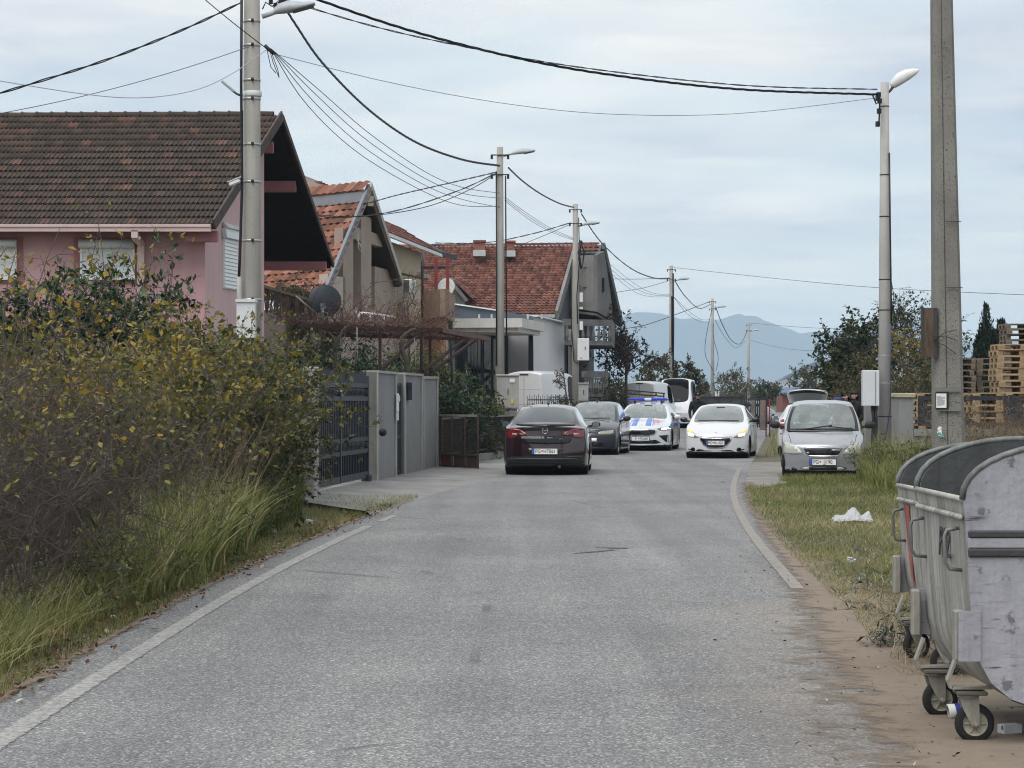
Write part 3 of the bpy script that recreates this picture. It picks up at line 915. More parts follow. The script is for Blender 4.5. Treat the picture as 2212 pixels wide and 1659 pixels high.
# ---- big grey house with the red roof
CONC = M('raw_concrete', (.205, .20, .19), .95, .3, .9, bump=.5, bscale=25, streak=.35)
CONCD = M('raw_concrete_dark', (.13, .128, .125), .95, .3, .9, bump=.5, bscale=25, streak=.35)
gh = thing('grey_house', 'large unrendered grey house with red tiled roof, chimneys and concrete balconies', 'house', (2, 114, 0))
E1, R1, B1 = P(1199, 679, 108), P(1241, 531, 114), P(1339, 696, 120)
RA = P(1300, 529, 114.4)
d_ = Vector((-1, .12, 0)).normalized()
L = 11.0
E0, R0, B0 = E1 + d_ * L, R1 + d_ * L, B1 + d_ * (L + 1)
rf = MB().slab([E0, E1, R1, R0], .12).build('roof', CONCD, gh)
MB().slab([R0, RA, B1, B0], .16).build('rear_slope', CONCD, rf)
tile_roof(rf, E0, E1, R0, R1, .21, .25, 'wave', 'red', 300, 2)
sl = (E1 - R1).normalized()
MB().slab([R1 + sl * .72, RA + sl * .95, RA, R1], .12).build('ridge_overhang', CONCD, rf)
tile_roof(rf, R1 + sl * .72 + Vector((.0, 0, .01)), RA + sl * .72 + Vector((-.1, 0, .01)), R1 + Vector((0, 0, .01)), RA + Vector((-.1, 0, .01)), .27, .36, 'wave', 'red', 30, 6)
ridge_caps(rf, R0 + Vector((0, 0, .03)), RA + Vector((0, 0, .03)), 'red', .42, .09)
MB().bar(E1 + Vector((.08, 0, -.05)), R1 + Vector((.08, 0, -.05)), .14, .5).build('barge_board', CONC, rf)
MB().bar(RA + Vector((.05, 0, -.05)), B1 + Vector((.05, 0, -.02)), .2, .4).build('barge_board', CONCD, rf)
MB().bar(E0 + Vector((0, -.05, -.08)), E1 + Vector((0, -.05, -.08)), .16, .16).build('gutter', M('eave_grey', (.30, .30, .30), .8, .2, 2), rf)
MB().boxx(-8.5, 2.3, 109.2, 109.5, 0, 5.6).build('wall', M('slate_render', (.115, .125, .145), .9, .12, 1), gh)
MB().slab([(2.2, 109.2, 0), (4.3, 119.5, 0), (4.3, 119.5, 6.0), (3.3, 114.2, 9.0), (2.2, 109.2, 5.7)], .25, nrm=(.98, -.2, 0)).build('gable_wall', M('slate_render', (.115, .125, .145), .9, .12, 1), gh)
bx0, bx1 = P(1239, 560, 111.6), P(1289, 560, 111.0)
def bay(pts, mat, nm, th=.15, nrm=None):
 MB().slab(pts, th, nrm=nrm).build(nm, mat, gh)
f0, f1, f2 = P(1232, 545, 112.0), P(1289, 545, 111.2), P(1322, 545, 118.0)
zt, zb1 = 8.62, 5.95
bay([(f0.x, f0.y, zb1 + .1), (f1.x, f1.y, zb1 - .1), (f1.x, f1.y, zt), (f0.x + .1, f0.y, zt)], CONC, 'attic_bay_front')
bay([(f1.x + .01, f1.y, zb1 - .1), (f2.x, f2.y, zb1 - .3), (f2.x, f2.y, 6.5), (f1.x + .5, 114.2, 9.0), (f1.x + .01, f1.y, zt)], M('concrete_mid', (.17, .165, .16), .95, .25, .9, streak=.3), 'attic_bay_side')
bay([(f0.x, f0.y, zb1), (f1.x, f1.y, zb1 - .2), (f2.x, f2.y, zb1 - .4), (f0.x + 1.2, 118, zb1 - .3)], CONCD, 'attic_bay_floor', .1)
wz = f1.lerp(f2, .35)
MB().boxx(wz.x - .06, wz.x + .10, wz.y - .25, wz.y + .2, 6.9, 7.6).build('slot_window', M('dark_opening', (.015, .015, .018), .6), gh)
cpx = f0.lerp(f1, .55)
MB().lathe([(.52, 0), (.52, .03), (.47, .03), (.47, 0)], Matrix.Translation((cpx.x, cpx.y - .03, 7.55)) @ Matrix.Rotation(R(90), 4, 'X'), 28).build('round_moulding', CONCD, gh)
BAL = M('balcony_concrete', (.16, .158, .15), .95, .35, 1.4, bump=.6, bscale=20, streak=.4)
for (zz, x1_, nm, px0, px1) in ((4.35, 1330, 'balcony', 1219, 1330), (1.9, 1318, 'balcony', 1262, 1318)):
 a_, b_, c_ = P(px0, 700, 107.2), P(px1 - 8, 700, 108.5), P(px1, 700, 117)
 h = 1.0
 b2 = MB()
 b2.slab([(a_.x, a_.y, zz), (b_.x, b_.y, zz), (c_.x, c_.y, zz), (a_.x + 1, 117, zz)], .22)
 bo = b2.build(nm, BAL, gh)
 MB().slab([(a_.x, a_.y, zz + h - .3), (b_.x, b_.y, zz + h - .3), (b_.x, b_.y, zz + h), (a_.x, a_.y, zz + h)], .16).build('rail', BAL, bo)
 MB().slab([(b_.x + .01, b_.y, zz + .01), (c_.x, c_.y, zz + .01), (c_.x, c_.y, zz + h), (b_.x + .01, b_.y, zz + h)], .16).build('parapet', BAL, bo)
 nb = 9
 bal = MB().lathe([(.045, 0), (.05, .05), (.09, .22), (.05, .45), (.04, .55), (.06, .68)], None, 8)
 me = bpy.data.meshes.new('baluster'); me.from_pydata(bal.v, [], bal.f); me.materials.append(BAL)
 for i in range(nb):
  o = link('baluster', me, bo)
  o.location = Vector(a_).lerp(Vector(b_), (i + .5) / nb) * 1.0
  o.location.z = zz
  o.location -= shift_of(bo)
MB().boxx(2.75, 2.95, 111.5, 112.6, 2.6, 5.0).build('balcony_door', M('door_white', (.6, .6, .6), .5), gh)
MB().tube([P(1303, 815, 117), P(1312, 790, 112), P(1322, 781, 110)], .03, 5).build('pipe_arm', M('rail_metal', (.5, .5, .5), .4, .1, 3, metal=.6), gh)
MB().boxx(4.25, 4.48, 108.62, 108.7, 2.45, 2.85).build('red_cloth', M('red_cloth', (.28, .03, .025), .8), gh)
for (px, pw, y0, y1) in ((1036, 11, 523, 547), (1102, 9.5, 524, 540)):
 c = P(px, y0, 113.4); wd = pw / F * 113.4
 ch = MB().boxx(c.x - wd, c.x + wd, 113.1, 113.7, c.z - 1.1, c.z).build('chimney', M('chimney_brick', (.26, .11, .085), .9, .25, 5), rf)
 MB().boxx(c.x - wd * 1.25, c.x + wd * 1.25, 113.0, 113.8, c.z, c.z + .08).build('chimney_cap', M('chimney_brick', (.26, .11, .085), .9, .25, 5), ch)
 MB().boxx(c.x - wd * 1.2, c.x + wd * 1.2, 112.5, 113.09, c.z - .75, c.z - .45).build('flashing', M('flashing_pale', (.5, .52, .52), .5), ch)
da, db, dc = P(925, 640, 107.6), P(970, 600, 107.6), P(1010, 652, 107.6)
MB().slab([P(934, 690, 107.8), P(1004, 690, 107.8), P(1004, 650, 107.8), P(966, 606, 107.8), P(934, 640, 107.8)], .3).build('dormer', M('dormer_grey', (.29, .285, .27), .9, .12, 1), gh)
dr = MB().slab([P(964, 597, 107.3), P(1008, 648, 107.3), P(1022, 644, 111), P(978, 600, 111)], .12).build('dormer_roof', CONC, gh)
tile_roof(dr, P(1020, 648, 107.3), P(1024, 643, 110), P(975, 604, 107.3), P(985, 604, 110), .27, .33, 'wave', 'red', 40, 8)
MB().bar(P(927, 641, 107.2), P(965, 598, 107.2), .12, .16).build('dormer_trim', CONC, dr)
MB().bar(P(965, 598, 107.2), P(1009, 650, 107.2), .12, .16).build('dormer_trim', CONC, dr)
# ---- modern annex
an = thing('modern_annex', 'modern white and slate annex with flat canopy and tall dark framed glazing', 'building', (0, 103, 0))
WH = M('white_render', (.66, .66, .69), .85, .06, .8, streak=.06)
GRW = M('grey_render', (.33, .325, .34), .9, .08, 1)
CAN = M('canopy_concrete', (.60, .59, .56), .9, .12, 1.6, streak=.3)
SLATE = M('slate_blue_render', (.10, .12, .15), .8, .1, 1)
w0, w1 = P(1153, 684, 105.2), P(1219, 699, 108.8)
MB().slab([(w0.x, w0.y, 0), (w1.x, w1.y, 0), (w1.x, w1.y, w1.z), (w0.x, w0.y, w0.z)], .3).build('wall', WH, an)
MB().bar((w0.x, w0.y - .02, w0.z + .03), (w1.x, w1.y, w1.z + .03), .45, .06).build('coping', M('coping_white', (.75, .76, .77), .5), an)
v0 = P(1098, 710, 104)
MB().boxx(v0.x, w0.x - .02, 104, 104.25, 0, 4.9).build('wall', GRW, an)
MB().boxx(w0.x - .26, w0.x - .05, 103.3, 103.6, 0, 4.7).build('dark_joint', M('joint_black', (.02, .022, .028), .6), an)
MB().slab([P(982, 657, 104.5), P(1153, 684, 104.5), P(1153, 705, 104.5), P(982, 705, 104.5)], .2).build('wall', SLATE, an)
MB().bar(P(982, 657, 104.3), P(1080, 671, 104.3), .3, .06).build('coping', M('coping_white', (.75, .76, .77), .5), an)
c0, c1, c2 = P(978, 680, 98.0), P(1128, 687, 97.4), P(1176, 704, 103.5)
th = .40
cn = MB()
cn.slab([(c0.x, c0.y, c1.z - th), (c1.x, c1.y, c1.z - th), (c1.x, c1.y, c1.z), (c0.x, c0.y, c1.z)], .2)
cn.slab([(c1.x + .005, c1.y, c1.z - th), (c2.x, c2.y, c1.z - th), (c2.x, c2.y, c1.z), (c1.x + .005, c1.y, c1.z)], .2)
cn.slab([(c0.x, c0.y + .2, c1.z - th + .02), (c1.x - .2, c1.y + .2, c1.z - th + .02), (c2.x - .2, c2.y - .1, c1.z - th + .02), (c0.x, 104, c1.z - th + .02)], .2)
cn.build('canopy', CAN, an)
for px in (1035, 1062, 1085, 1140, 1170):
 t = P(px, 676, 98.6)
 MB().boxx(t.x - .04, t.x + .04, 98.4, 98.6, c1.z, c1.z + .2).build('anchor_stub', CAN, an)
DKF = M('dark_window_frame', (.014, .02, .03), .4)
GLZ = glass_mat('annex_glass', (.25, .32, .36), 1.0, .01)
MB().boxx(P(985, 0, 103.5).x, v0.x, 103.9, 104.1, 0, 1.9).build('dark_wall', M('annex_dark', (.014, .02, .03), .5), an)
MB().boxx(P(985, 0, 103.5).x, v0.x, 105.5, 105.7, 0, 4.6).build('room_wall', M('room_grey', (.03, .035, .045), .8), an)
for (p0, p1) in ((986, 1002), (1010, 1038), (1046, 1060), (1066, 1094)):
 a_, b_ = P(p0, 704, 103.9), P(p1, 790, 103.9)
 w_ = MB()
 w_.boxx(a_.x - .07, a_.x, 103.85, 104, 1.9, 4.75).boxx(b_.x, b_.x + .07, 103.85, 104, 1.9, 4.75).boxx(a_.x, b_.x, 103.85, 104, 1.9, 1.99).boxx(a_.x, b_.x, 103.85, 104, 4.65, 4.75)
 wo = w_.build('window', DKF, an)
 MB().boxx(a_.x + .001, b_.x - .001, 103.92, 103.94, 1.99, 4.65).build('pane', GLZ, wo)
 if p1 - p0 > 25:
  for k in range(3):
   xx = a_.x + (b_.x - a_.x) * (k + 1) / 4
   MB().boxx(xx - .015, xx + .015, 103.87, 103.9, 2.0, 4.6).build('glazing_bar', DKF, wo)
# ------------------------------------------------------------------ poles, lamps, cables
CONCP = M('pole_concrete', (.36, .345, .315), .9, .16, 1.3, bump=.4, bscale=80, speck=.35, streak=.2)
CONCP2 = M('pole_concrete_pale', (.40, .39, .375), .9, .14, 1.3, bump=.3, bscale=80, speck=.25, streak=.15)
BLK = M('cable_black', (.012, .012, .015), .5, .1, 3)
GRYC = M('cable_grey', (.12, .12, .14), .6, .1, 3)
WHC = M('cable_pale', (.42, .40, .44), .6, .1, 3)
LAMPG = M('lamp_grey', (.40, .43, .45), .4, .1, 4)
LAMPD = M('lamp_dark_underside', (.10, .11, .12), .5, .1, 4)
GALV = M('galvanised', (.45, .46, .47), .45, .2, 8, metal=.6)
def lamp_led(parent, base, L, tilt, yaw=0.0, arm=.35, k=1.0):
 """Flat LED street light on a short spigot, pointing to the right and a little up."""
 Mx = Matrix.Translation(base) @ Matrix.Rotation(yaw, 4, 'Z') @ Matrix.Rotation(-tilt, 4, 'Y')
 a = MB().tube([Mx @ Vector((0, 0, 0)), Mx @ Vector((arm * .6, 0, .02)), Mx @ Vector((arm, 0, .04))], .04 * k, 8).build('lamp_arm', LAMPG, parent)
 h = MB()
 rows = []
 for (x, w, z0, z1) in ((arm - .05, .05, .0, .09), (arm + .08, .10, -.01, .14), (arm + .25, .14, -.02, .15), (arm + .5, .13, -.015, .08), (arm + L * .95, .12, .0, .05), (arm + L, .10, .01, .04)):
  rows.append([Mx @ Vector((x, y * k, z * k)) for y, z in ((-w, z0), (-w * .95, (z0 + z1) / 2), (-w * .6, z1), (0, z1 * 1.05), (w * .6, z1), (w * .95, (z0 + z1) / 2), (w, z0), (0, z0 - .012))])
 h.grid(rows, closed=True)
 h.add(rows[-1], [tuple(range(8))]); h.add(rows[0], [tuple(reversed(range(8)))])
 hd = h.build('lamp_head', LAMPG, parent)
 g_ = MB().slab([Mx @ Vector((arm + .28, -.1 * k, -.035 * k)), Mx @ Vector((arm + L * .95, -.09 * k, -.018 * k)), Mx @ Vector((arm + L * .95, .09 * k, -.018 * k)), Mx @ Vector((arm + .28, .1 * k, -.035 * k))], .012)
 g_.build('lamp_lens', LAMPD, hd)
def pole(name, label, px, Y, ztop, rb, rt, mat=CONCP, lean=0.0, group=None, bands=(), n=12):
 x = X_at(px, Y)
 t = thing(name, label, 'pole', (x, Y, 0), group=group)
 MB().tube([(x - lean * 1.0, Y, -.2), (x - lean * .5, Y, ztop * .5), (x, Y, ztop)], [rb, (rb + rt) / 2, rt], n).build('shaft', mat, t)
 for z in bands:
  r = rb + (rt - rb) * z / ztop + .006
  cx_ = x - lean * (1 - z / ztop)
  b = MB().lathe([(r, -.02), (r + .004, -.018), (r + .004, .018), (r, .02)], Matrix.Translation((cx_, Y, z)), 14).build('band', GALV, t)
  MB().box((cx_ + r * .2, Y - r - .02, z), (.05, .05, .06), bev=.01).build('clamp', BLK, t)
 return t
def wire(label, pts, r=.012, mat=BLK, sag=0.0, name='overhead_cable', twist=0, group=None, n=24):
 """A cable through the given points; between two points it hangs with the given sag. twist > 0: that many strands."""
 pts = [Vector(p) for p in pts]
 path = []
 if len(pts) == 2:
  for i in range(n + 1):
   t = i / n
   p = pts[0].lerp(pts[1], t)
   p.z -= sag * 4 * t * (1 - t)
   path.append(p)
 else:
  ts = np.linspace(0, 1, len(pts)); tt = np.linspace(0, 1, n + 1)
  A_ = np.array([list(p) for p in pts])
  for t in tt:
   i = min(int(t * (len(pts) - 1)), len(pts) - 2); u = t * (len(pts) - 1) - i
   p0 = A_[max(i - 1, 0)]; p1 = A_[i]; p2 = A_[i + 1]; p3 = A_[min(i + 2, len(pts) - 1)]
   path.append(Vector(.5 * ((2 * p1) + (-p0 + p2) * u + (2 * p0 - 5 * p1 + 4 * p2 - p3) * u ** 2 + (-p0 + 3 * p1 - 3 * p2 + p3) * u ** 3)))
 m = MB()
 if twist:
  fine = []
  for i in range(len(path) - 1):
   for k in range(5):
    fine.append(path[i].lerp(path[i + 1], k / 5))
  fine.append(path[-1])
  for s_ in range(twist):
   q = []
   dist = 0
   for i, p in enumerate(fine):
    if i:
     dist += (fine[i] - fine[i - 1]).length
    a = dist * 5.2 + s_ * 2 * math.pi / twist
    q.append(p + Vector((0, math.cos(a), math.sin(a))) * r * .9)
   m.tube(q, r * .75, 5)
 else:
  m.tube(path, r, 5)
 o = m.build(name, mat, None, fix=False)
 return tag(o, label, 'cable', group)
def P2(x, y, Y):
 return P(x, y, Y)
p1 = pole('concrete_lamp_post', 'thick concrete street lamp post rising from the hedge before the pink house', 544, 42.6, 9.8, .20, .145, CONCP, -.0, None, (3.45, 4.55, 5.65, 6.35, 7.2, 7.55, 8.2, 8.65), 16)
lamp_led(p1, P(566, 36, 42.6), .72, .22, 0, .30, 1.15)
MB().tube([P(522, -20, 42.4), P(521, 180, 42.4), P(523, 400, 42.4), P(518, 560, 42.4), P(516, 600, 42.4)], .028, 6).build('riser_cable', BLK, p1)
MB().tube([P(517, 598, 42.4), P(517, 690, 42.4)], .045, 8).build('conduit', M('conduit_grey', (.35, .35, .34), .7), p1)
MB().lathe([(.168, -.05), (.175, -.04), (.175, .04), (.168, .05)], Matrix.Translation((X_at(545.5, 42.6), 42.6, P(0, 203, 42.6).z)), 14).build('white_tape', M('tape_white', (.75, .77, .76), .6), p1)
fl = thing('floodlight', 'small grey floodlight bracketed to the post above the pink roof', 'floodlight', P(518, 205, 42.4))
MB().box(P(493, 187, 42.4), (.32, .10, .05), Matrix.Rotation(R(40), 3, 'Y'), bev=.012).build('head', LAMPG, fl)
MB().tube([P(502, 196, 42.4), P(512, 203, 42.4), P(524, 208, 42.45)], .022, 6).build('bracket', LAMPD, fl)
sc_ = thing('security_camera', 'white bullet security camera fixed to the post over the roof edge', 'camera', P(512, 395, 42.3))
MB().box(P(506, 394, 42.3), (.22, .09, .085), Matrix.Rotation(R(-22), 3, 'Y'), bev=.02).build('body', M('camera_white', (.75, .76, .76), .4), sc_)
MB().box(P(496, 397, 42.3), (.03, .075, .075), Matrix.Rotation(R(-22), 3, 'Y')).build('lens_hood', M('camera_dark', (.03, .03, .03), .3), sc_)
MB().box(P(506, 388, 42.3), (.27, .11, .012), Matrix.Rotation(R(-22), 3, 'Y')).build('sun_shield', M('camera_white', (.75, .76, .76), .4), sc_)
MB().tube([P(513, 393, 42.35), P(522, 392, 42.45)], .02, 6).build('bracket', M('camera_white', (.75, .76, .76), .4), sc_)
wb = thing('white_meter_box', 'white meter box on the post behind the top of the hedge', 'box', P(532, 700, 42.2))
MB().boxx(P(513, 0, 42.2).x, P(552, 0, 42.2).x, 42.05, 42.35, P(0, 730, 42.2).z, P(0, 653, 42.2).z).build('body', M('box_white', (.66, .68, .69), .5, .08, 3), wb)
MB().boxx(P(511, 0, 42.2).x, P(554, 0, 42.2).x, 42.02, 42.38, P(0, 653, 42.2).z, P(0, 647, 42.2).z).build('lid', M('box_white', (.66, .68, .69), .5, .08, 3), wb)
def roadpole(px, Y, topy, label, rb, rt, base_px=None, arm=True, lampY=None):
 top = P(px, topy, Y)
 t = pole('concrete_lamp_post', label, px, Y, top.z, rb, rt, CONCP, ((base_px or px) - px) / F * Y * -1 * -1 * 0, 'street lamp posts along the left of the road', (), 12)
 return t
poles = [
 (1080, 67.0, 318, 'concrete lamp post with dark cables standing beside the louvred cabinet', .155, .095, 1087, 337, .85),
 (1243, 95.6, 441, 'concrete lamp post with meter box and cable coils by the grey house', .17, .11, 1247, 489, .95),
 (1450, 139, 574, 'dark streaked lamp post before the two vans', .16, .11, 1456, 607, 1.0),
 (1539, 181, 645, 'lamp post with two long hanging cable loops', .16, .11, 1543, 666, 1.0),
 (1617, 241, 697, 'smallest and farthest lamp post of the row', .17, .12, 1621, 716, 1.1)]
PO = []
for (px, Y, ty, lab, rb, rt, lx, ly, k) in poles:
 t = roadpole(px, Y, ty, lab, rb, rt)
 lamp_led(t, P(lx, ly, Y), .62, .16, 0, .34, k)
 PO.append(t)
 for j, q in enumerate((ty + 22 * 67 / Y * .8, ty + 60 * 67 / Y)):
  b = P(px, q, Y)
  m = MB()
  m.tube([b + Vector((-.25, -.1, 0)), b + Vector((.28, -.1, 0))], .018, 6)
  for s_ in (-1, 1):
   m.box(b + Vector((s_ * .24, -.14, -.06)), (.07, .07, .13))
  m.build('cable_bracket', BLK, t)
p2, p3, p4, p5, p6 = PO
for (t, Y, segs, r) in ((p2, 66.85, [[(1072, 370), (1073, 600), (1072, 790)], [(1092, 380), (1093, 560), (1095, 800)]], .022), (p3, 95.4, [[(1250, 470), (1252, 560), (1246, 640), (1248, 700)], [(1236, 560), (1234, 700), (1240, 780), (1255, 788)]], .022), (p4, 138.8, [[(1454, 590), (1455, 700), (1454, 800)], [(1451, 640), (1452, 760)]], .05)):
 for s_ in segs:
  MB().tube([P(x, y, Y) for x, y in s_], r, 6).build('riser_cable', BLK, t)
MB().tube([P(1256, 520, 95.3), P(1250, 545, 95.2), P(1257, 582, 95.2), P(1262, 545, 95.2), P(1254, 520, 95.3), P(1251, 560, 95.2), P(1256, 580, 95.2)], .05, 6).build('cable_coil', BLK, p3)
for (y0, y1) in ((632, 652), (663, 668), (694, 713)):
 MB().boxx(P(1252, 0, 95.2).x, P(1259, 0, 95.2).x, 95.1, 95.25, P(0, y1, 95.2).z, P(0, y0, 95.2).z).build('junction_box', M('box_white', (.66, .68, .69), .5, .08, 3), p3)
bxp = thing('wall_cabinet', 'white fibre cabinet mounted high on the lamp post by the grey house', 'cabinet', P(1260, 780, 95))
MB().box(P(1260, 755, 95.0), (25 / F * 95, .3, 48 / F * 95), bev=.02).build('body', M('box_white2', (.70, .71, .72), .5, .06, 3), bxp)
MB().box(P(1264, 752, 94.84), (.03, .02, .14)).build('lock', M('camera_dark', (.03, .03, .03), .3), bxp)
MB().box(P(1255, 773, 94.845), (.10, .01, .05)).build('sticker', M('sticker_grey', (.5, .45, .42), .6), bxp)
def cabinet(label, x0, x1, y0, y1, Y, ribs, mat, extra=None, plinth=True):
 t = thing('utility_cabinet', label, 'cabinet', (X_at((x0 + x1) / 2, Y), Y, 0))
 a, b = P(x0, y0, Y), P(x1, y1, Y)
 MB().box(((a.x + b.x) / 2, Y + .16, (a.z + b.z) / 2), (b.x - a.x, .32, a.z - b.z), bev=.015).build('body', mat, t)
 MB().box(((a.x + b.x) / 2, Y + .15, a.z + .02), (b.x - a.x + .05, .40, .045), bev=.01).build('roof', mat, t)
 for i in range(ribs):
  xx = a.x + (b.x - a.x) * (i + .5) / ribs
  MB().boxx(xx - .012, xx + .012, Y - .014, Y + .004, b.z + .05, a.z - .06).build('rib', mat, t)
 MB().boxx((a.x + b.x) / 2 - .01, (a.x + b.x) / 2 + .01, Y - .035, Y - .002, (a.z + b.z) / 2 - .06, (a.z + b.z) / 2 + .1).build('handle', M('camera_dark', (.03, .03, .03), .3), t)
 if plinth:
  MB().boxx(a.x + .06, b.x - .06, Y + .05, Y + .28, 0, b.z).build('plinth', M('plinth_concrete', (.25, .24, .22), .9, .3, 3, bump=.5), t)
 return t
c1 = cabinet('pale grey ribbed electricity cabinet beside the lamp post behind the maroon car', 1074, 1121, 812, 883, 66, 13, M('cabinet_grey', (.46, .455, .43), .6, .12, 4, streak=.15))
a = P(1106, 820, 65.97)
MB().boxx(P(1101, 0, 66).x, P(1112, 0, 66).x, 65.968, 65.972 + .01, P(0, 826, 66).z, P(0, 818, 66).z).build('sticker', M('paper_white', (.78, .78, .76), .7), c1)
MB().boxx(P(1104, 0, 66).x, P(1109, 0, 66).x, 65.966, 65.98, P(0, 872, 66).z, P(0, 862, 66).z).build('warning_sign', M('sign_yellow', (.75, .55, .08), .6), c1)
for k in range(5):
 MB().tube([P(1076 + k * 5, 884, 66.1), P(1077 + k * 5, 895 + k, 66.1), P(1085 + k * 2, 905, 66.1), P(1090, 925, 66.2)], .02, 5).build('cable', M('cable_grey', (.12, .12, .14)), c1)
cabinet('slim grey utility cabinet at the foot of the lamp post behind the dark hatchback', 1250, 1271, 829, 866, 92, 6, M('cabinet_grey2', (.40, .405, .40), .6, .12, 4))
cabinet('small grey cabinet at the foot of the lamp post before the minibus', 1461, 1474, 834, 872, 137.5, 3, M('cabinet_grey3', (.44, .43, .39), .6, .12, 4))
c5 = cabinet('small white gabled cabinet by the far lamp post', 1545, 1554, 846, 862, 176, 0, M('box_white', (.66, .68, .69), .5, .08, 3))
for (dx_, pts) in ((0, [(1538, 668), (1520, 740), (1530, 780), (1540, 800)]), (1, [(1541, 700), (1537, 735), (1557, 770), (1546, 802)])):
 q_ = [np.array(P(x, y, 180.6)) for x, y in pts]
 MB().tube([Vector((1 - t) ** 3 * q_[0] + 3 * t * (1 - t) ** 2 * (q_[1] * 1.5 - q_[0] * .5) + 3 * t * t * (1 - t) * (q_[2] * 1.5 - q_[3] * .5) + t ** 3 * q_[3]) for t in np.linspace(0, 1, 14)], .022, 5).build('hanging_cable', BLK, p5)
pr = pole('concrete_lamp_post', 'pale round lamp post with white lamp beside the silver car', 1911, 53, P(0, 178, 53).z, .165, .095, CONCP2, 0, None, (), 14)
for y in (230, 378, 468, 604, 670, 768, 828, 900):
 z = P(0, y, 53).z; r = .165 + (.095 - .165) * z / 9 + .004
 MB().lathe([(r, -.012), (r + .006, 0), (r, .012)], Matrix.Translation((X_at(1911, 53), 53, z)), 14).build('wire_tie', BLK if y not in (768, 828) else GALV, pr)
MB().tube([P(1921, 330, 52.9), P(1923, 500, 52.85), P(1925, 640, 52.85), P(1925, 700, 52.85)], .02, 6).build('riser_cable', BLK, pr)
MB().tube([P(1925, 690, 52.85), P(1924, 800, 52.85), P(1923, 880, 52.8), P(1916, 930, 52.7), P(1912, 950, 52.7)], .011, 6).build('blue_cable', M('cable_blue', (.02, .04, .12), .5), pr)
MB().tube([P(1925, 605, 52.8), P(1931, 640, 52.8), P(1927, 668, 52.8), P(1938, 690, 52.8), P(1945, 668, 52.8), P(1936, 655, 52.8), P(1926, 672, 52.8)], .010, 5).build('cable_coil', BLK, pr)
hd = MB()
Mx = Matrix.Translation(P(1926, 187, 53)) @ Matrix.Rotation(-R(29), 4, 'Y')
rows = []
for (x, w, z0, z1) in ((.0, .05, -.02, .07), (.06, .10, -.06, .12), (.25, .13, -.06, .20), (.45, .14, -.05, .19), (.62, .12, -.03, .13), (.72, .07, .0, .07), (.745, .02, .03, .05)):
 rows.append([Mx @ Vector((x, y, z)) for y, z in ((-w, z0 * .3), (-w * .9, z1 * .6), (-w * .5, z1), (0, z1 * 1.06), (w * .5, z1), (w * .9, z1 * .6), (w, z0 * .3), (w * .6, z0), (0, z0 * 1.2), (-w * .6, z0))])
hd.grid(rows, closed=True); hd.add(rows[0], [tuple(range(10))]); hd.add(rows[-1], [tuple(range(10))])
hd.build('lamp_head', M('lamp_white', (.68, .69, .68), .35, .06, 4), pr)
MB().tube([P(1913, 203, 53), P(1922, 197, 53), P(1929, 188, 53)], .032, 8).build('lamp_arm', M('rusty_steel', (.10, .06, .045), .8, .4, 20), pr)
m = MB()
for (x, y) in ((1898, 205), (1900, 218), (1896, 212), (1899, 240), (1896, 268)):
 m.box(P(x, y, 52.8), (.08, .08, .12), R(20))
m.tube([P(1885, 205, 52.8), P(1893, 225, 52.8), P(1901, 215, 52.8), P(1899, 262, 52.8)], .02, 5)
m.build('cable_clamps', BLK, pr)
pbx = thing('pole_cabinet', 'tall light grey switch box strapped to the pale lamp post', 'cabinet', P(1880, 877, 52.6))
MB().box(P(1880, 838.5, 52.6), (35 / F * 52.6, .28, 77 / F * 52.6), bev=.012).build('body', M('switch_box', (.62, .65, .66), .5, .06, 3), pbx)
MB().boxx(P(1891.5, 0, 52.4).x, P(1892.5, 0, 52.4).x, 52.444, 52.455, P(0, 874, 52.4).z, P(0, 803, 52.4).z).build('door_seam', M('seam_grey', (.2, .2, .2), .7), pbx)
for dx_ in (-4, 2):
 MB().tube([P(1888 + dx_, 877, 52.6), P(1891 + dx_, 905, 52.6), P(1889 + dx_ * 1.2, 960, 52.6), P(1890, 990, 52.6)], .035, 7).build('conduit', M('conduit_black', (.02, .02, .025), .5), pbx)
hp = thing('concrete_pole', 'massive pitted concrete power pole behind the waste containers', 'pole', (X_at(2042, 36), 36, 0))
hm_ = NT('pitted_concrete')
v_ = hm_.pos()
c_ = hm_.mix(hm_.ramp(hm_.noise(v_, 1.2, 5), [(.3, 0.0), (.7, 1.0)]), (.30, .285, .255), (.20, .19, .175))
c_ = hm_.mix(hm_.ramp(hm_.noise(v_, 55, 3, .6), [(.56, 0.0), (.66, .85)]), c_, (.05, .048, .045))
c_ = hm_.mix(hm_.ramp(hm_.noise(v_, 22, 4, .6), [(.62, 0.0), (.70, .9)]), c_, (.035, .033, .032))
hm_.set(Base_Color=c_, Roughness=.95)
hm_.bump(hm_.noise(v_, 50, 4, .7), 1.0, .02)
xb, xt = X_at(2052, 36), X_at(2034, 36)
secs = []
for (z, xc, w, d) in ((-.2, xb, .25, .22), (.8, X_at(2050, 36), .235, .21), (8.2, xt, .155, .14), (11.5, xt - .06, .125, .115)):
 secs.append([(xc - w, 36 - d * .5, z), (xc - w * .72, 36 - d, z), (xc - w * .30, 36 - d * 1.0, z), (xc - w * .24, 36 - d * .86, z), (xc - w * .18, 36 - d, z), (xc + w * .72, 36 - d, z), (xc + w, 36 - d * .5, z), (xc + w, 36 + d, z), (xc - w, 36 + d, z)])
g_ = MB(); g_.grid(secs, smooth=False, closed=True); g_.build('shaft', hm_.mat, hp)
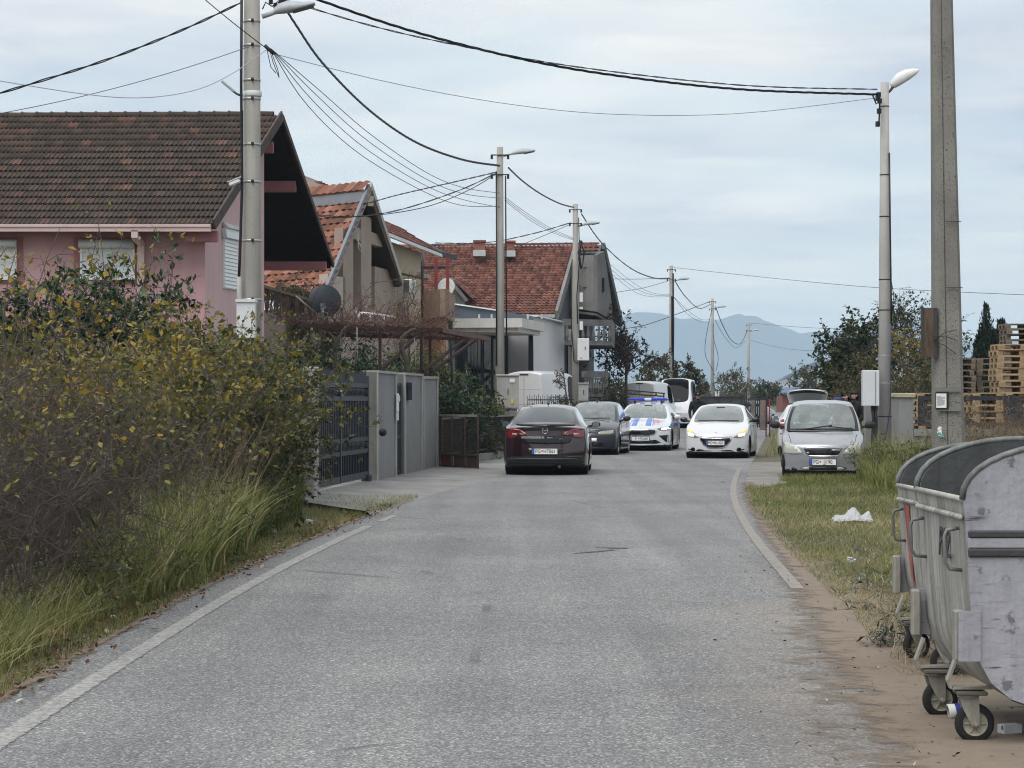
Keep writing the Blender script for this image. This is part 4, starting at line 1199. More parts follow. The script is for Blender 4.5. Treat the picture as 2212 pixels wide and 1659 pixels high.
for y in (480, 622, 785, 800):
 z = P(0, y, 36).z
 xc = float(np.interp(z, [-.2, .8, 8.2, 11.5], [xb, X_at(2050, 36), xt, xt - .06])); w = float(np.interp(z, [.8, 8.2], [.235, .155])) + .005
 if y < 700:
  MB().boxx(xc - w * .2, xc + w, 35.78 - .004, 35.79, z - .012, z).build('joint_line', M('joint_dark', (.06, .06, .06), .9), hp)
bd = thing('wooden_board', 'weathered wooden backing board wired to the side of the massive pole', 'board', P(2004, 772, 35.9))
bm2 = M('old_board_wood', (.115, .082, .058), .85, .45, 3, stretch=(9, 9, 1), bump=.6, bscale=30)
x0, x1 = P(1990, 0, 35.85).x, P(2019, 0, 35.85).x
for i, (za, zb) in enumerate(((665, 683), (683, 717), (717, 745), (745, 770))):
 MB().boxx(x0 + .02, x1 - .02, 35.80, 35.84 + .004 * (i % 2), P(0, zb, 35.85).z + .003, P(0, za, 35.85).z).build('plank', bm2, bd)
MB().boxx(x0, x0 + .02, 35.78, 35.9, P(0, 772, 35.85).z, P(0, 663, 35.85).z).build('edge_batten', M('dark_timber', (.05, .05, .055), .7), bd)
MB().boxx(x1 - .02, x1 + .03, 35.78, 35.9, P(0, 772, 35.85).z, P(0, 665, 35.85).z).build('edge_batten', M('dark_timber', (.05, .05, .055), .7), bd)
for (ya, yb) in ((738, 712), (738, 765), (728, 735)):
 MB().tube([P(2018, ya, 35.75), P(2040, (ya + yb) / 2 - 6, 35.73), P(2066, yb, 35.75)], .007, 4).build('tie_wire', BLK, bd)
nt = thing('paper_notice', 'white paper notice in a black frame taped around the massive pole', 'notice', P(2034, 885, 35.75))
MB().boxx(P(2021, 0, 35.75).x, P(2049, 0, 35.75).x, 35.74, 35.77, P(0, 884, 35.75).z, P(0, 846, 35.75).z).build('frame', M('frame_black', (.015, .015, .018), .5), nt)
npap = MB().boxx(P(2022, 0, 35.75).x, P(2044, 0, 35.75).x, 35.733, 35.738, P(0, 881, 35.75).z, P(0, 850, 35.75).z).build('paper', M('paper_white', (.78, .78, .76), .7), nt)
ink = M('ink_grey', (.28, .28, .32), .8)
for i, (w0, w1) in enumerate(((2023.5, 2033), (2023.5, 2041), (2023.5, 2041.5), (2023.5, 2036), (2025, 2041), (2024, 2041), (2024, 2040), (2024, 2041), (2024, 2039), (2024, 2034))):
 yy = 856 + i * 2.1
 MB().boxx(P(w0, 0, 35.73).x, P(w1, 0, 35.73).x, 35.7295, 35.7315, P(0, yy + .7, 35.73).z, P(0, yy, 35.73).z).build('text_line', ink, npap)
for y0 in (842, 884):
 z = P(0, y0, 35.75).z
 MB().boxx(P(2019, 0, 35.75).x, P(2076, 0, 35.75).x, 35.755, 35.765, z - .03, z + .035).build('tape', M('tape_clear', (.20, .195, .19), .35), nt)
ms = thing('crumpled_tissue', 'crumpled white and turquoise wrapper stuck to the massive pole', 'wrapper', P(2032, 944, 35.72))
def crumple(name, c, sx, sy, sz, mat, parent, seed, n=7, flat_=.0):
 rg = random.Random(seed)
 rows = []
 for i in range(n):
  row = []
  for j in range(n):
   u, v = i / (n - 1) - .5, j / (n - 1) - .5
   e = 1 - (max(abs(u), abs(v)) * 2) ** 2 * .3
   row.append((c[0] + (u * e + rg.uniform(-.06, .06)) * sx, c[1] + rg.uniform(-.5, .5) * sy, c[2] + (v + rg.uniform(-.06, .06)) * sz))
  rows.append(row)
 return MB().grid(rows, smooth=False).build(name, mat, parent)
crumple('tissue', P(2030, 929, 35.73), .10, .03, .11, M('tissue_white', (.75, .76, .76), .8), ms, 4)
crumple('wrapper', P(2032, 940, 35.735), .12, .02, .06, M('wrapper_turquoise', (.22, .52, .50), .6), ms, 6)
# ---- cables
A1 = P(548, -52, 42.6)
wire('thick twisted bundle sweeping from the near post to the right lamp post', [P(560, -50, 42.5), P(700, 4, 43.2), P(900, 70, 44.6), P(1130, 128, 46.4), P(1330, 163, 48), P(1600, 193, 50.5), P(1895, 204, 52.8)], .018, BLK, twist=3, n=40)
wire('thinner twisted cable hanging just under the thick bundle', [P(590, -8, 42.5), P(800, 55, 43.8), P(1000, 100, 45.2), P(1250, 145, 47.3), P(1600, 184, 50.5), P(1895, 193, 52.8)], .011, BLK, twist=2, n=40)
wire('fine grey wire spanning low from the near post to the right lamp post', [P(590, 116, 42.5), P(850, 180, 44.2), P(1100, 225, 46.2), P(1330, 247, 48), P(1600, 245, 50.5), P(1890, 212, 52.8)], .006, GRYC)
wire('thick twisted bundle from the near post down to the second post', [P(612, 10, 42.7), P(640, 55, 44), P(700, 140, 47), P(800, 240, 52.5), P(900, 308, 58), P(1000, 345, 62.8), P(1080, 358, 66.8)], .021, BLK, twist=3, n=40)
for i, (ym, ye, dx_) in enumerate(((250, 417, 0), (262, 428, 10), (285, 448, 24), (310, 445, 40))):
 wire(['upper thin service wire slung from near post to second post', 'second thin service wire slung from near post to second post', 'third thin service wire slung from near post to second post', 'lowest sagging service wire slung from near post to second post'][i],
         [P(585, 105, 42.6), P(690 - dx_ * .7, 195 + i * 10, 47.5), P(800 - dx_ * .6, 290 + i * 14, 53), P(920 - dx_ * .1, 372 + i * 14, 59), P(1000, 405 + i * 13, 63), P(1080, ye, 66.8)], .0085, BLK if i in (0, 3) else GRYC)
wire('twisted supply cable from the near post down to the upper left', [P(520, 6, 42.5), P(400, 62, 41.6), P(250, 122, 40.6), P(120, 165, 39.8), P(-40, 213, 39)], .016, BLK, twist=2, n=36)
wire('thin straight wire running left below the supply cable', [P(545, 98, 42.5), P(-40, 252, 39.5)], .007, GRYC, .12)
wire('pale sagging wire hung across the sky left of the near post', [P(575, 108, 42.4), P(500, 160, 42), P(420, 195, 41.5), P(310, 211, 41), P(180, 203, 40.4), P(-40, 168, 39.5)], .008, WHC)
wire('steep wire dropping from above onto the near post', [P(430, -12, 41.8), P(575, 104, 42.4)], .009, BLK, .02)
jl = thing('cable_splice', 'knot of black cable splices hanging off the near post', 'splice', P(585, 110, 42.5))
MB().tube([P(572, 98, 42.5), P(580, 106, 42.5), P(592, 116, 42.5)], .035, 7).build('splice', BLK, jl)
MB().tube([P(583, 110, 42.5), P(590, 135, 42.5), P(603, 168, 42.5), P(600, 150, 42.5), P(588, 118, 42.5)], .008, 5).build('loop', BLK, jl)
MB().tube([P(575, 100, 42.5), P(585, 145, 42.5), P(596, 158, 42.5)], .008, 5).build('loop', BLK, jl)
ins = thing('insulator_cluster', 'cluster of insulators and black leads at the near lamp bracket', 'insulator', P(590, 5, 42.7))
for (x, y) in ((585, 3), (595, 12), (606, 6), (600, -6), (614, 4)):
 MB().box(P(x, y, 42.6), (.06, .06, .10), R(30)).build('insulator', BLK, ins)
MB().tube([P(567, 20, 42.6), P(574, 5, 42.6), P(588, 14, 42.6), P(600, 4, 42.6), P(612, 12, 42.6)], .014, 5).build('lead', BLK, ins)
wire('upper twin service cable from the second post to the orange ridge', [P(1072, 372, 66.8), P(960, 398, 70), P(860, 421, 74), P(790, 440, 77), P(690, 462, 80)], .014, BLK, twist=2)
wire('lower service cable from the second post across the beige gable', [P(1072, 374, 66.8), P(1000, 408, 66.5), P(900, 443, 66), P(820, 462, 65.5), P(720, 470, 64), P(640, 455, 62)], .013, BLK, twist=2)
wire('drooping service cable from the second post to the pink gable', [P(1072, 376, 66.8), P(1010, 412, 66), P(920, 447, 65), P(800, 466, 63.5), P(700, 465, 62), P(600, 448, 60)], .012, BLK)
wire('twisted bundle from the second post to the third', [P(1098, 362, 67), P(1130, 392, 74), P(1170, 420, 82), P(1210, 440, 90), P(1240, 448, 95)], .022, BLK, twist=2, n=24)
for i in range(3):
 wire(['upper', 'middle', 'lower'][i] + ' slack thin wire between the second and third posts', [P(1090, 425 + 4 * i, 67), P(1140, 462 + 5 * i, 77), P(1190, 493 + 4 * i, 86), P(1240, 515 + 2 * i, 95)], .008, GRYC)
wire('twisted bundle from the third post to the dark streaked post', [P(1256, 462, 95.6), P(1300, 525, 107), P(1360, 578, 122), P(1410, 600, 132), P(1448, 602, 138.8)], .026, BLK, twist=2, n=24)
for i in range(3):
 wire(['upper', 'middle', 'lower'][i] + ' slack thin wire between the third post and the dark streaked post', [P(1250, 517, 95.6), P(1310, 565 + 8 * i, 108), P(1370, 612 + 9 * i, 123), P(1410, 633 + 4 * i, 132), P(1448, 636 + 2 * i, 138.8)], .010, GRYC)
wire('twisted bundle from the dark streaked post to the looped post', [P(1458, 607, 139), P(1480, 640, 150), P(1510, 666, 168), P(1536, 657, 180.8)], .03, BLK)
for i in range(2):
 wire(['upper', 'lower'][i] + ' slack wire between the dark streaked post and the looped post', [P(1454, 640, 139), P(1485, 670 + 8 * i, 153), P(1515, 690 + 5 * i, 170), P(1536, 690 + 3 * i, 180.8)], .014, GRYC)
wire('bundle from the looped post to the farthest post', [P(1546, 662, 181), P(1560, 700, 195), P(1580, 735, 212), P(1600, 742, 228), P(1614, 714, 240)], .035, BLK)
wire('lower bundle from the looped post to the farthest post', [P(1544, 690, 181), P(1566, 728, 199), P(1590, 751, 219), P(1612, 735, 240)], .02, GRYC)
wire('wire from the dark streaked post level towards the grey house', [P(1446, 600, 138.6), P(1350, 603, 128), P(1190, 595, 112)], .014, BLK)
wire('rising wire from the grey house balcony to the dark streaked post', [P(1446, 606, 138.6), P(1390, 622, 130), P(1330, 632, 122), P(1235, 655, 112)], .014, BLK)
wire('long straight wire from the dark streaked post to the right edge', [P(1456, 578, 139), P(1700, 604, 125), P(1920, 623, 112), P(2260, 639, 95)], .014, GRYC)
wire('service cables from the looped post to the balcony', [P(1532, 652, 180.6), P(1450, 683, 160), P(1390, 703, 140), P(1330, 712, 118)], .022, BLK, twist=2)
wire('service cable from the third post to the brown porch roof', [P(1233, 481, 95.4), P(1150, 505, 96), P(1050, 524, 97), P(940, 525, 98)], .016, BLK, twist=2)
wire('low service cable from the third post behind the second post', [P(1233, 484, 95.4), P(1160, 515, 93), P(1080, 545, 90), P(900, 595, 82), P(800, 612, 76)], .012, BLK)
wire('thin wire from the farthest post towards the trees', [P(1620, 698, 241), P(1750, 708, 215), P(1900, 712, 190), P(2120, 722, 160)], .02, GRYC)
wire('second thin wire from the farthest post sagging towards the trees', [P(1622, 735, 241), P(1680, 750, 225), P(1740, 757, 205), P(1820, 756, 180)], .018, GRYC)
# ------------------------------------------------------------------ gate, walls, fence, pergola on the left
WALLC = M('wall_concrete', (.225, .227, .232), .92, .14, 1.1, bump=.35, bscale=50, streak=.22)
WALLE = M('wall_concrete_edge', (.33, .32, .30), .92, .2, 2, bump=.35, bscale=50, streak=.3)
GATE = M('gate_blue_grey', (.034, .040, .052), .5, .12, 2)
GATEP = M('gate_sheet', (.011, .016, .027), .55, .1, 2)
gw = thing('garden_wall', 'grey concrete garden wall with ribs beside the dark gate', 'wall', (-2.3, 46, 0))
wl0 = Vector((-2.54, 42.7, 0)); wd = Vector((.85, 8.9, 0)).normalized(); wn_ = Vector((wd.y, -wd.x, 0))
def wseg(y0, y1, h0, h1, nm='panel'):
 a = wl0 + wd * ((y0 - 42.7) / wd.y); b = wl0 + wd * ((y1 - 42.7) / wd.y)
 MB().slab([a, b, b + Vector((0, 0, h1)), a + Vector((0, 0, h0))], .22, nrm=wn_).build(nm, WALLC, gw)
 for (s0, s1) in ((y0, y0 + .16), (y1 - .22, y1)):
  p = wl0 + wd * ((s0 - 42.7) / wd.y) + wn_ * .025; q = wl0 + wd * ((s1 - 42.7) / wd.y) + wn_ * .025
  MB().slab([p, q, q + Vector((0, 0, h1 + .02)), p + Vector((0, 0, h0 + .02))], .27, nrm=wn_).build('rib', WALLE, gw)
 MB().slab([a + wn_ * .04 + Vector((0, 0, h0)), b + wn_ * .04 + Vector((0, 0, h1)), b - wn_ * .26 + Vector((0, 0, h1)), a - wn_ * .26 + Vector((0, 0, h0))], .05, nrm=(0, 0, -1)).build('coping', WALLE, gw)
wseg(42.72, 45.2, 2.08, 2.08)
wseg(46.25, 49.0, 2.08, 2.08)
wseg(49.08, 51.6, 2.02, 2.05)
gp = thing('gate_pillar', 'concrete gate pillar half hidden by the end of the hedge', 'pillar', (-3.13, 35.7, 0))
MB().box((-3.16, 35.8, 1.05), (.19, .42, 2.1), -.1, bev=.015).build('shaft', WALLE, gp)
ga, gb_ = Vector((-3.62, 33.2, 0)), Vector((-2.68, 42.4, 0))
gd_ = (gb_ - ga).normalized(); gn_ = Vector((gd_.y, -gd_.x, 0)); GL = (gb_ - ga).length
sg = thing('sliding_gate', 'dark blue grey sliding gate with vertical slats and spear tops', 'gate', (ga + gb_) / 2)
def grect(s0, s1, z0, z1, th, mat, nm, off=0.0, parent=None):
 a, b = ga + gd_ * s0 + gn_ * off, ga + gd_ * s1 + gn_ * off
 return MB().slab([(a.x, a.y, z0), (b.x, b.y, z0), (b.x, b.y, z1), (a.x, a.y, z1)], th, nrm=gn_).build(nm, mat, parent or sg)
grect(.0, GL, .16, 1.80, .012, GATEP, 'back_sheet', -.03)
for (z0, z1) in ((.13, .25), (.60, .68), (.82, .90), (1.56, 1.64), (1.80, 1.88)):
 grect(0, GL, z0, z1, .06, GATE, 'rail', .015)
for s_ in (0, 3.08, GL - 3.0, GL - .10):
 grect(s_, s_ + .09, .13, 2.02, .075, GATE, 'stile', .025)
ns = 54
for i in range(ns):
 s_ = .12 + (GL - .24) * i / ns
 Y_ = ga.y + gd_.y * s_
 if Y_ < 36.0:
  continue
 grect(s_, s_ + .045, .90, 1.56, .025, GATE, 'slat', .005)
 grect(s_, s_ + .045, .25, .60, .02, GATEP, 'slat', .0)
 if i % 1 == 0:
  h = 2.06 + .03 * math.sin(i * .5)
  q = ga + gd_ * (s_ + .02)
  MB().add([(q.x - .014, q.y, 1.88), (q.x + .014, q.y, 1.88), (q.x + .014, q.y, h), (q.x, q.y, h + .06), (q.x - .014, q.y, h), (q.x, q.y + .02, 1.88), (q.x, q.y + .02, h)], [(0, 1, 2, 3, 4), (1, 5, 6, 2), (5, 0, 4, 6), (2, 6, 3), (6, 4, 3)]).build('spear', GATE, sg)
m = MB()
for row_z in (.75, 1.72):
 for i in range(46):
  q = ga + gd_ * (3.0 + i * .135) + gn_ * .01
  m.lathe([(.045, -.008), (.055, 0), (.045, .008), (.036, 0), (.045, -.008)], Matrix.Translation((q.x, q.y, row_z)) @ Matrix.Rotation(R(90), 4, 'Y'), 8)
m.build('scroll_band', GATE, sg)
MB().box((gb_.x - .02, gb_.y - .12, .09), (.16, .3, .2), -.1, bev=.02).build('wheel_box', M('gate_motor', (.025, .03, .04), .6), sg)
MB().lathe([(.0, .0), (.07, .0), (.075, .02), (.05, .05), (0, .055)], Matrix.Translation((X_at(829 - 2, 42.68), 42.66, P(0, 934, 42.7).z)) @ Matrix.Rotation(R(90), 4, 'X'), 14).build('rubber_stop', BLK, gw)
fg = thing('foot_gate', 'narrow dark foot gate between the grey wall panels', 'gate', (-2.27, 45.7, 0))
a, b = wl0 + wd * 2.55 - wn_ * .08, wl0 + wd * 3.55 - wn_ * .08
MB().slab([(a.x, a.y, .06), (b.x, b.y, .06), (b.x, b.y, 1.9), (a.x, a.y, 1.9)], .04, nrm=wn_).build('leaf', GATEP, fg)
for i in range(9):
 q = a.lerp(b, (i + .5) / 9) + wn_ * .02
 MB().box((q.x, q.y, .98), (.03, .04, 1.8), 0).build('slat', GATE, fg)
for z in (.1, .8, 1.55, 1.85):
 MB().slab([(a.x + .03, a.y, z), (b.x + .03, b.y, z), (b.x + .03, b.y, z + .07), (a.x + .03, a.y, z + .07)], .03, nrm=wn_).build('rail', GATE, fg)
mbx = thing('mailbox', 'small dark metal mailbox hung on the grey wall', 'mailbox', P(884, 850, 46.9))
MB().box(P(884, 845, 46.8), (.10, .34, .36), .1, bev=.01).build('body', M('mailbox_dark', (.03, .035, .04), .5), mbx)
MB().slab([P(880, 833, 46.6), P(889, 834, 46.6), P(889, 831, 47.1), P(881, 830, 47.1)], .03).build('lid', M('mailbox_dark', (.03, .035, .04), .5), mbx)
bl = thing('intercom', 'white intercom plate with paint smear on the wall end', 'intercom', P(852, 860, 44.9))
q = wl0 + wd * 2.3 + wn_ * .06
MB().box((q.x, q.y, 1.52), (.04, .16, .36), -.1, bev=.01).build('plate', M('intercom_white', (.72, .72, .71), .5), bl)
MB().box((q.x + .03, q.y, 1.60), (.03, .10, .12), -.1, bev=.008).build('speaker', M('intercom_grey', (.55, .56, .57), .4), bl)
MB().box((q.x + .002, q.y - .03, 1.25), (.03, .10, .16), -.1).build('paint_smear', M('intercom_white', (.72, .72, .71), .5), bl)
BRN = M('brown_steel', (.055, .034, .027), .7, .25, 3, speck=.2)
RUSTP = M('rusty_sheet', (.12, .035, .028), .75, .4, 2)
MESH = M('wire_mesh_dark', (.025, .018, .017), .8, .3, 4)
lf = thing('brown_gate_leaf', 'low brown steel gate leaf with mesh and solid lower panels swung open', 'gate', (-1.2, 51, 0))
la, lb = Vector((-1.64, 51.7, 0)), Vector((-.75, 50.4, 0))
def lrect(t0, t1, z0, z1, mat, nm, th=.03, off=0):
 p, q = la.lerp(lb, t0), la.lerp(lb, t1)
 return MB().slab([(p.x, p.y, z0), (q.x, q.y, z0), (q.x, q.y, z1), (p.x, p.y, z1)], th, nrm=(-.8, -.6, 0)).build(nm, mat, lf)
MB().bar((la.x, la.y, 1.22), (lb.x, lb.y, 1.22), .05, .05).build('top_rail', M('rail_worn', (.20, .18, .16), .7, .3, 8), lf)
for z in (.08, .34):
 MB().bar((la.x, la.y, z), (lb.x, lb.y, z), .04, .04).build('rail', BRN, lf)
for t in (0, .33, .67, 1):
 q = la.lerp(lb, t)
 MB().bar((q.x, q.y, .05), (q.x, q.y, 1.24), .04, .04, up=(0, 1, 0)).build('stile', BRN, lf)
for i, mt in enumerate((RUSTP, BRN, BRN)):
 lrect(i / 3 + .03, (i + 1) / 3 - .03, .09, .33, mt, 'lower_panel')
def wire_mesh(p, q, z0, z1, step, mat, nm, parent, r=.0035):
 m = MB()
 p, q = Vector(p), Vector(q); L_ = (q - p).length
 for i in range(int(L_ / step) + 1):
  c = p.lerp(q, i * step / L_)
  m.tube([(c.x, c.y, z0), (c.x, c.y, z1)], r, 3, caps=False)
 for i in range(int((z1 - z0) / step) + 1):
  z = z0 + i * step
  m.tube([(p.x, p.y, z), (q.x, q.y, z)], r, 3, caps=False)
 return m.build(nm, mat, parent, fix=False)
wire_mesh(la, lb, .35, 1.2, .045, MESH, 'wire_mesh', lf, .006)
fn = thing('brown_mesh_fence', 'low brown mesh fence on a concrete kerb behind the maroon car', 'fence', (-.6, 58, 0))
fpts = [Vector((-1.62, 52.2, 0)), Vector((-.82, 56.6, 0)), Vector((.1, 62.5, 0)), Vector((1.0, 70, 0)), Vector((2.4, 80, 0)), Vector((3.2, 88, 0))]
for i in range(len(fpts) - 1):
 p, q = fpts[i], fpts[i + 1]
 MB().bar((p.x, p.y, .11), (q.x, q.y, .11), .25, .24).build('kerb', M('kerb_concrete', (.22, .21, .19), .95, .3, 3, bump=.5), fn)
 MB().bar((p.x, p.y, 1.14), (q.x, q.y, 1.14), .045, .045).build('rail', M('rail_worn', (.20, .18, .16), .7, .3, 8), fn)
 MB().bar((p.x, p.y, .32), (q.x, q.y, .32), .04, .04).build('rail', BRN, fn)
 wire_mesh(p, q, .30, 1.12, .06, MESH, 'wire_mesh', fn, .006)
 k = max(2, int((q - p).length / 1.5))
 for j in range(k):
  c = p.lerp(q, j / k)
  MB().bar((c.x, c.y, .2), (c.x, c.y, 1.17), .05, .05, up=(0, 1, 0)).build('post', BRN, fn)
pk = thing('picket_fence', 'black picket fence before the white van beside the annex', 'fence', (1.5, 88, 0))
a, b = P(1140, 0, 88), P(1236, 0, 90)
for z in (.5, 1.55):
 MB().bar((a.x, a.y, z), (b.x, b.y, z), .03, .04).build('rail', GATEP, pk)
for i in range(22):
 c = Vector(a).lerp(Vector(b), i / 21)
 MB().bar((c.x, c.y, .1), (c.x, c.y, 1.76 if i % 2 else 1.70), .022, .022, up=(0, 1, 0)).build('picket', GATEP, pk)
fr = thing('steel_rail_frame', 'dark steel rail frame standing in front of the lettered van', 'rail', (5.5, 112, 0))
for (p, q) in ((P(1305, 848, 110), P(1434, 856, 112)), (P(1318, 840, 111), P(1436, 850, 113)), (P(1318, 840, 111), P(1318, 905, 111)), (P(1434, 850, 113), P(1434, 905, 113)), (P(1462, 866, 124), P(1520, 872, 125)), (P(1466, 866, 124), P(1466, 905, 124))):
 MB().bar(p, q, .06, .06).build('rail', BRN, fr)
PER = M('rusty_red_steel', (.048, .022, .020), .75, .35, 3, speck=.3)
pg = thing('pergola', 'rusty red steel pergola with diagonal braces over the garden', 'pergola', (-3, 60, 0))
q0, q1, q2 = P(640, 711, 56), P(953, 712, 60), P(1057, 733, 66)
zt = 3.40
def flatz(p, z):
 return Vector((p.x, p.y, z))
q0, q1, q2 = flatz(q0, zt), flatz(q1, zt), flatz(q2, 3.32)
MB().bar(q0, q1, .09, .10).build('front_beam', PER, pg)
MB().bar(q1, q2, .10, .13).build('side_beam', M('rusty_brown_steel', (.13, .08, .068), .75, .3, 3), pg)
back = Vector((-1.3, 6.5, 0))
for i in range(12):
 c = q0.lerp(q1, (i + .3) / 12)
 MB().bar(c + Vector((0, 0, .07)), c + Vector((.5, 6.2, .02)), .05, .05).build('cross_bar', PER, pg)
MB().bar(q0 + Vector((.5, 3, -.15)), q1 + Vector((.5, 3, -.15)), .08, .08).build('cross_beam', PER, pg)
MB().bar(q0 + Vector((.6, 6.2, 0)), q2 + Vector((-.6, .2, 0)), .08, .08).build('rear_beam', PER, pg)
for i in range(9):
 c = q1.lerp(q2, i / 8)
 MB().bar(c + Vector((.02, -.06, .0)), c + Vector((-.6, .35, .03)), .04, .03).build('rafter_end', PER, pg)
for (px, Y) in ((821, 57.6), (910, 60.2), (929, 62)):
 c = P(px, 0, Y)
 MB().bar((c.x, Y, 0), (c.x, Y, zt), .075, .075, up=(0, 1, 0)).build('post', PER, pg)
for (p, q) in ((P(820, 802, 57.7), P(915, 714, 59.6)), (P(913, 802, 60.3), P(1003, 734, 63)), (P(932, 803, 62), P(1026, 735, 64.6))):
 MB().bar(p, q, .07, .07).build('brace', PER, pg)
tr = thing('terrace_rail', 'white pipe rail curving along the terrace above the pergola', 'rail', P(810, 690, 68))
MB().tube([P(769, 676, 70), P(800, 678, 70), P(830, 682, 70), P(850, 686, 70), P(862, 689, 70)], .045, 7).build('pipe', M('pipe_white', (.75, .76, .76), .5), tr)
for x in (775, 800, 830, 855):
 MB().tube([P(x, 677 + (x - 775) * .12, 70), P(x, 690 + (x - 775) * .1, 70)], .035, 6).build('stub', M('pipe_white', (.75, .76, .76), .5), tr)
ds = thing('dark_satellite_dish', 'large dark satellite dish seen from behind above the hedge', 'satellite dish', P(700, 690, 62))
c = P(702, 649, 62)
Mx = Matrix.Translation(c) @ Matrix.Rotation(R(12), 4, 'Z') @ Matrix.Rotation(R(90 - 12), 4, 'X')
MB().lathe([(.0, .075), (.15, .068), (.30, .042), (.40, .016), (.445, .0), (.452, -.008), (.445, -.012), (.39, .004), (.29, .03), (.14, .055), (0, .062)], Mx, 30).build('reflector', M('dish_dark', (.012, .02, .028), .45, .1, 2), ds)
MB().tube([P(697, 665, 61.7), P(698, 700, 61.7)], .035, 8).build('mast', M('mast_grey', (.16, .18, .2), .6), ds)
MB().box(P(698, 662, 61.75), (.14, .12, .16)).build('bracket', M('mast_grey', (.16, .18, .2), .6), ds)
MB().tube([P(690, 685, 61.7), P(697, 672, 61.65), P(707, 676, 61.7), P(709, 690, 61.7)], .008, 5).build('cable_loop', WHC, ds)
ws = thing('white_satellite_dish', 'small white satellite dish before the dormer', 'satellite dish', P(963, 640, 92))
MB().lathe([(.0, -.06), (.18, -.045), (.30, -.018), (.36, .0), (.37, .008), (.36, .01), (.18, -.03), (0, -.045)], Matrix.Translation(P(964, 620, 92)) @ Matrix.Rotation(R(-20), 4, 'Z') @ Matrix.Rotation(R(80), 4, 'X'), 24).build('reflector', M('dish_white', (.66, .68, .68), .5), ws)
MB().tube([P(963, 620, 92.2), P(962, 640, 92.2)], .03, 6).build('mast', M('mast_grey', (.16, .18, .2), .6), ws)
ac = thing('air_conditioner', 'white air conditioner outdoor unit on the beige house wall', 'air conditioner', P(883, 633, 84.5))
c = P(884, 619, 84.5)
MB().box(c, (.36, .8, .50), -.16, bev=.02).build('body', M('ac_white', (.66, .66, .62), .5, .05, 3), ac)
MB().box(c + Vector((-.09, -.40, 0)), (.20, .03, .44), -.16).build('side_grille', M('ac_dark', (.06, .06, .065), .6), ac)
MB().lathe([(.0, .0), (.17, .0), (.19, -.02), (.2, 0)], Matrix.Translation(c + Vector((.19, .03, 0))) @ Matrix.Rotation(R(90), 4, 'Y'), 16).build('fan_grille', M('ac_grey', (.35, .35, .35), .5), ac)
sb = thing('slatted_balcony', 'brown slatted balcony rail below the pink house gable', 'balcony', P(620, 660, 63))
p, q = P(566, 618, 62), P(682, 652, 64)
MB().bar(p, q, .08, .08).build('top_rail', M('balcony_rail', (.16, .13, .11), .8, .3, 4), sb)
for i in range(34):
 c = p.lerp(q, i / 33)
 b = P(566 + i * 3.4 + 6 * math.sin(i), 672 + i * .8, 62.2 + i * .05)
 MB().bar(c, Vector((b.x, b.y, b.z)), .035, .02).build('slat', M('balcony_slat', (.10, .07, .058), .85, .3, 5), sb)
MB().bar(P(640, 640, 61.5), P(716, 706, 60), .035, .035).build('stay', M('rail_worn', (.20, .18, .16), .7, .3, 8), sb)
MB().slab([P(560, 670, 65), P(700, 672, 66), P(700, 1000, 66), P(560, 1000, 65)], .2).build('terrace_wall', M('terrace_wall_render', (.26, .22, .2), .9, .2, 1), bh)
# ------------------------------------------------------------------ vehicles
def paint(name, col, metal=0.0, rough=.28, dirt=.25, coat=.8, base=.5):
 if name in MATS:
  return MATS[name]
 m = NT(name)
 v = m.pos((1, 1, 1), True)
 d = m.ramp(m.noise(v, 2.4, 6, .65), [(.42, 0.0), (.75, dirt)])
 sep = m.n('ShaderNodeSeparateXYZ'); m.l(v, sep.inputs[0])
 lowz = m.n('ShaderNodeMapRange'); lowz.inputs[1].default_value = .15; lowz.inputs[2].default_value = .75
 lowz.inputs[3].default_value = dirt * 1.6; lowz.inputs[4].default_value = 0.0
 m.l(sep.outputs[2], lowz.inputs[0])
 nz = m.n('ShaderNodeMath', operation='MULTIPLY'); m.l(lowz.outputs[0], nz.inputs[0]); m.l(m.noise(v, 5, 5, .7), nz.inputs[1])
 c = m.mix(d, col, mul(col, .8))
 c = m.mix(nz.outputs[0], c, (.16, .145, .125))
 m.set(Base_Color=c, Roughness=rough, Metallic=metal)
 m.bsdf.inputs['Specular IOR Level'].default_value = base
 m.bsdf.inputs['Coat Weight'].default_value = coat
 m.bsdf.inputs['Coat Roughness'].default_value = .06
 return m.mat
RUB = M('tyre_rubber', (.018, .018, .019), .85, .2, 6, obj=True)
TRIM = M('black_plastic', (.018, .018, .02), .55, .2, 3, obj=True)
GLOSSB = flat('gloss_black', (.008, .008, .01), .12, 0, .5)
RIM = M('alloy', (.42, .43, .44), .35, .1, 6, metal=.7, obj=True)
CHROME = M('chrome', (.75, .76, .78), .12, .05, 5, metal=1.0)
SEAT = M('seat_cloth', (.05, .05, .055), .9, .2, 8, obj=True)
PLATE = M('plate_white', (.78, .78, .77), .45, .05, 8, obj=True)
PLATEB = flat('plate_blue', (.02, .09, .42), .45)
PLATER = flat('plate_red', (.62, .05, .05), .5)
INK = flat('plate_ink', (.012, .012, .015), .5)
G_CLEAR = glass_mat('car_glass', (.66, .76, .74), dusty=.22, k=1.8)
G_DARK = glass_mat('car_glass_tinted', (.05, .05, .055), dusty=.05, k=1.8)
G_VAN = glass_mat('van_glass', (.03, .035, .04), .3, k=.8)
G_LAMP = glass_mat('lamp_glass', (.88, .90, .90))
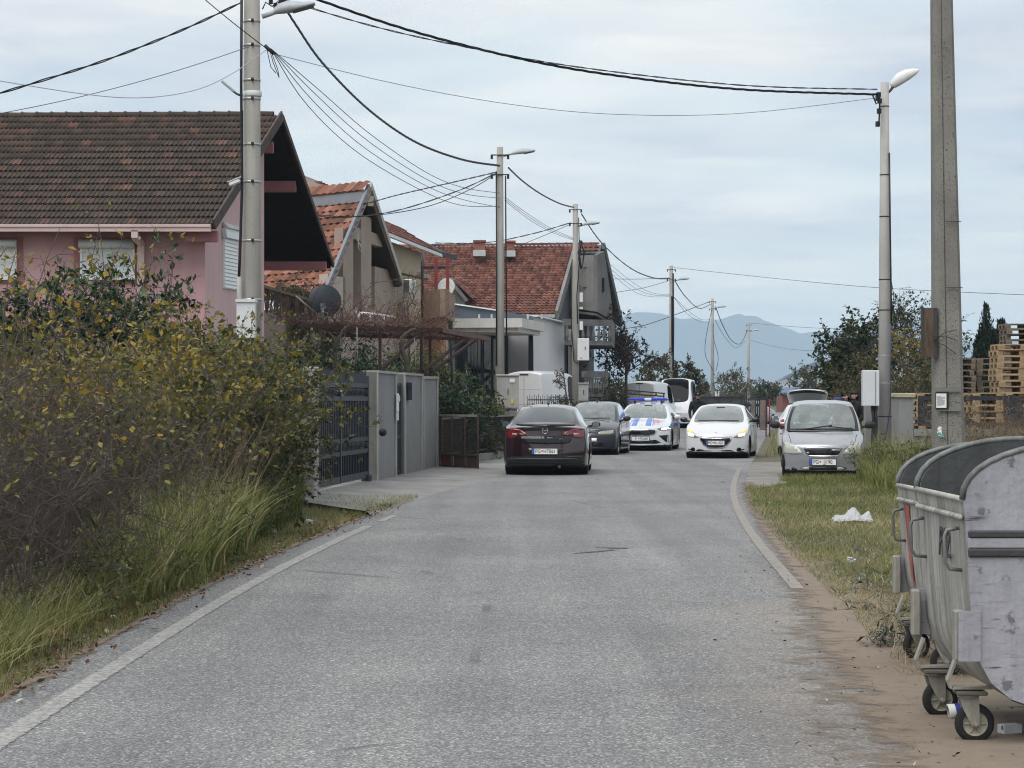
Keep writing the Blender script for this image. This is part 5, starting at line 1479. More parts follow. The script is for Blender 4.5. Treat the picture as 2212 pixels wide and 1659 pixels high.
def text_mesh(name, txt, size, mat, parent, Mx, extrude=.002, sx=1.0):
 cu = bpy.data.curves.new(name, 'FONT')
 cu.body = txt; cu.size = size; cu.extrude = extrude; cu.align_x = 'CENTER'; cu.align_y = 'CENTER'; cu.resolution_u = 3
 o = bpy.data.objects.new(name, cu)
 COL.objects.link(o)
 bpy.context.view_layer.update()
 me = bpy.data.meshes.new_from_object(o.evaluated_get(bpy.context.evaluated_depsgraph_get()))
 bpy.data.objects.remove(o); bpy.data.curves.remove(cu)
 me.transform(Matrix.Diagonal((sx, 1, 1, 1)))
 me.materials.clear(); me.materials.append(mat)
 o = link(name, me, parent)
 sh = shift_of(parent)
 o.matrix_local = (Matrix.Translation(-sh) @ Mx) if sh is not None else Mx
 return o
def wheel_mesh(r, w, rim_mat, spokes=5):
 """Wheel about local x: tyre, rim dish and spokes."""
 Rx = Matrix.Rotation(R(90), 4, 'Y')
 t = MB().lathe([(r * .66, -w / 2 + .01), (r * .86, -w / 2), (r * .96, -w / 2 + .02), (r, -w / 2 + .045), (r, w / 2 - .045), (r * .96, w / 2 - .02), (r * .86, w / 2), (r * .66, w / 2 - .01)], Rx, 28)
 rim = MB().lathe([(r * .67, w / 2 - .012), (r * .64, w / 2 - .02), (r * .60, w / 2 - .06), (r * .60, -w / 2 + .03)], Rx, 28)
 rim.lathe([(.0, w / 2 - .022), (r * .14, w / 2 - .022), (r * .16, w / 2 - .05)], Rx, 12)
 for k in range(spokes):
  a = 2 * math.pi * k / spokes
  c_, s_ = math.cos(a), math.sin(a)
  rim.bar((w / 2 - .034, c_ * r * .10, s_ * r * .10), (w / 2 - .03, c_ * r * .63, s_ * r * .63), r * .22, .03, up=(1, 0, 0))
 rim.lathe([(.0, w / 2 - .09), (r * .6, w / 2 - .09)], Rx, 20, mi=1)
 return t, rim
class Car:
 """Body lofted from stations front (-y) to rear (+y); rows of each half section go from sill to roof centre."""
 NR = 12
 def __init__(s, name, label, x, y, yaw, group, body_mat, cat='car'):
  s.t = thing(name, label, cat, (x, y, 0), yaw, group, local=True)
  s.paint = body_mat
 def section(s, st):
  w, zb, zs, zc = st['w'], st['zb'], st['zs'], st['zc']
  h = zs - zb
  zb = zb - .03
  lo = [(0, zb), (.90 * w, zb), (.975 * w, zb + .035), (w * st.get('wm', 1.0), zb + .30 * h), (w, zb + .64 * h), (.955 * w, zs)]
  if 'wt' in st:
   wt, zt = st['wt'], st['zt']
   ww = .945 * w
   up_ = [(ww, zs + .03), (wt + .012, zt - .035), (wt - .02, zt + .004), (wt - .085, zt + .022), (wt * .5, (zt + zc) / 2 + .018 + (zc - zt) * .25), (0, zc)]
  else:
   up_ = []
   for t in (.02, .05, .09, .15, .52, 1.0):
    up_.append((.955 * w * (1 - t), zs + (zc - zs) * (1 - (1 - t) ** 2.2)))
  return lo + up_
 def build(s, stations, L, kf=.22, kr=.18, nose=None, tail=None, glass=None, wheels=None, wheel_r=.31, arch_r=.36, gmat=None, rear_gmat=None, side_gmat=None, win=None, ray=None, trim_rows=(0, 1), trim_mat=None, rim_mat=None, sub=2, wheel_w=.2):
  NR = s.NR
  ns = len(stations)
  V, Fc, MI = [], [], []
  def shape_y(st, x, z, i):
   w = max(st['w'], .1)
   y = st['y']
   u = (x / w) ** 2
   yf = -L / 2; fr_ = max(0.0, 1 - (y - yf) / (L * .22)); rr_ = max(0.0, 1 - (L / 2 - y) / (L * .20))
   y += kf * u * fr_ - kr * u * rr_
   if nose and i == 0:
    y += nose(z)
   if tail and i == ns - 1:
    y -= tail(z)
   y += st.get('cy', 0.0) * u * (1 if z > st['zs'] + .02 else 0)
   return y
  idx = []
  for i, st in enumerate(stations):
   pts = s.section(st)
   ring = {}
   for r, (x, z) in enumerate(pts):
    for sg in ((0,) if r in (0, NR - 1) else (-1, 1)):
     xx = x * sg if sg else 0.0
     ring[(sg, r)] = len(V); V.append((xx, shape_y(st, abs(x), z, i), z))
   ring[(-1, 0)] = ring[(1, 0)] = ring[(0, 0)]
   ring[(-1, NR - 1)] = ring[(1, NR - 1)] = ring[(0, NR - 1)]
   idx.append(ring)
  names = ['paint', 'trim', 'windscreen', 'rear_window', 'side_window_a', 'side_window_b', 'side_window_c', 'blackout']
  for i in range(ns - 1):
   for sg in (-1, 1):
    for r in range(NR - 1):
     q = [idx[i][(sg, r)], idx[i][(sg, r + 1)], idx[i + 1][(sg, r + 1)], idx[i + 1][(sg, r)]]
     if sg > 0:
      q.reverse()
     mi = 1 if r in trim_rows else 0
     g = glass.get(i) if glass else None
     if g:
      if 'W' in g and r == 8 and getattr(s, 'frame', False): mi = 7
      if 'W' in g and r in (9, 10): mi = 2
      if 'B' in g and r in (9, 10): mi = 3
      if 'a' in g and r == 6: mi = 4
      if 'b' in g and r == 6: mi = 5
      if 'c' in g and r == 6: mi = 6
      if 'x' in g and r == 6: mi = 7
     Fc.append(q); MI.append(mi)
  for end in (0, ns - 1):
   st = stations[end]; ring = idx[end]
   pts = s.section(st)
   cols = {}
   for r in range(1, NR - 1):
    x, z = pts[r]
    for f in (-.5, 0, .5):
     cols[(f, r)] = len(V); V.append((x * f * 1.08, shape_y(st, abs(x * f), z, end), z))
    cols[(-1, r)] = ring[(-1, r)]; cols[(1, r)] = ring[(1, r)]
   for f in (-1, -.5, 0, .5, 1):
    cols[(f, 0)] = ring[(0, 0)]; cols[(f, NR - 1)] = ring[(0, NR - 1)]
   fs_ = (-1, -.5, 0, .5, 1)
   for r in range(NR - 1):
    for k in range(4):
     q = [cols[(fs_[k], r)], cols[(fs_[k + 1], r)], cols[(fs_[k + 1], r + 1)], cols[(fs_[k], r + 1)]]
     q2 = []
     for v_ in q:
      if v_ not in q2:
       q2.append(v_)
     if len(q2) < 3:
      continue
     if end:
      q2.reverse()
     mi_ = 1 if r == 0 else 0
     if end and s.__dict__.get('tail_glass') and r in s.tail_glass and k in (1, 2):
      mi_ = 3
     if end == 0 and s.__dict__.get('nose_glass') and r in s.nose_glass:
      mi_ = 2
     Fc.append(q2); MI.append(mi_)
  me = bpy.data.meshes.new('tmp'); me.from_pydata(V, [], Fc)
  cr = {}
  def crease(a, b, k):
   e = (min(a, b), max(a, b)); cr[e] = max(cr.get(e, 0), k)
  for i in range(ns):
   for sg in (-1, 1):
    for r in range(NR - 1):
     if i in (0, ns - 1) and r >= 1:
      crease(idx[i][(sg, r)], idx[i][(sg, r + 1)], .62 if r < 5 else .5)
     if glass:
      g0, g1 = glass.get(i - 1, ''), glass.get(i, '')
      for ch, rows_ in (('W', (9, 10)), ('B', (9, 10)), ('a', (6,)), ('b', (6,)), ('c', (6,))):
       if (ch in g0) != (ch in g1) and r in rows_:
        crease(idx[i][(sg, r)], idx[i][(sg, r + 1)], .75)
    if i < ns - 1:
     g1 = glass.get(i, '') if glass else ''
     for r, k, need in ((1, .5, ''), (2, .5, ''), (5, .35, ''), (6, .5, 'abc'), (7, .5, 'abc'), (9, .75, 'WB'), (8, .3, '')):
      if need == '' or any(ch in g1 for ch in need):
       crease(idx[i][(sg, r)], idx[i + 1][(sg, r)], k)
  ca_ = me.attributes.new('crease_edge', 'FLOAT', 'EDGE')
  for e in me.edges:
   k = cr.get((min(e.vertices), max(e.vertices)))
   if k:
    ca_.data[e.index].value = k
  for k in range(8):
   me.materials.append(TRIM)
  me.polygons.foreach_set('material_index', MI)
  o = bpy.data.objects.new('tmp', me); COL.objects.link(o)
  md = o.modifiers.new('s', 'SUBSURF'); md.levels = sub; md.render_levels = sub
  bpy.context.view_layer.update()
  dg = bpy.context.evaluated_depsgraph_get()
  sm = bpy.data.meshes.new_from_object(o.evaluated_get(dg))
  bpy.data.objects.remove(o)
  vs = [v.co.copy() for v in sm.vertices]
  faces = [tuple(p.vertices) for p in sm.polygons]
  mis = [p.material_index for p in sm.polygons]
  s.bvh = BVHTree.FromPolygons(vs, faces)
  wheels = wheels or ()
  keep = []
  for f, mi in zip(faces, mis):
   c = sum((vs[k] for k in f), Vector()) / len(f)
   cut = any(math.hypot(c.y - wy, c.z - wheel_r) < arch_r and abs(c.x) > .30 and c.z < .95 for wy in wheels)
   keep.append(not cut)
  edge_ct = {}
  for f, kf_ in zip(faces, keep):
   if kf_:
    for a, b in zip(f, f[1:] + f[:1]):
     k = (min(a, b), max(a, b)); edge_ct[k] = edge_ct.get(k, 0) + 1
  full = {}
  for f in faces:
   for a, b in zip(f, f[1:] + f[:1]):
    k = (min(a, b), max(a, b)); full[k] = full.get(k, 0) + 1
  for k, n in edge_ct.items():
   if n == 1 and full[k] == 2:
    for v_ in k:
     for wy in wheels:
      d = Vector((0, vs[v_].y - wy, vs[v_].z - wheel_r))
      if d.length < arch_r * 1.45:
       d = d.normalized() * arch_r
       vs[v_] = Vector((vs[v_].x, wy + d.y, wheel_r + d.z))
  s.vs = vs
  gm = {2: gmat or G_CLEAR, 3: rear_gmat or gmat or G_CLEAR}
  for k in (4, 5, 6):
   gm[k] = side_gmat or gmat or G_CLEAR
  for grp, nm, mt in (((0, 1, 7), 'body', None), ((2,), 'windscreen', gm[2]), ((3,), 'rear_window', gm[3]), ((4,), 'side_window', gm[4]), ((5,), 'side_window', gm[5]), ((6,), 'side_window', gm[6])):
   for side in ((0,) if grp[0] in (0, 2, 3) else (-1, 1)):
    rem, v2, f2, m2 = {}, [], [], []
    for f, mi, k in zip(faces, mis, keep):
     if not k or mi not in grp:
      continue
     if side and sum(vs[q].x for q in f) * side < 0:
      continue
     nf = []
     for q in f:
      if q not in rem:
       rem[q] = len(v2); v2.append(tuple(vs[q]))
      nf.append(rem[q])
     f2.append(nf); m2.append({0: 0, 1: 1, 7: 2}.get(mi, 0))
    if not f2:
     continue
    mm_ = bpy.data.meshes.new(nm); mm_.from_pydata(v2, [], f2)
    if nm == 'body':
     mm_.materials.append(s.paint); mm_.materials.append(trim_mat or s.paint); mm_.materials.append(GLOSSB)
     mm_.polygons.foreach_set('material_index', m2)
    else:
     mm_.materials.append(mt)
    mm_.polygons.foreach_set('use_smooth', [True] * len(f2))
    oo = link(nm, mm_, s.t)
    if nm == 'body':
     s.body = oo
  bpy.data.meshes.remove(sm)
  hw = max(st['w'] for st in stations)
  tm, rm = wheel_mesh(wheel_r, wheel_w, rim_mat or RIM)
  tme = rme = None
  for wy in wheels:
   for sg in (-1, 1):
    if tme is None:
     to = tm.build('tyre', RUB, None); ro = rm.build('rim', [rim_mat or RIM, GLOSSB], None)
     tme, rme = to.data, ro.data
     bpy.data.objects.remove(to); bpy.data.objects.remove(ro)
    wo = bpy.data.objects.new('wheel', None); COL.objects.link(wo); wo.parent = s.t
    wo.empty_display_size = .1
    wo.location = (sg * (hw - wheel_w / 2 - .035), wy, wheel_r)
    wo.rotation_euler = (0, 0, 0 if sg > 0 else math.pi)
    link('tyre', tme, wo); link('rim', rme, wo)
   MB().lathe([(arch_r + .015, -hw + .06), (arch_r + .015, hw - .06)], Matrix.Translation((0, wy, wheel_r)) @ Matrix.Rotation(R(90), 4, 'Y'), 24).build('wheel_well', M('wheel_well', (.006, .006, .007), .9), s.t, fix=False)
  zb = min(st['zb'] for st in stations)
  MB().boxx(-hw * .75, hw * .75, -L / 2 + .35, L / 2 - .35, zb + .03, zb + .08).build('underbody', M('underbody', (.012, .012, .013), .9), s.t)
  return s
 def hit(s, p, axis, sgn):
  """Outer surface point under 2-D point p seen along axis from the sgn side."""
  if axis == 1:
   o, d = Vector((p[0], sgn * 10, p[1])), Vector((0, -sgn, 0))
  elif axis == 0:
   o, d = Vector((sgn * 10, p[0], p[1])), Vector((-sgn, 0, 0))
  else:
   o, d = Vector((p[0], p[1], 10)), Vector((0, 0, -1))
  loc, n, i, dist = s.bvh.ray_cast(o, d)
  return loc, d
 def decal(s, name, poly, mat, axis=1, sgn=-1, off=.006, depth=.02, parent=None, res=.06, mirror=False, smooth=True, label=None, dn=0):
  """A piece that follows the body: 2-D outline projected onto it, proud by off, with edges going in by depth."""
  polys = [poly] + ([[(-a, b) for a, b in reversed(poly)]] if mirror else [])
  outs = []
  for pl in polys:
   pts = []
   n = len(pl)
   for i in range(n):
    a, b = Vector(pl[i]), Vector(pl[(i + 1) % n])
    k = max(1, int((b - a).length / res))
    for j in range(k):
     pts.append(a.lerp(b, j / k))
   nb = len(pts)
   edges = [(i, (i + 1) % nb) for i in range(nb)]
   xs = [p.x for p in pts]; zs = [p.y for p in pts]
   ip = []
   gx = min(xs) + res * .7
   while gx < max(xs):
    gz = min(zs) + res * .7
    while gz < max(zs):
     ip.append(Vector((gx, gz))); gz += res
    gx += res
   r_ = delaunay_2d_cdt(pts + ip, edges, [list(range(nb))], 1, 1e-5)
   v2, e2, f2 = r_[0], r_[1], r_[2]
   v3 = []
   last = None
   for p in v2:
    loc, d = s.hit(p, axis, sgn)
    if loc is None:
     v3.append(None)
    else:
     v3.append(loc - d * off); last = loc
   good = [v for v in v3 if v is not None]
   if not good:
    continue
   for i, v in enumerate(v3):
    if v is None:
     q = v2[i]
     near = min((k for k in range(len(v3)) if v3[k] is not None), key=lambda k: (v2[k] - q).length)
     base = v3[near].copy()
     if axis == 1: v3[i] = Vector((q.x, base.y, q.y))
     elif axis == 0: v3[i] = Vector((base.x, q.x, q.y))
     else: v3[i] = Vector((q.x, q.y, base.z))
   d = Vector((0, -sgn, 0)) if axis == 1 else (Vector((-sgn, 0, 0)) if axis == 0 else Vector((0, 0, -1)))
   ec = {}
   for f in f2:
    for a, b in zip(f, list(f[1:]) + [f[0]]):
     k = (min(a, b), max(a, b)); ec[k] = ec.get(k, 0) + 1
   V_ = [tuple(v) for v in v3]; F_ = [tuple(f) for f in f2]
   low = {}
   for (a, b), c in ec.items():
    if c == 1:
     for q in (a, b):
      if q not in low:
       low[q] = len(V_); V_.append(tuple(v3[q] + d * depth))
     F_.append((a, b, low[b], low[a]))
   m = MB(); m.add(V_, F_, 0, smooth)
   o = m.build(name, mat, parent or s.t)
   if smooth:
    o.data.polygons.foreach_set('use_smooth', [len(p.vertices) == 3 for p in o.data.polygons])
   if label:
    o['label'] = label
   outs.append(o)
  return outs
 def plate(s, txt, x, y, z, w=.52, h=.112, rear=False, tilt=0.0, blue=True):
  sg = 1 if rear else -1
  Mx = Matrix.Translation((x, y, z)) @ Matrix.Rotation(R(180) if rear else 0, 4, 'Z') @ Matrix.Rotation(R(90) - tilt, 4, 'X')
  def bx(cx_, w_, h_, mat, nm, par, dz, th):
   m = MB().box((cx_, 0, dz), (w_, h_, th)).build(nm, mat, par)
   m.matrix_local = Mx
   return m
  fr_ = bx(0, w + .03, h + .03, TRIM, 'plate_holder', s.t, -.008, .012)
  pl = bx(0, w, h, PLATE, 'number_plate', s.t, .002, .008)
  if blue:
   b = MB().box((-w / 2 + .024, 0, .008), (.044, h * .98, .006)).build('country_band', PLATEB, pl)
  pre, post = txt
  text_mesh('plate_lettering', pre, h * .98, INK, pl, Matrix.Translation((-w * .27, 0, .0085)), .001, .82)
  text_mesh('plate_lettering', post, h * .98, INK, pl, Matrix.Translation((w * .19, 0, .0085)), .001, .82)
  MB().lathe([(0, .002), (h * .17, .002)], Matrix.Translation((-w * .105, .01, .007)), 12).build('plate_seal', PLATER, pl)
  return pl
 def mirrors(s, y, z, x, mat, glass_back=False, sc=1.0):
  for sg in (-1, 1):
   rows = []
   for (t, r) in ((0, .35), (.08, .8), (.4, 1.0), (.8, .85), (1, .4)):
    rows.append([(sg * (x + .03 + t * .19 * sc), y + math.cos(a) * .055 * r, z + math.sin(a) * .07 * r * sc + .01 * t) for a in np.linspace(0, 2 * math.pi, 11)[:-1]])
   m = MB(); m.grid(rows, closed=True); m.add(rows[0], [tuple(range(10))]); m.add(rows[-1], [tuple(range(10))])
   mo = m.build('mirror', mat, s.t)
   MB().bar((sg * (x - .06), y, z - .05), (sg * (x + .07), y, z - .02), .06, .05).build('mirror_arm', TRIM, mo)
   MB().boxx(min(sg * (x + .05), sg * (x + .19 * sc)), max(sg * (x + .05), sg * (x + .19 * sc)), y + .05, y + .058, z - .045, z + .06).build('mirror_glass', M('mirror_glass', (.22, .24, .27), .08, .02, 2, metal=.6), mo)
 def seats(s, ys, z, w=.5, xs=(-.36, .36), head=True):
  for y in ys:
   for x in xs:
    st = MB().box((x, y, z + .28), (w, .14, .58), Matrix.Rotation(R(-14), 3, 'X'), bev=.05).build('seat', SEAT, s.t)
    MB().box((x, y + .02 - .18, z), (w, .5, .16), bev=.05).build('cushion', SEAT, st)
    if head:
     MB().box((x, y + .10, z + .68), (.26, .10, .19), Matrix.Rotation(R(-10), 3, 'X'), bev=.045).build('headrest', SEAT, st)
 def dash(s, y, z, w):
  MB().box((0, y + .12, z - .10), (w, .45, .22), bev=.06).build('dashboard', TRIM, s.t)
  MB().lathe([(.17, -.012), (.185, 0), (.17, .012), (.155, 0), (.17, -.012)], Matrix.Translation((.36, y + .42, z - .04)) @ Matrix.Rotation(R(70), 4, 'X'), 18).build('steering_wheel', TRIM, s.t)
def st(y, w, zb, zs, zc, **k):
 d = dict(y=y, w=w, zb=zb, zs=zs, zc=zc); d.update(k); return d
PARK = 'cars stopped on the road'
# ---------------- maroon saloon, seen from behind
MAROON = paint('maroon_paint', (.020, .006, .009), .25, .18, .04, 1.0)
c = Car('maroon_saloon', 'dark maroon saloon parked on the road, seen from behind', X_at(1176.6, 47) + .058 * 2.33 + .0, 47 + 2.30, math.pi - .058, PARK, MAROON)
L = 4.66
S = [st(-2.33, .66, .24, .60, .66), st(-2.18, .80, .20, .68, .76), st(-1.85, .87, .18, .78, .86), st(-1.35, .90, .17, .87, .95),
     st(-.98, .905, .17, .92, 1.00), st(-.62, .905, .17, .945, 1.20, wt=.76, zt=1.13), st(-.05, .905, .17, .955, 1.45, wt=.61, zt=1.385), st(.35, .905, .17, .96, 1.495, wt=.60, zt=1.425),
     st(.85, .905, .17, .97, 1.475, wt=.59, zt=1.405), st(1.15, .905, .17, .98, 1.42, wt=.595, zt=1.35), st(1.55, .90, .18, .99, 1.235, wt=.66, zt=1.185), st(1.80, .89, .19, 1.0, 1.10, wt=.73, zt=1.075), st(1.98, .875, .20, .995, 1.065), st(2.22, .845, .22, .965, 1.05), st(2.33, .81, .25, .93, 1.025)]
def tail_m(z):
 return float(np.interp(z, [.2, .35, .6, .75, .95, 1.05], [.06, .0, .0, .07, .10, .04]))
c.build(S, L, .3, .30, None, tail_m, {4: 'W', 5: 'Wa', 6: 'a', 7: 'b', 8: 'b', 9: 'Bb', 10: 'B'}, (-1.42, 1.27), .325, .375, G_DARK, G_DARK, G_CLEAR, trim_mat=TRIM)
def mz(px, pz):                       # zoomed photo pixel -> metres on the car's rear face
 return ((px - 950) / 931, (1515 - pz) / 931)
def rear_poly(pts):
 return [(-mz(a, b)[0], mz(a, b)[1]) for a, b in pts]
TAILR = paint('tail_lamp_red', (.16, .006, .010), 0, .12, .05, 1.0)
TAILD = paint('tail_lamp_dark', (.045, .010, .012), 0, .15, .05, 1.0)
TAILW = flat('tail_lamp_clear', (.45, .38, .37), .2)
tl = [(1280, 745), (1330, 675), (1420, 635), (1500, 612), (1600, 600), (1690, 606), (1728, 650), (1725, 710), (1690, 765), (1620, 795), (1540, 785), (1490, 748)]
for sgn_ in (1, -1):
 def mir(pts):
  return rear_poly([(950 + (a - 950) * sgn_, b) for a, b in pts])
 o = c.decal('tail_light', mir(tl), TAILR, 1, 1, .010, .04)
 pr_ = o[0] if o else c.t
 c.decal('lens_band', mir([(1500, 695), (1590, 692), (1590, 728), (1500, 736)]), TAILW, 1, 1, .016, .01, pr_)
 c.decal('lens_band', mir([(1310, 738), (1400, 700), (1490, 690), (1490, 738)]), TAILD, 1, 1, .015, .01, pr_)
c.decal('boot_panel', rear_poly([(445, 745), (640, 745), (1290, 752), (1480, 752), (1430, 870), (1330, 893), (950, 900), (560, 885), (480, 860)]), GLOSSB, 1, 1, .014, .03)
c.decal('boot_lip', rear_poly([(375, 520), (560, 510), (950, 502), (1350, 512), (1530, 528), (1400, 552), (950, 556), (520, 548)]), GLOSSB, 1, 1, .03, .05)
c.decal('plate_recess', rear_poly([(590, 975), (1310, 975), (1180, 1125), (690, 1125)]), paint('maroon_shaded', (.012, .005, .007), .2, .3, .1), 1, 1, .005, .02)  # flat piece without depth; the recess shade is put into the darker maroon
c.decal('lower_valance', rear_poly([(180, 1170), (1620, 1165), (1700, 1210), (1640, 1300), (1300, 1330), (550, 1330), (220, 1290)]), TRIM, 1, 1, .008, .03)
c.decal('bumper_strip', rear_poly([(370, 1172), (1560, 1172), (1575, 1205), (360, 1205)]), M('valance_grey', (.035, .042, .05), .5), 1, 1, .02, .03)
c.decal('reflector', rear_poly([(1370, 1140), (1640, 1130), (1690, 1148), (1380, 1160)]), MAROON, 1, 1, .02, .02)
EMB = CHROME
yb = c.hit((0, .955), 1, 1)[0].y
em = MB().lathe([(.058, 0), (.066, .006), (.058, .010), (.050, .006), (.058, 0)], Matrix.Translation((0, yb + .012, .935)) @ Matrix.Rotation(R(-90), 4, 'X') , 24).build('round_emblem', EMB, c.t)
MB().add([(x, yb + .022, z) for x, z in ((.082, .945), (.0, .925), (-.03, .942), (-.082, .93), (-.01, .948), (.03, .932))], [(0, 1, 2), (2, 1, 3, 4), (0, 4, 5)]).build('flash_bar', EMB, em)
text_mesh('model_lettering', 'ASTRA', .042, M('badge_dull', (.22, .21, .22), .4), c.t, Matrix.Translation((.355, c.hit((.355, .77), 1, 1)[0].y + .03, .775)) @ Matrix.Rotation(R(180), 4, 'Z') @ Matrix.Rotation(R(90), 4, 'X'), .002, 1.2)
text_mesh('model_lettering', 'CDTI', .04, M('badge_dull', (.22, .21, .22), .4), c.t, Matrix.Translation((-.335, c.hit((-.335, .77), 1, 1)[0].y + .03, .765)) @ Matrix.Rotation(R(180), 4, 'Z') @ Matrix.Rotation(R(90), 4, 'X'), .002, 1.0)
c.plate(('PG', 'HT861'), 0, c.hit((0, .51), 1, 1)[0].y + .012, .51, rear=True)
c.mirrors(-.72, 1.03, .87, GLOSSB)
c.seats((.25, 1.05), .42); c.dash(-.75, .98, 1.3)
MB().tube([(0, .62, 1.49), (.0, .66, 1.60), (.0, .68, 1.66)], .006, 5).build('antenna', TRIM, c.t)
MB().lathe([(.03, 0), (.03, .02), (.0, .03)], Matrix.Translation((0, .60, 1.485)), 12).build('antenna_base', TRIM, c.t)
for sg in (-1, 1):
 MB().box((sg * .895, -.35, .86), (.03, .16, .025), bev=.008).build('door_handle', MAROON, c.t)
 MB().box((sg * .895, .62, .88), (.03, .16, .025), bev=.008).build('door_handle', MAROON, c.t)
 c.decal('door_seam', [(sg * 0 - .82, .30), (-.80, .30), (-.80, .94), (-.82, .94)], TRIM, 0, sg, .003, .01)
 c.decal('door_seam', [(.20, .30), (.22, .30), (.22, .95), (.20, .95)], TRIM, 0, sg, .003, .01)
MB().tube([(-.3, 2.2, .2), (-.3, 2.34, .19)], .03, 8).build('exhaust', M('exhaust', (.1, .1, .1), .5, .2, 5, metal=.5), c.t)
# ---------------- dark grey three-door hatchback
DGREY = paint('dark_grey_paint', (.035, .037, .043), .4, .25, .15, .8)
c = Car('dark_grey_hatchback', 'dark grey three-door hatchback stopped behind the maroon saloon', X_at(1269, 64) + .171 * 1.92, 64 + 1.9, -.171, PARK, DGREY)
L = 3.84
S = [st(-1.92, .66, .23, .64, .69), st(-1.82, .76, .18, .70, .77), st(-1.5, .82, .16, .78, .88), st(-1.1, .83, .15, .87, .98), st(-.88, .83, .15, .90, 1.02),
     st(-.5, .83, .15, .93, 1.26, wt=.69, zt=1.21), st(-.05, .83, .15, .945, 1.475, wt=.60, zt=1.43), st(.4, .83, .16, .95, 1.53, wt=.57, zt=1.48), st(1.0, .83, .16, .97, 1.51, wt=.565, zt=1.45), st(1.45, .82, .17, .98, 1.45, wt=.56, zt=1.38), st(1.74, .80, .19, .98, 1.20, wt=.62, zt=1.12), st(1.86, .76, .24, .95, 1.0), st(1.92, .70, .28, .90, .94)]
c.build(S, L, .20, .12, lambda z: float(np.interp(z, [.2, .55, .62, .75], [0, 0, .06, .12])), None, {4: 'W', 5: 'Wa', 6: 'a', 7: 'b', 8: 'b', 9: 'B', 10: 'B'}, (-1.20, 1.26), .29, .335, G_CLEAR, trim_mat=TRIM)
def fz(px, pz):
 return ((px - 300) / 660, (1190 - pz) / 660)
PL = lambda pts, f: [f(a, b) for a, b in pts]
HEADL = flat('old_headlight', (.42, .40, .33), .25, 0, .5, .8)
c.decal('headlight', PL([(490, 760), (560, 735), (760, 722), (772, 780), (700, 800), (490, 806)], fz), HEADL, 1, -1, .008, .03, mirror=True)
c.decal('bumper', PL([(-230, 830), (300, 812), (840, 800), (835, 1040), (760, 1080), (300, 1095), (-160, 1080), (-225, 1040)], fz), M('bumper_dark', (.018, .022, .030), .45, .2, 3, obj=True), 1, -1, .015, .05)
c.decal('lower_grille', PL([(0, 930), (600, 925), (590, 1010), (20, 1015)], fz), GLOSSB, 1, -1, .02, .02)
MB().box((.0, -.87, 1.045), (1.0, .02, .02), .05).build('wiper', TRIM, c.t)
c.decal('number_plate_holder', PL([(130, 870), (470, 866), (470, 930), (130, 934)], fz), PLATE, 1, -1, .03, .02)
c.mirrors(-.42, 1.02, .80, TRIM, sc=1.1)
c.seats((.25, 1.0), .42); c.dash(-.55, .98, 1.2)
MB().lathe([(.02, 0), (.008, .06), (0, .07)], Matrix.Translation((0, .1, 1.49)), 8).build('antenna', TRIM, c.t)
for sg in (-1, 1):
 c.decal('rub_strip', [(-.85, .52), (.85, .54), (.85, .60), (-.85, .58)], TRIM, 0, sg, .012, .02)
 c.decal('door_seam', [(-.66, .28), (-.64, .28), (-.64, .92), (-.66, .92)], TRIM, 0, sg, .003, .01)
 c.decal('door_seam', [(.52, .30), (.54, .30), (.54, .95), (.52, .95)], TRIM, 0, sg, .003, .01)
 c.decal('indicator', [(-.98, .66), (-.90, .66), (-.90, .70), (-.98, .70)], flat('amber', (.7, .28, .03), .3), 0, sg, .006, .01)
# ---------------- white police estate-hatch
POLW = paint('police_white', (.62, .64, .67), 0, .25, .10, .9)
c = Car('police_car', 'white police hatchback with blue bonnet stripes and roof light bar', X_at(1383.5, 69) + .157 * 2.18, 69 + 2.15, -.157, PARK, POLW)
L = 4.36
S = [st(-2.18, .72, .21, .64, .70), st(-2.07, .83, .17, .71, .78), st(-1.75, .89, .15, .80, .88), st(-1.3, .895, .15, .88, .965), st(-1.0, .895, .15, .92, 1.005),
     st(-.6, .895, .15, .95, 1.23, wt=.75, zt=1.17), st(-.1, .895, .15, .97, 1.43, wt=.64, zt=1.38), st(.35, .895, .15, .98, 1.49, wt=.61, zt=1.435), st(.95, .895, .16, .99, 1.48, wt=.60, zt=1.42), st(1.5, .89, .17, 1.01, 1.43, wt=.59, zt=1.36), st(1.92, .87, .19, 1.02, 1.22, wt=.63, zt=1.13), st(2.08, .84, .22, .98, 1.04), st(2.18, .78, .27, .92, .96)]
c.build(S, L, .26, .15, lambda z: float(np.interp(z, [.2, .55, .68, .8], [0, 0, .03, .10])), None, {4: 'W', 5: 'Wa', 6: 'a', 7: 'b', 8: 'b', 9: 'Bc', 10: 'B'}, (-1.30, 1.34), .325, .365, G_CLEAR, trim_mat=TRIM)
def kz(px, pz):
 return ((px - 1280) / 612, (1105 - pz) / 612)
BLUE = paint('stripe_blue', (.035, .14, .52), 0, .3, .1, .7)
XENON = flat('headlight_lit', (.95, .97, 1.0), .1, 0, .5, 0, 2.2)
LAMPDK = flat('lamp_housing', (.20, .21, .23), .15, 0, .5, .8)
c.decal('grille', PL([(980, 708), (1120, 690), (1280, 700), (1440, 690), (1560, 700), (1575, 740), (1530, 800), (1440, 812), (1120, 812), (1030, 800)], kz), CHROME, 1, -1, .012, .04)
c.decal('grille_mesh', PL([(1005, 722), (1120, 706), (1280, 712), (1440, 702), (1545, 712), (1555, 740), (1518, 788), (1440, 798), (1120, 798), (1042, 788)], kz), GLOSSB, 1, -1, .018, .02)
for o in c.decal('headlight', PL([(1575, 678), (1680, 652), (1820, 635), (1825, 680), (1770, 716), (1620, 714)], kz), LAMPDK, 1, -1, .010, .03, mirror=True):
 pass
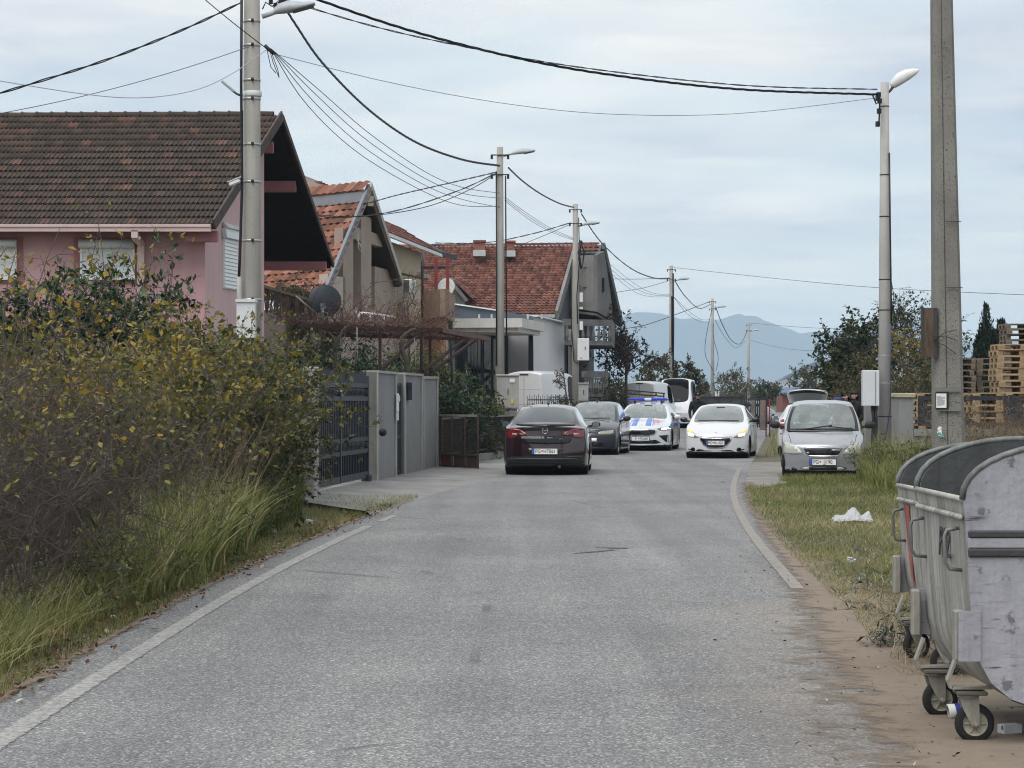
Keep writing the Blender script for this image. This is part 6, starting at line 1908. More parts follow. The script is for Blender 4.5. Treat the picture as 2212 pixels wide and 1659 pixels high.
c.decal('lit_lamp', PL([(1655, 676), (1800, 648), (1808, 684), (1740, 706), (1665, 706)], kz), XENON, 1, -1, .017, .01, mirror=True)
c.decal('lower_intake', PL([(1010, 890), (1170, 905), (1400, 905), (1560, 888), (1650, 940), (1570, 962), (1000, 962), (920, 940)], kz), GLOSSB, 1, -1, .008, .03)
c.decal('corner_vent', PL([(1605, 812), (1810, 795), (1825, 930), (1740, 935)], kz), GLOSSB, 1, -1, .006, .03, mirror=True)
c.decal('splitter', PL([(730, 990), (1280, 1000), (1840, 985), (1830, 1012), (1280, 1025), (740, 1015)], kz), TRIM, 1, -1, .02, .03)
for sx in (-1, 1):
 c.decal('bonnet_stripe', [(sx * a, b) for a, b in ((.13, -2.0), (.30, -1.98), (.26, -1.02), (.12, -1.02))], BLUE, 2, 1, .004, .006)
 c.decal('bonnet_line', [(sx * a, b) for a, b in ((.34, -1.97), (.365, -1.96), (.31, -1.02), (.285, -1.02))], BLUE, 2, 1, .004, .006)
 c.decal('roof_stripe', [(sx * a, b) for a, b in ((.10, -.02), (.24, -.02), (.24, 1.2), (.10, 1.2))], BLUE, 2, 1, .004, .006)
 c.decal('side_band', [(-1.75, .70), (1.8, .74), (1.8, .88), (-1.75, .84)], BLUE, 0, sx, .004, .006)
 c.decal('side_red_mark', [(-.88, .42), (-.72, .42), (-.66, .86), (-.80, .86)], paint('stripe_red', (.55, .10, .05), 0, .3, .1, .6), 0, sx, .006, .006)
 c.decal('door_seam', [(-.72, .30), (-.70, .30), (-.70, .95), (-.72, .95)], TRIM, 0, sx, .003, .01)
 c.decal('door_seam', [(.30, .30), (.32, .30), (.32, .97), (.30, .97)], TRIM, 0, sx, .003, .01)
 MB().box((sx * .89, -.1, .88), (.03, .16, .025), bev=.008).build('door_handle', POLW, c.t)
c.decal('red_roundel', [(.42 + .14 * math.cos(a), -1.45 + .17 * math.sin(a)) for a in np.linspace(0, 2 * math.pi, 13)[:-1]], paint('roundel_red', (.62, .22, .20), 0, .4, .1, .4), 2, 1, .004, .006)
lb = c.hit((.42, -1.72), 2, 1)[0]
text_mesh('bonnet_number', '122', .15, BLUE, c.t, Matrix.Translation((.50, -1.80, lb.z + .014)) @ Matrix.Rotation(R(180), 4, 'Z') @ Matrix.Rotation(R(-10), 4, 'X'), .002, 1.4)
yb = c.hit((0, .78), 1, -1)[0].y
MB().lathe([(.035, 0), (.045, .005), (.035, .008), (.028, .004), (.035, 0)], Matrix.Translation((0, yb - .0, .80)) @ Matrix.Rotation(R(70), 4, 'X'), 16).build('round_emblem', CHROME, c.t)
c.plate(('P', 'PG660'), 0, c.hit((0, .38), 1, -1)[0].y - .02, .385, blue=False)
c.mirrors(-.60, 1.03, .86, POLW)
c.seats((.25, 1.05), .42); c.dash(-.7, 1.0, 1.3)
MB().box((.05, -.22, 1.36), (.26, .06, .08), bev=.02).build('rear_view_mirror', TRIM, c.t)
lbar = bpy.data.objects.new('light_bar', None); COL.objects.link(lbar); lbar.parent = c.t
BARB = flat('light_bar_blue', (.015, .03, .42), .12, 0, .5, 1.0)
MB().box((0, .25, 1.575), (1.24, .26, .085), bev=.03).build('blue_lens', BARB, lbar)
MB().box((0, .24, 1.58), (.22, .28, .08), bev=.02).build('clear_lens', flat('light_bar_clear', (.62, .66, .72), .2), lbar)
for sx in (-1, 1):
 MB().box((sx * .42, .25, 1.50), (.06, .15, .09)).build('foot', TRIM, lbar)
# ---------------- white five-door hatchback with lamps lit
WHT = paint('plain_white', (.64, .65, .67), 0, .28, .12, .8)
c = Car('white_hatchback', 'white hatchback with lit orange headlamps driving past the police car', X_at(1545, 60.3) + .177 * 1.98, 60.3 + 1.96, -.177, PARK, WHT)
L = 3.96
S = [st(-1.98, .70, .21, .54, .60), st(-1.88, .80, .17, .62, .70), st(-1.6, .86, .15, .76, .85), st(-1.25, .87, .15, .86, .945), st(-1.02, .87, .15, .90, .985),
     st(-.60, .87, .15, .94, 1.21, wt=.735, zt=1.15), st(-.12, .87, .15, .96, 1.41, wt=.63, zt=1.355), st(.35, .87, .15, .975, 1.465, wt=.60, zt=1.41), st(.95, .87, .16, 1.0, 1.455, wt=.58, zt=1.39), st(1.45, .86, .17, 1.01, 1.39, wt=.57, zt=1.32), st(1.78, .84, .19, 1.01, 1.2, wt=.62, zt=1.12), st(1.9, .81, .23, .97, 1.02), st(1.98, .75, .28, .92, .95)]
c.build(S, L, .26, .14, lambda z: float(np.interp(z, [.2, .5, .66, .8], [0, 0, .05, .14])), None, {4: 'W', 5: 'Wa', 6: 'a', 7: 'b', 8: 'b', 9: 'B', 10: 'B'}, (-1.18, 1.36), .305, .345, G_CLEAR, trim_mat=TRIM)
def pz(px, p_):
 return ((px - 905) / 793, (1500 - p_) / 793)
c.decal('grille_surround', PL([(570, 1045), (740, 1055), (905, 1058), (1070, 1055), (1240, 1045), (1235, 1110), (1160, 1210), (1060, 1275), (905, 1288), (750, 1275), (650, 1210), (575, 1110)], pz), CHROME, 1, -1, .012, .04)
c.decal('grille_mesh', PL([(590, 1058), (740, 1068), (905, 1070), (1070, 1068), (1218, 1060), (1212, 1105), (1145, 1195), (1050, 1255), (905, 1265), (760, 1255), (665, 1195), (598, 1105)], pz), GLOSSB, 1, -1, .018, .02)
HL = [(1255, 1048), (1320, 985), (1390, 930), (1470, 878), (1560, 855), (1565, 930), (1545, 1005), (1480, 1040), (1330, 1058)]
for o in c.decal('headlight', PL(HL, pz), flat('headlight_glass_white', (.50, .50, .50), .12, 0, .5, .9), 1, -1, .010, .03, mirror=True):
 pass
c.decal('lit_indicator', PL([(1400, 938), (1470, 885), (1520, 880), (1515, 930), (1460, 950)], pz), flat('lamp_amber_lit', (1.0, .42, .12), .2, 0, .5, 0, .55), 1, -1, .017, .01, mirror=True)
c.decal('lit_lamp', PL([(1370, 985), (1440, 955), (1510, 950), (1500, 1010), (1430, 1030), (1370, 1025)], pz), flat('lamp_warm_lit', (1.0, .80, .50), .2, 0, .5, 0, .85), 1, -1, .017, .01, mirror=True)
c.decal('lamp_well', PL([(1285, 1040), (1340, 1000), (1362, 1000), (1362, 1040)], pz), LAMPDK, 1, -1, .017, .01, mirror=True)
c.decal('lower_intake', PL([(475, 1340), (520, 1300), (590, 1290), (680, 1315), (905, 1330), (1100, 1312), (1200, 1308), (1270, 1325), (1320, 1362), (905, 1370), (560, 1362)], pz), GLOSSB, 1, -1, .010, .03)
c.decal('fog_lamp', PL([(1390 + 52 * math.cos(a), 1305 + 46 * math.sin(a)) for a in np.linspace(0, 2 * math.pi, 13)[:-1]], pz), GLOSSB, 1, -1, .008, .03, mirror=True)
c.decal('fog_slot', PL([(1435, 1295), (1500, 1288), (1490, 1310), (1440, 1318)], pz), GLOSSB, 1, -1, .008, .03, mirror=True)
c.decal('bonnet_edge', PL([(565, 1030), (905, 1048), (1245, 1030), (1245, 1040), (905, 1056), (565, 1040)], pz), TRIM, 1, -1, .004, .01)
yb = c.hit((0, .68), 1, -1)[0].y
c.decal('animal_crest', PL([(870, 985), (878, 950), (895, 935), (915, 938), (935, 955), (925, 962), (935, 980), (915, 972), (900, 985), (892, 968)], pz), CHROME, 1, -1, .008, .01, res=.02)
c.plate(('PG', 'KL420'), 0, c.hit((0, .41), 1, -1)[0].y - .03, .425, w=.48)
c.mirrors(-.62, 1.02, .84, GLOSSB, sc=1.05)
c.seats((.3, 1.0), .42); c.dash(-.7, 1.0, 1.25)
MB().box((.0, -.25, 1.34), (.24, .05, .07), bev=.02).build('rear_view_mirror', TRIM, c.t)
MB().box((.0, -1.0, 1.01), (1.1, .02, .02), .04).build('wiper', TRIM, c.t)
for sx in (-1, 1):
 c.decal('door_seam', [(-.72, .28), (-.70, .28), (-.70, .95), (-.72, .95)], TRIM, 0, sx, .003, .01)
 c.decal('door_seam', [(.26, .28), (.28, .28), (.28, .97), (.26, .97)], TRIM, 0, sx, .003, .01)
 MB().box((sx * .865, -.1, .86), (.03, .15, .03), bev=.008).build('door_handle', TRIM, c.t)
# ---------------- silver compact on the verge
SILV = paint('silver_paint', (.40, .41, .435), .55, .32, .3, .6)
c = Car('silver_compact', 'silver compact with dusty bonnet and broken grille parked on the grass verge', X_at(1777.8, 46) + .125 * 1.82, 46 + 1.8, -.125, PARK, SILV)
L = 3.6
c.frame = True
S = [st(-1.80, .70, .17, .58, .63), st(-1.72, .80, .14, .64, .70), st(-1.45, .85, .15, .74, .80), st(-1.15, .86, .17, .83, .885), st(-.98, .86, .17, .87, .93),
     st(-.58, .86, .17, .91, 1.24, wt=.74, zt=1.19), st(-.18, .86, .17, .95, 1.50, wt=.635, zt=1.46), st(.2, .86, .18, .98, 1.565, wt=.61, zt=1.525), st(.9, .86, .18, 1.0, 1.57, wt=.60, zt=1.52), st(1.35, .85, .19, 1.02, 1.53, wt=.60, zt=1.46), st(1.62, .83, .21, 1.02, 1.2, wt=.68, zt=1.14), st(1.74, .80, .24, .98, 1.02), st(1.80, .74, .30, .92, .95)]
c.build(S, L, .24, .12, lambda z: float(np.interp(z, [.2, .5, .66, .8], [.03, 0, .05, .14])), None, {4: 'W', 5: 'Wa', 6: 'a', 7: 'b', 8: 'b', 9: 'B', 10: 'B'}, (-1.16, 1.22), .29, .335, G_CLEAR, trim_mat=TRIM)
def sz(px, p_):
 return ((px - 918) / 812, (1590 - p_) / 812)
c.decal('headlight', PL([(1245, 1200), (1290, 1130), (1380, 1060), (1470, 1020), (1535, 1012), (1565, 1060), (1570, 1150), (1540, 1195), (1400, 1208)], sz), flat('clouded_headlight', (.46, .46, .40), .22, 0, .5, .8), 1, -1, .010, .03, mirror=True)
c.decal('grille_bar', PL([(600, 1095), (760, 1082), (918, 1080), (1080, 1082), (1232, 1095), (1225, 1125), (918, 1115), (608, 1125)], sz), SILV, 1, -1, .016, .03)
c.decal('grille_opening', PL([(608, 1128), (918, 1118), (1222, 1128), (1180, 1200), (1130, 1222), (700, 1222), (640, 1195)], sz), GLOSSB, 1, -1, .008, .03)
c.decal('grille_slat', PL([(1058, 1125), (1215, 1128), (1200, 1150), (1058, 1150)], sz), SILV, 1, -1, .018, .02)
c.decal('grille_slat', PL([(640, 1168), (700, 1168), (690, 1200), (655, 1198)], sz), SILV, 1, -1, .018, .02)
c.decal('lower_trim', PL([(660, 1225), (918, 1228), (1170, 1225), (1150, 1245), (918, 1250), (690, 1245)], sz), CHROME, 1, -1, .012, .02)
c.decal('lower_intake', PL([(545, 1440), (600, 1415), (720, 1405), (1220, 1405), (1290, 1425), (1310, 1445), (1240, 1465), (620, 1468)], sz), GLOSSB, 1, -1, .008, .03)
c.decal('intake_lamp', PL([(560, 1440), (610, 1420), (690, 1416), (690, 1462), (620, 1464)], sz), flat('clouded_headlight', (.46, .46, .40)), 1, -1, .014, .02, mirror=True)
c.decal('fog_lamp', PL([(445 + 46 * math.cos(a), 1455 + 32 * math.sin(a)) for a in np.linspace(0, 2 * math.pi, 13)[:-1]], sz), GLOSSB, 1, -1, .008, .03)
c.plate(('PG', 'JJ190'), 0, c.hit((0, .315), 1, -1)[0].y - .022, .315, w=.52)
c.decal('scuttle', PL([(330, 850), (400, 790), (1400, 775), (1475, 815), (1470, 830), (918, 842)], sz), GLOSSB, 1, -1, .006, .01)
MB().box((-.18, -.93, .995), (.75, .02, .025), Matrix.Rotation(R(-8), 3, 'Y')).build('wiper', TRIM, c.t)
MB().box((.38, -.93, 1.0), (.5, .02, .02), Matrix.Rotation(R(6), 3, 'Y')).build('wiper', TRIM, c.t)
c.mirrors(-.62, 1.05, .84, TRIM, sc=1.15)
c.seats((.3, .95), .5, w=.46); c.dash(-.7, 1.05, 1.3)
MB().box((-.02, -.18, 1.42), (.24, .05, .08), bev=.02).build('rear_view_mirror', TRIM, c.t)
for sx in (-1, 1):
 c.decal('bonnet_seam', [(sx * a, b) for a, b in ((.635, -1.5), (.645, -1.5), (.70, -1.05), (.69, -1.05))], TRIM, 2, 1, .003, .008)
 c.decal('door_seam', [(-.70, .30), (-.68, .30), (-.68, 1.0), (-.70, 1.0)], TRIM, 0, sx, .003, .01)
 MB().box((sx * .86, .0, .86), (.03, .15, .03), bev=.008).build('door_handle', TRIM, c.t)
# ---------------- white car with its tailgate up, behind the silver one
c = Car('white_estate', 'white hatchback with raised tailgate standing behind the silver compact', X_at(1752, 66), 66.5, math.pi - .15, None, WHT)
L = 4.2
S = [st(-2.1, .68, .24, .66, .72), st(-1.9, .84, .18, .78, .86), st(-1.3, .88, .16, .92, 1.02), st(-.95, .88, .16, .95, 1.06), st(-.5, .88, .16, .98, 1.30, wt=.70, zt=1.22), st(0, .88, .16, .99, 1.47, wt=.62, zt=1.40), st(.9, .88, .16, 1.0, 1.48, wt=.60, zt=1.41), st(1.5, .87, .17, 1.0, 1.44, wt=.60, zt=1.37), st(1.9, .85, .2, .98, 1.15, wt=.66, zt=1.08), st(2.1, .8, .26, .9, .94)]
c.build(S, L, .25, .1, None, None, {3: 'W', 4: 'Wa', 5: 'a', 6: 'b', 7: 'Bb', 8: 'B'}, (-1.25, 1.3), .31, .35, G_CLEAR, trim_mat=TRIM)
c.mirrors(-.6, 1.03, .86, WHT)
tg = bpy.data.objects.new('tailgate', None); COL.objects.link(tg); tg.parent = c.t
rows = []
for (y, z, w) in ((1.45, 1.47, .52), (1.75, 1.62, .56), (2.05, 1.74, .58), (2.30, 1.82, .54), (2.40, 1.80, .45)):
 rows.append([(x * w, y + .05 * (1 - x * x), z + .05 * (1 - x * x)) for x in np.linspace(-1, 1, 9)])
m = MB(); m.grid([r[:2] for r in rows]); m.grid([r[-2:] for r in rows]); m.grid(rows[2:]); m.build('panel', WHT, tg)
m = MB(); m.grid([[(p[0], p[1], p[2] - .01) for p in r[1:-1]] for r in rows[0:3]]); m.build('glass', flat('tailgate_glass_skylit', (.55, .60, .66), .15), tg)  # opaque pale pane: skylight through the glass put into the colour
m = MB(); m.grid([[(p[0] * .9, p[1], p[2] - .03) for p in r] for r in rows[2:4]]); m.build('inner_trim', TRIM, tg)
c.decal('tail_light', [(.60, .75), (.80, .72), (.80, 1.0), (.66, 1.02)], TAILR, 1, 1, .01, .03, mirror=True)
# ---------------- far parked car
c = Car('far_silver_car', 'small silver car parked far off beyond the post fence', X_at(1668, 140) - 1.0, 142, R(150), None, SILV)
c.build(S, 4.2, .25, .1, None, None, {3: 'W', 4: 'Wa', 5: 'a', 6: 'b', 7: 'Bb', 8: 'B'}, (-1.25, 1.3), .31, .35, G_DARK, trim_mat=TRIM, sub=1)
c.decal('tail_light', [(.60, .75), (.80, .72), (.80, 1.0), (.66, 1.02)], TAILR, 1, 1, .01, .03, mirror=True)
# ---------------- vans
def van(name, label, x, y, yaw, H, Lv, W, mat, rear_glass=False, minibus=False):
 c = Car(name, label, x, y, yaw, 'vans parked in the yard', mat, 'van')
 w = W / 2
 h = H
 S = [st(-Lv / 2, w * .78, .30, .78, .86), st(-Lv / 2 + .15, w * .92, .26, .92, 1.0), st(-Lv / 2 + .55, w * .98, .25, 1.1, 1.22), st(-Lv / 2 + .80, w, .25, 1.22, 1.36, wt=w * .88, zt=1.42), st(-Lv / 2 + 1.45, w, .25, 1.28, h - .22, wt=w * .80, zt=h - .34), st(-Lv / 2 + 2.0, w, .25, 1.3, h - .03, wt=w * .80, zt=h - .14), st(-Lv / 2 + 2.6, w, .25, 1.3, h, wt=w * .82, zt=h - .10), st(0.4, w, .25, 1.3, h, wt=w * .82, zt=h - .10), st(Lv / 2 - .5, w, .25, 1.3, h, wt=w * .82, zt=h - .10), st(Lv / 2 - .08, w * .985, .27, 1.3, h - .03, wt=w * .81, zt=h - .13), st(Lv / 2, w * .95, .30, 1.3, h - .10, wt=w * .78, zt=h - .2)]
 c.build(S, Lv, .3, .04, None, None, {3: 'W', 4: 'Wa', 5: 'a'} if not minibus else {3: 'W', 4: 'Wa', 5: 'a', 6: 'b', 7: 'c'}, (-Lv / 2 + .95, Lv / 2 - 1.1), .34, .40, G_VAN, trim_mat=TRIM, wheel_w=.22)
 c.mirrors(-Lv / 2 + 1.2, 1.5, w - .02, TRIM, sc=1.5)
 return c
VANW = paint('van_white', (.66, .67, .69), 0, .35, .15, .5)
c = van('white_van', 'tall white panel van parked against the annex wall', 1.56, 99.8, R(180 - 22), 2.80, 5.6, 1.95, VANW)
zz = 2.62
c.decal('rear_seam', [(-.01, .5), (.01, .5), (.01, 2.5), (-.01, 2.5)], M('seam_grey', (.2, .2, .2), .7), 1, 1, .004, .01)
c.decal('brake_light', [(-.20, 2.60), (.20, 2.60), (.20, 2.65), (-.20, 2.65)], flat('brake_dark', (.05, .01, .01), .3), 1, 1, .02, .05)
c.decal('tail_light', [(.78, .9), (.90, .9), (.90, 1.5), (.80, 1.5)], TAILR, 1, 1, .01, .03, mirror=True)
for zq in (1.35, 2.0):
 c.decal('side_rib', [(-.4, zq), (2.5, zq), (2.5, zq + .03), (-.4, zq + .03)], M('seam_grey', (.2, .2, .2), .7), 0, 1, .004, .01)
 c.decal('rear_rib', [(-.85, zq), (.85, zq), (.85, zq + .02), (-.85, zq + .02)], M('van_rib', (.5, .5, .52), .5), 1, 1, .004, .01)
c = van('lettered_van', 'white van with script lettering across its rear doors', X_at(1383, 118) + .75, 120.6, R(180 - 17), 2.52, 5.4, 1.9, VANW)
c.decal('tail_light', [(.80, .9), (.90, .9), (.90, 1.9), (.82, 1.9)], TAILR, 1, 1, .01, .03, mirror=True)
c.decal('rear_seam', [(-.01, .5), (.01, .5), (.01, 2.3), (-.01, 2.3)], M('seam_grey', (.2, .2, .2), .7), 1, 1, .004, .01)
c.decal('brake_light', [(-.18, 2.36), (.18, 2.36), (.18, 2.41), (-.18, 2.41)], flat('brake_dark', (.05, .01, .01), .3), 1, 1, .02, .05)
LET = M('script_green', (.10, .13, .12), .6)
yb = c.hit((.3, 1.85), 1, 1)[0].y + .012
text_mesh('script_lettering', 'Zelite zdravo', .20, LET, c.t, Matrix.Translation((.35, yb, 1.92)) @ Matrix.Rotation(R(180), 4, 'Z') @ Matrix.Rotation(R(90), 4, 'X'), .002, .8)
text_mesh('script_lettering', 'hrana jela', .20, LET, c.t, Matrix.Translation((-.42, yb, 1.78)) @ Matrix.Rotation(R(180), 4, 'Z') @ Matrix.Rotation(R(90), 4, 'X'), .002, .8)
c.decal('side_green_panel', [(1.0, .7), (2.4, .7), (2.4, 2.2), (1.6, 2.2)], flat('panel_green', (.10, .28, .12), .5), 0, 1, .004, .01)
van('white_minibus', 'white high-roof minibus facing the road behind the policeman', X_at(1470, 122), 124.4, -.14, 2.72, 5.6, 1.98, VANW, minibus=True)
# ------------------------------------------------------------------ waste containers, yard, people, litter
def worn_metal(name, base, dirt, amt, streaky=True, scr=True):
 m = NT(name)
 v = m.pos((1, 1, 1), True)
 c = m.mix(m.ramp(m.noise(v, 3.0, 6, .65), [(.35, 0.0), (.7, 1.0)]), base, mul(base, .84))
 if streaky:
  sv = m.pos((16, 16, 1.1), True)
  c = m.mix(m.ramp(m.noise(sv, 1.0, 6, .7), [(.44, 0.0), (.72, amt)]), c, dirt)
  sv2 = m.pos((5, 5, .5), True)
  c = m.mix(m.ramp(m.noise(sv2, 1.0, 5, .6), [(.52, 0.0), (.75, amt * .7)]), c, mul(dirt, .7))
 if scr:
  hv = m.pos((2.2, 2.2, 26), True)
  c = m.mix(m.ramp(m.noise(hv, 1.4, 5, .65), [(.60, 0.0), (.66, .9)]), c, m.mix(m.ramp(m.noise(v, 2.6, 3, .5), [(.48, 0.0), (.60, 1.0)]), c, (.05, .05, .065)))
  bl = m.ramp(m.noise(v, 9, 6, .7), [(.60, 0.0), (.66, .75)])
  c = m.mix(bl, c, (.09, .09, .105))
 m.set(Base_Color=c, Roughness=.62, Metallic=.15)
 m.bump(m.noise(v, 4.5, 4, .6), .55, .03)
 return m.mat
SIDEM = worn_metal('container_side', (.45, .445, .41), (.15, .14, .115), .95, True, False)
ENDM = worn_metal('container_end', (.40, .40, .445), (.22, .22, .25), .6, True, True)
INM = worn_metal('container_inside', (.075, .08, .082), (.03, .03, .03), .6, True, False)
RIMM = worn_metal('container_rim', (.20, .215, .205), (.06, .06, .06), .8, True, False)
BANDM = worn_metal('container_band', (.055, .055, .06), (.40, .40, .43), .9, False, False)
bn = MATS['container_band'].node_tree
CASTM = worn_metal('castor_zinc', (.36, .35, .31), (.16, .14, .11), .6, True, False)
def container(label, x0, y0, y1, zr, yaw, stencil, red, seed):
 t = thing('waste_container', label, 'waste container', (x0 + .53, (y0 + y1) / 2, 0), yaw, 'metal waste containers by the road', local=True)
 hx, hy = .535, (y1 - y0) / 2
 def prof(k=1.0, z_off=0.0):
  left = [(-hx, zr), (-hx + .012, zr - .08), (-hx + .03, zr - .4), (-hx + .05, .50), (-hx + .075, .40), (-hx + .13, .30), (-hx + .22, .225), (-hx + .34, .185), (-hx + .45, .172), (0, .168)]
  return left + [(-a, b) for a, b in reversed(left[:-1])]
 pf = prof()
 n = len(pf)
 m = MB(); m.grid([[(x, y, z) for (x, z) in pf] for y in (-hy, hy)], smooth=True)
 m.build('tub', SIDEM, t)
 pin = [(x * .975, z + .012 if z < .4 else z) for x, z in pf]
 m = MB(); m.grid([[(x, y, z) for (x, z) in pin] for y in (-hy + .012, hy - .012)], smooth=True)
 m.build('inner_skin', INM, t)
 arc = [(hx * math.cos(a) * 1.0, zr + .255 * math.sin(a) ** .9) for a in np.linspace(0, math.pi, 19)]
 for sg, nm in ((-1, 'end_plate'), (1, 'end_plate')):
  yy = sg * hy
  outline = pf + [(x, z) for x, z in arc[1:-1]]
  o = MB().prism([(x, z) for x, z in outline], 1, yy, yy + sg * .012).build(nm, ENDM, t)
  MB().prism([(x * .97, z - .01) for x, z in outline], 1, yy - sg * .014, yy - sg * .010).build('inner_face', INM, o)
  MB().tube([(x, yy + sg * .004, z) for x, z in arc], .0155, 8).build('hoop', RIMM, o)
  for zz, hh, mt in ((zr - .16, .036, BANDM), (zr - .245, .040, BANDM), (zr - .20, .05, ENDM)):
   w_ = hx * .955
   MB().box((0, yy + sg * .016, zz), (2 * w_, .022 if mt is BANDM else .012, hh), bev=.008).build('band', mt, o)
  MB().tube([(-.20, yy + sg * .01, zr - .44), (-.20, yy + sg * .06, zr - .45), (.2, yy + sg * .06, zr - .45), (.20, yy + sg * .01, zr - .44)], .011, 7).build('grab_bar', RIMM, o)
  MB().tube([(-.17, yy, zr + .07), (-.17, yy + sg * .07, zr + .07)], .016, 8).build('trunnion', CASTM, o)
  MB().tube([(-.16, yy + sg * .012, zr + .0), (-.165, yy + sg * .02, zr - .05), (-.15, yy + sg * .02, zr - .07), (-.10, yy + sg * .02, zr - .07), (-.09, yy + sg * .012, zr - .0)], .006, 5).build('wire_staple', CASTM, o)
  for sx in (-1, 1):
   MB().box((sx * (hx + .012), yy - sg * .04, .515), (.04, .075, .23), bev=.006).build('lifting_pocket', CASTM, t)
   MB().box((sx * (hx - .03), yy + sg * .016, .515), (.10, .012, .23)).build('pocket_plate', ENDM, o)
 for sx in (-1, 1):
  MB().tube([(sx * hx, -hy - .005, zr), (sx * hx, hy + .005, zr)], .0135, 8).build('rim_tube', M('rim_pale', (.40, .39, .35), .6, .3, 6, obj=True), t)
  MB().box((sx * (hx + .0), 0, zr - .085), (.022, 2 * hy - .02, .028), bev=.01).build('rim_bead', SIDEM, t)
  for yy in (-hy + .14, hy - .14):
   MB().tube([(sx * (hx - .01), yy, zr - .14), (sx * (hx + .045), yy, zr - .15), (sx * (hx + .055), yy, zr - .18), (sx * (hx + .05), yy, zr - .30), (sx * (hx + .03), yy, zr - .33), (sx * (hx - .025), yy, zr - .335)], .009, 8).build('side_handle', RIMM, t)
 wr = .092
 rg = random.Random(seed)
 for sx in (-1, 1):
  for sy in (-1, 1):
   yc = sy * (hy - .17)
   xc = sx * (hx - .06)
   k = bpy.data.objects.new('castor', None); COL.objects.link(k); k.parent = t
   k.location = (xc, yc, 0)
   k.empty_display_size = .05
   b = MB()
   for (p, q) in (((sx * .055, 0, .40), (-sx * -.095, 0, .29)), ((sx * .095, 0, .29), (sx * .08, 0, .255)), ((sx * .08, 0, .257), (-sx * .11, 0, .257))):
    b.bar(p, q, .055, .012, up=(0, 1, 0) if False else (0, 0, 1))
   b.build('strap', CASTM, k)
   MB().box((-.01 * sx, 0, .235), (.14, .13, .018), bev=.004).build('plate', M('castor_dark', (.14, .125, .10), .7, .3, 8, obj=True), k)
   MB().lathe([(.05, .215), (.052, .228), (.0, .228)], None, 16).build('swivel', CASTM, k)
   sw = bpy.data.objects.new('wheel_fork', None)
   COL.objects.link(sw); sw.parent = k
   ang = rg.uniform(-.15, .45)
   sw.rotation_euler = (0, 0, ang)
   m = MB()
   off = -.03 * sx
   for dy in (-.03, .03):
    m.prism([(-.045, .215), (.045, .215), (.035 + off * .4, .16), (off + .018, .085), (off, .075), (off - .018, .085), (-.04 + off * .4, .16)], 1, dy - .003, dy + .003)
   m.build('fork', CASTM, sw)
   Mx = Matrix.Translation((off, 0, wr)) @ Matrix.Rotation(R(90), 4, 'X')
   MB().lathe([(.058, -.022), (.078, -.023), (.088, -.017), (.092, -.008), (.092, .008), (.088, .017), (.078, .023), (.058, .022)], Mx, 26).build('tyre', RUB, sw)
   rm = MB().lathe([(.060, .021), (.055, .016), (.048, .010), (.020, .008), (.018, .022), (0, .022)], Mx, 26)
   rm.lathe([(.060, -.021), (.055, -.016), (.048, -.010), (.020, -.008), (.018, -.022), (0, -.022)], Mx, 26)
   for q in range(6):
    a = q * math.pi / 3
    for dz in (-.013, .013):
     p = Mx @ Vector((math.cos(a) * .018, math.sin(a) * .018, dz)); p2_ = Mx @ Vector((math.cos(a) * .052, math.sin(a) * .052, dz))
     rm.bar(p, p2_, .008, .008)
   rm.build('rim', M('castor_rim', (.33, .31, .25), .6, .3, 12, obj=True), sw)
   MB().tube([Mx @ Vector((0, 0, -.045)), Mx @ Vector((0, 0, .045))], .010, 8).build('axle', CASTM, sw)
 if stencil:
  text_mesh('stencil_lettering', stencil[0], .20, M('stencil_ink', (.07, .07, .07), .8, .5, 14, obj=True), t, Matrix.Translation((-hx - .0005 + .012, stencil[1], zr - .235)) @ Matrix.Rotation(R(-90), 4, 'Z') @ Matrix.Rotation(R(88), 4, 'X'), .003, .9)
 if red:
  MB().slab([(-hx - .002 + .006, red - .05, zr - .11), (-hx - .002 + .006, red + .10, zr - .11), (-hx + .040, red + .05, zr - .55), (-hx + .040, red - .02, zr - .60)], .004, nrm=(-1, 0, 0)).build('red_paint_patch', M('red_faded', (.36, .12, .10), .75, .35, 9, obj=True), t)
 return t
container('nearest dented metal waste container with lilac end plate and open top', 2.065, 10.42, 11.60, 1.14, 0.0, ('P02.', -.12), None, 3)
container('second metal waste container with red smear standing behind the nearest one', 2.40, 12.92, 14.1, 1.065, .02, ('D', -.35), .30, 8)
# ---- yard fence, pillars, pallets
PILL = M('pillar_render', (.235, .24, .235), .9, .12, 2, bump=.35, bscale=60)
PILC = M('pillar_cap', (.40, .37, .26), .9, .25, 4, bump=.5)
FDK = M('fence_anthracite', (.028, .031, .036), .5, .1, 2)
for (x0, x1, ytop, Y, lab) in ((1942, 1973, 859, 50.0, 'grey rendered gate pillar with pale cap left of the dark panel'), (1911, 1938, 858, 56.0, 'second grey gate pillar half hidden by the pale lamp post'), (1870, 1889, 872, 53.6, 'plain grey pillar under the light grey switch box')):
 t = thing('gate_pillar', lab, 'pillar', (X_at((x0 + x1) / 2, Y), Y + .15, 0))
 a, b = P(x0, ytop, Y), P(x1, ytop, Y)
 MB().boxx(a.x, b.x, Y, Y + .32, 0, a.z).build('shaft', PILL, t)
 if ytop < 870:
  MB().box(((a.x + b.x) / 2, Y + .16, a.z + .05), (b.x - a.x + .09, .42, .10), bev=.015).build('cap', PILC, t)
yf = thing('yard_fence', 'anthracite panel fence on a block wall in front of the pallets', 'fence', (10, 50, 0))
a0 = X_at(1974, 50)
MB().boxx(a0, a0 + 6.5, 50.05, 50.28, 0, .78).build('block_wall', M('block_wall', (.27, .265, .255), .95, .25, 2, bump=.6, bscale=20), yf)
MB().boxx(a0, a0 + 6.5, 50.0, 50.33, .78, .93).build('wall_coping', PILL, yf)
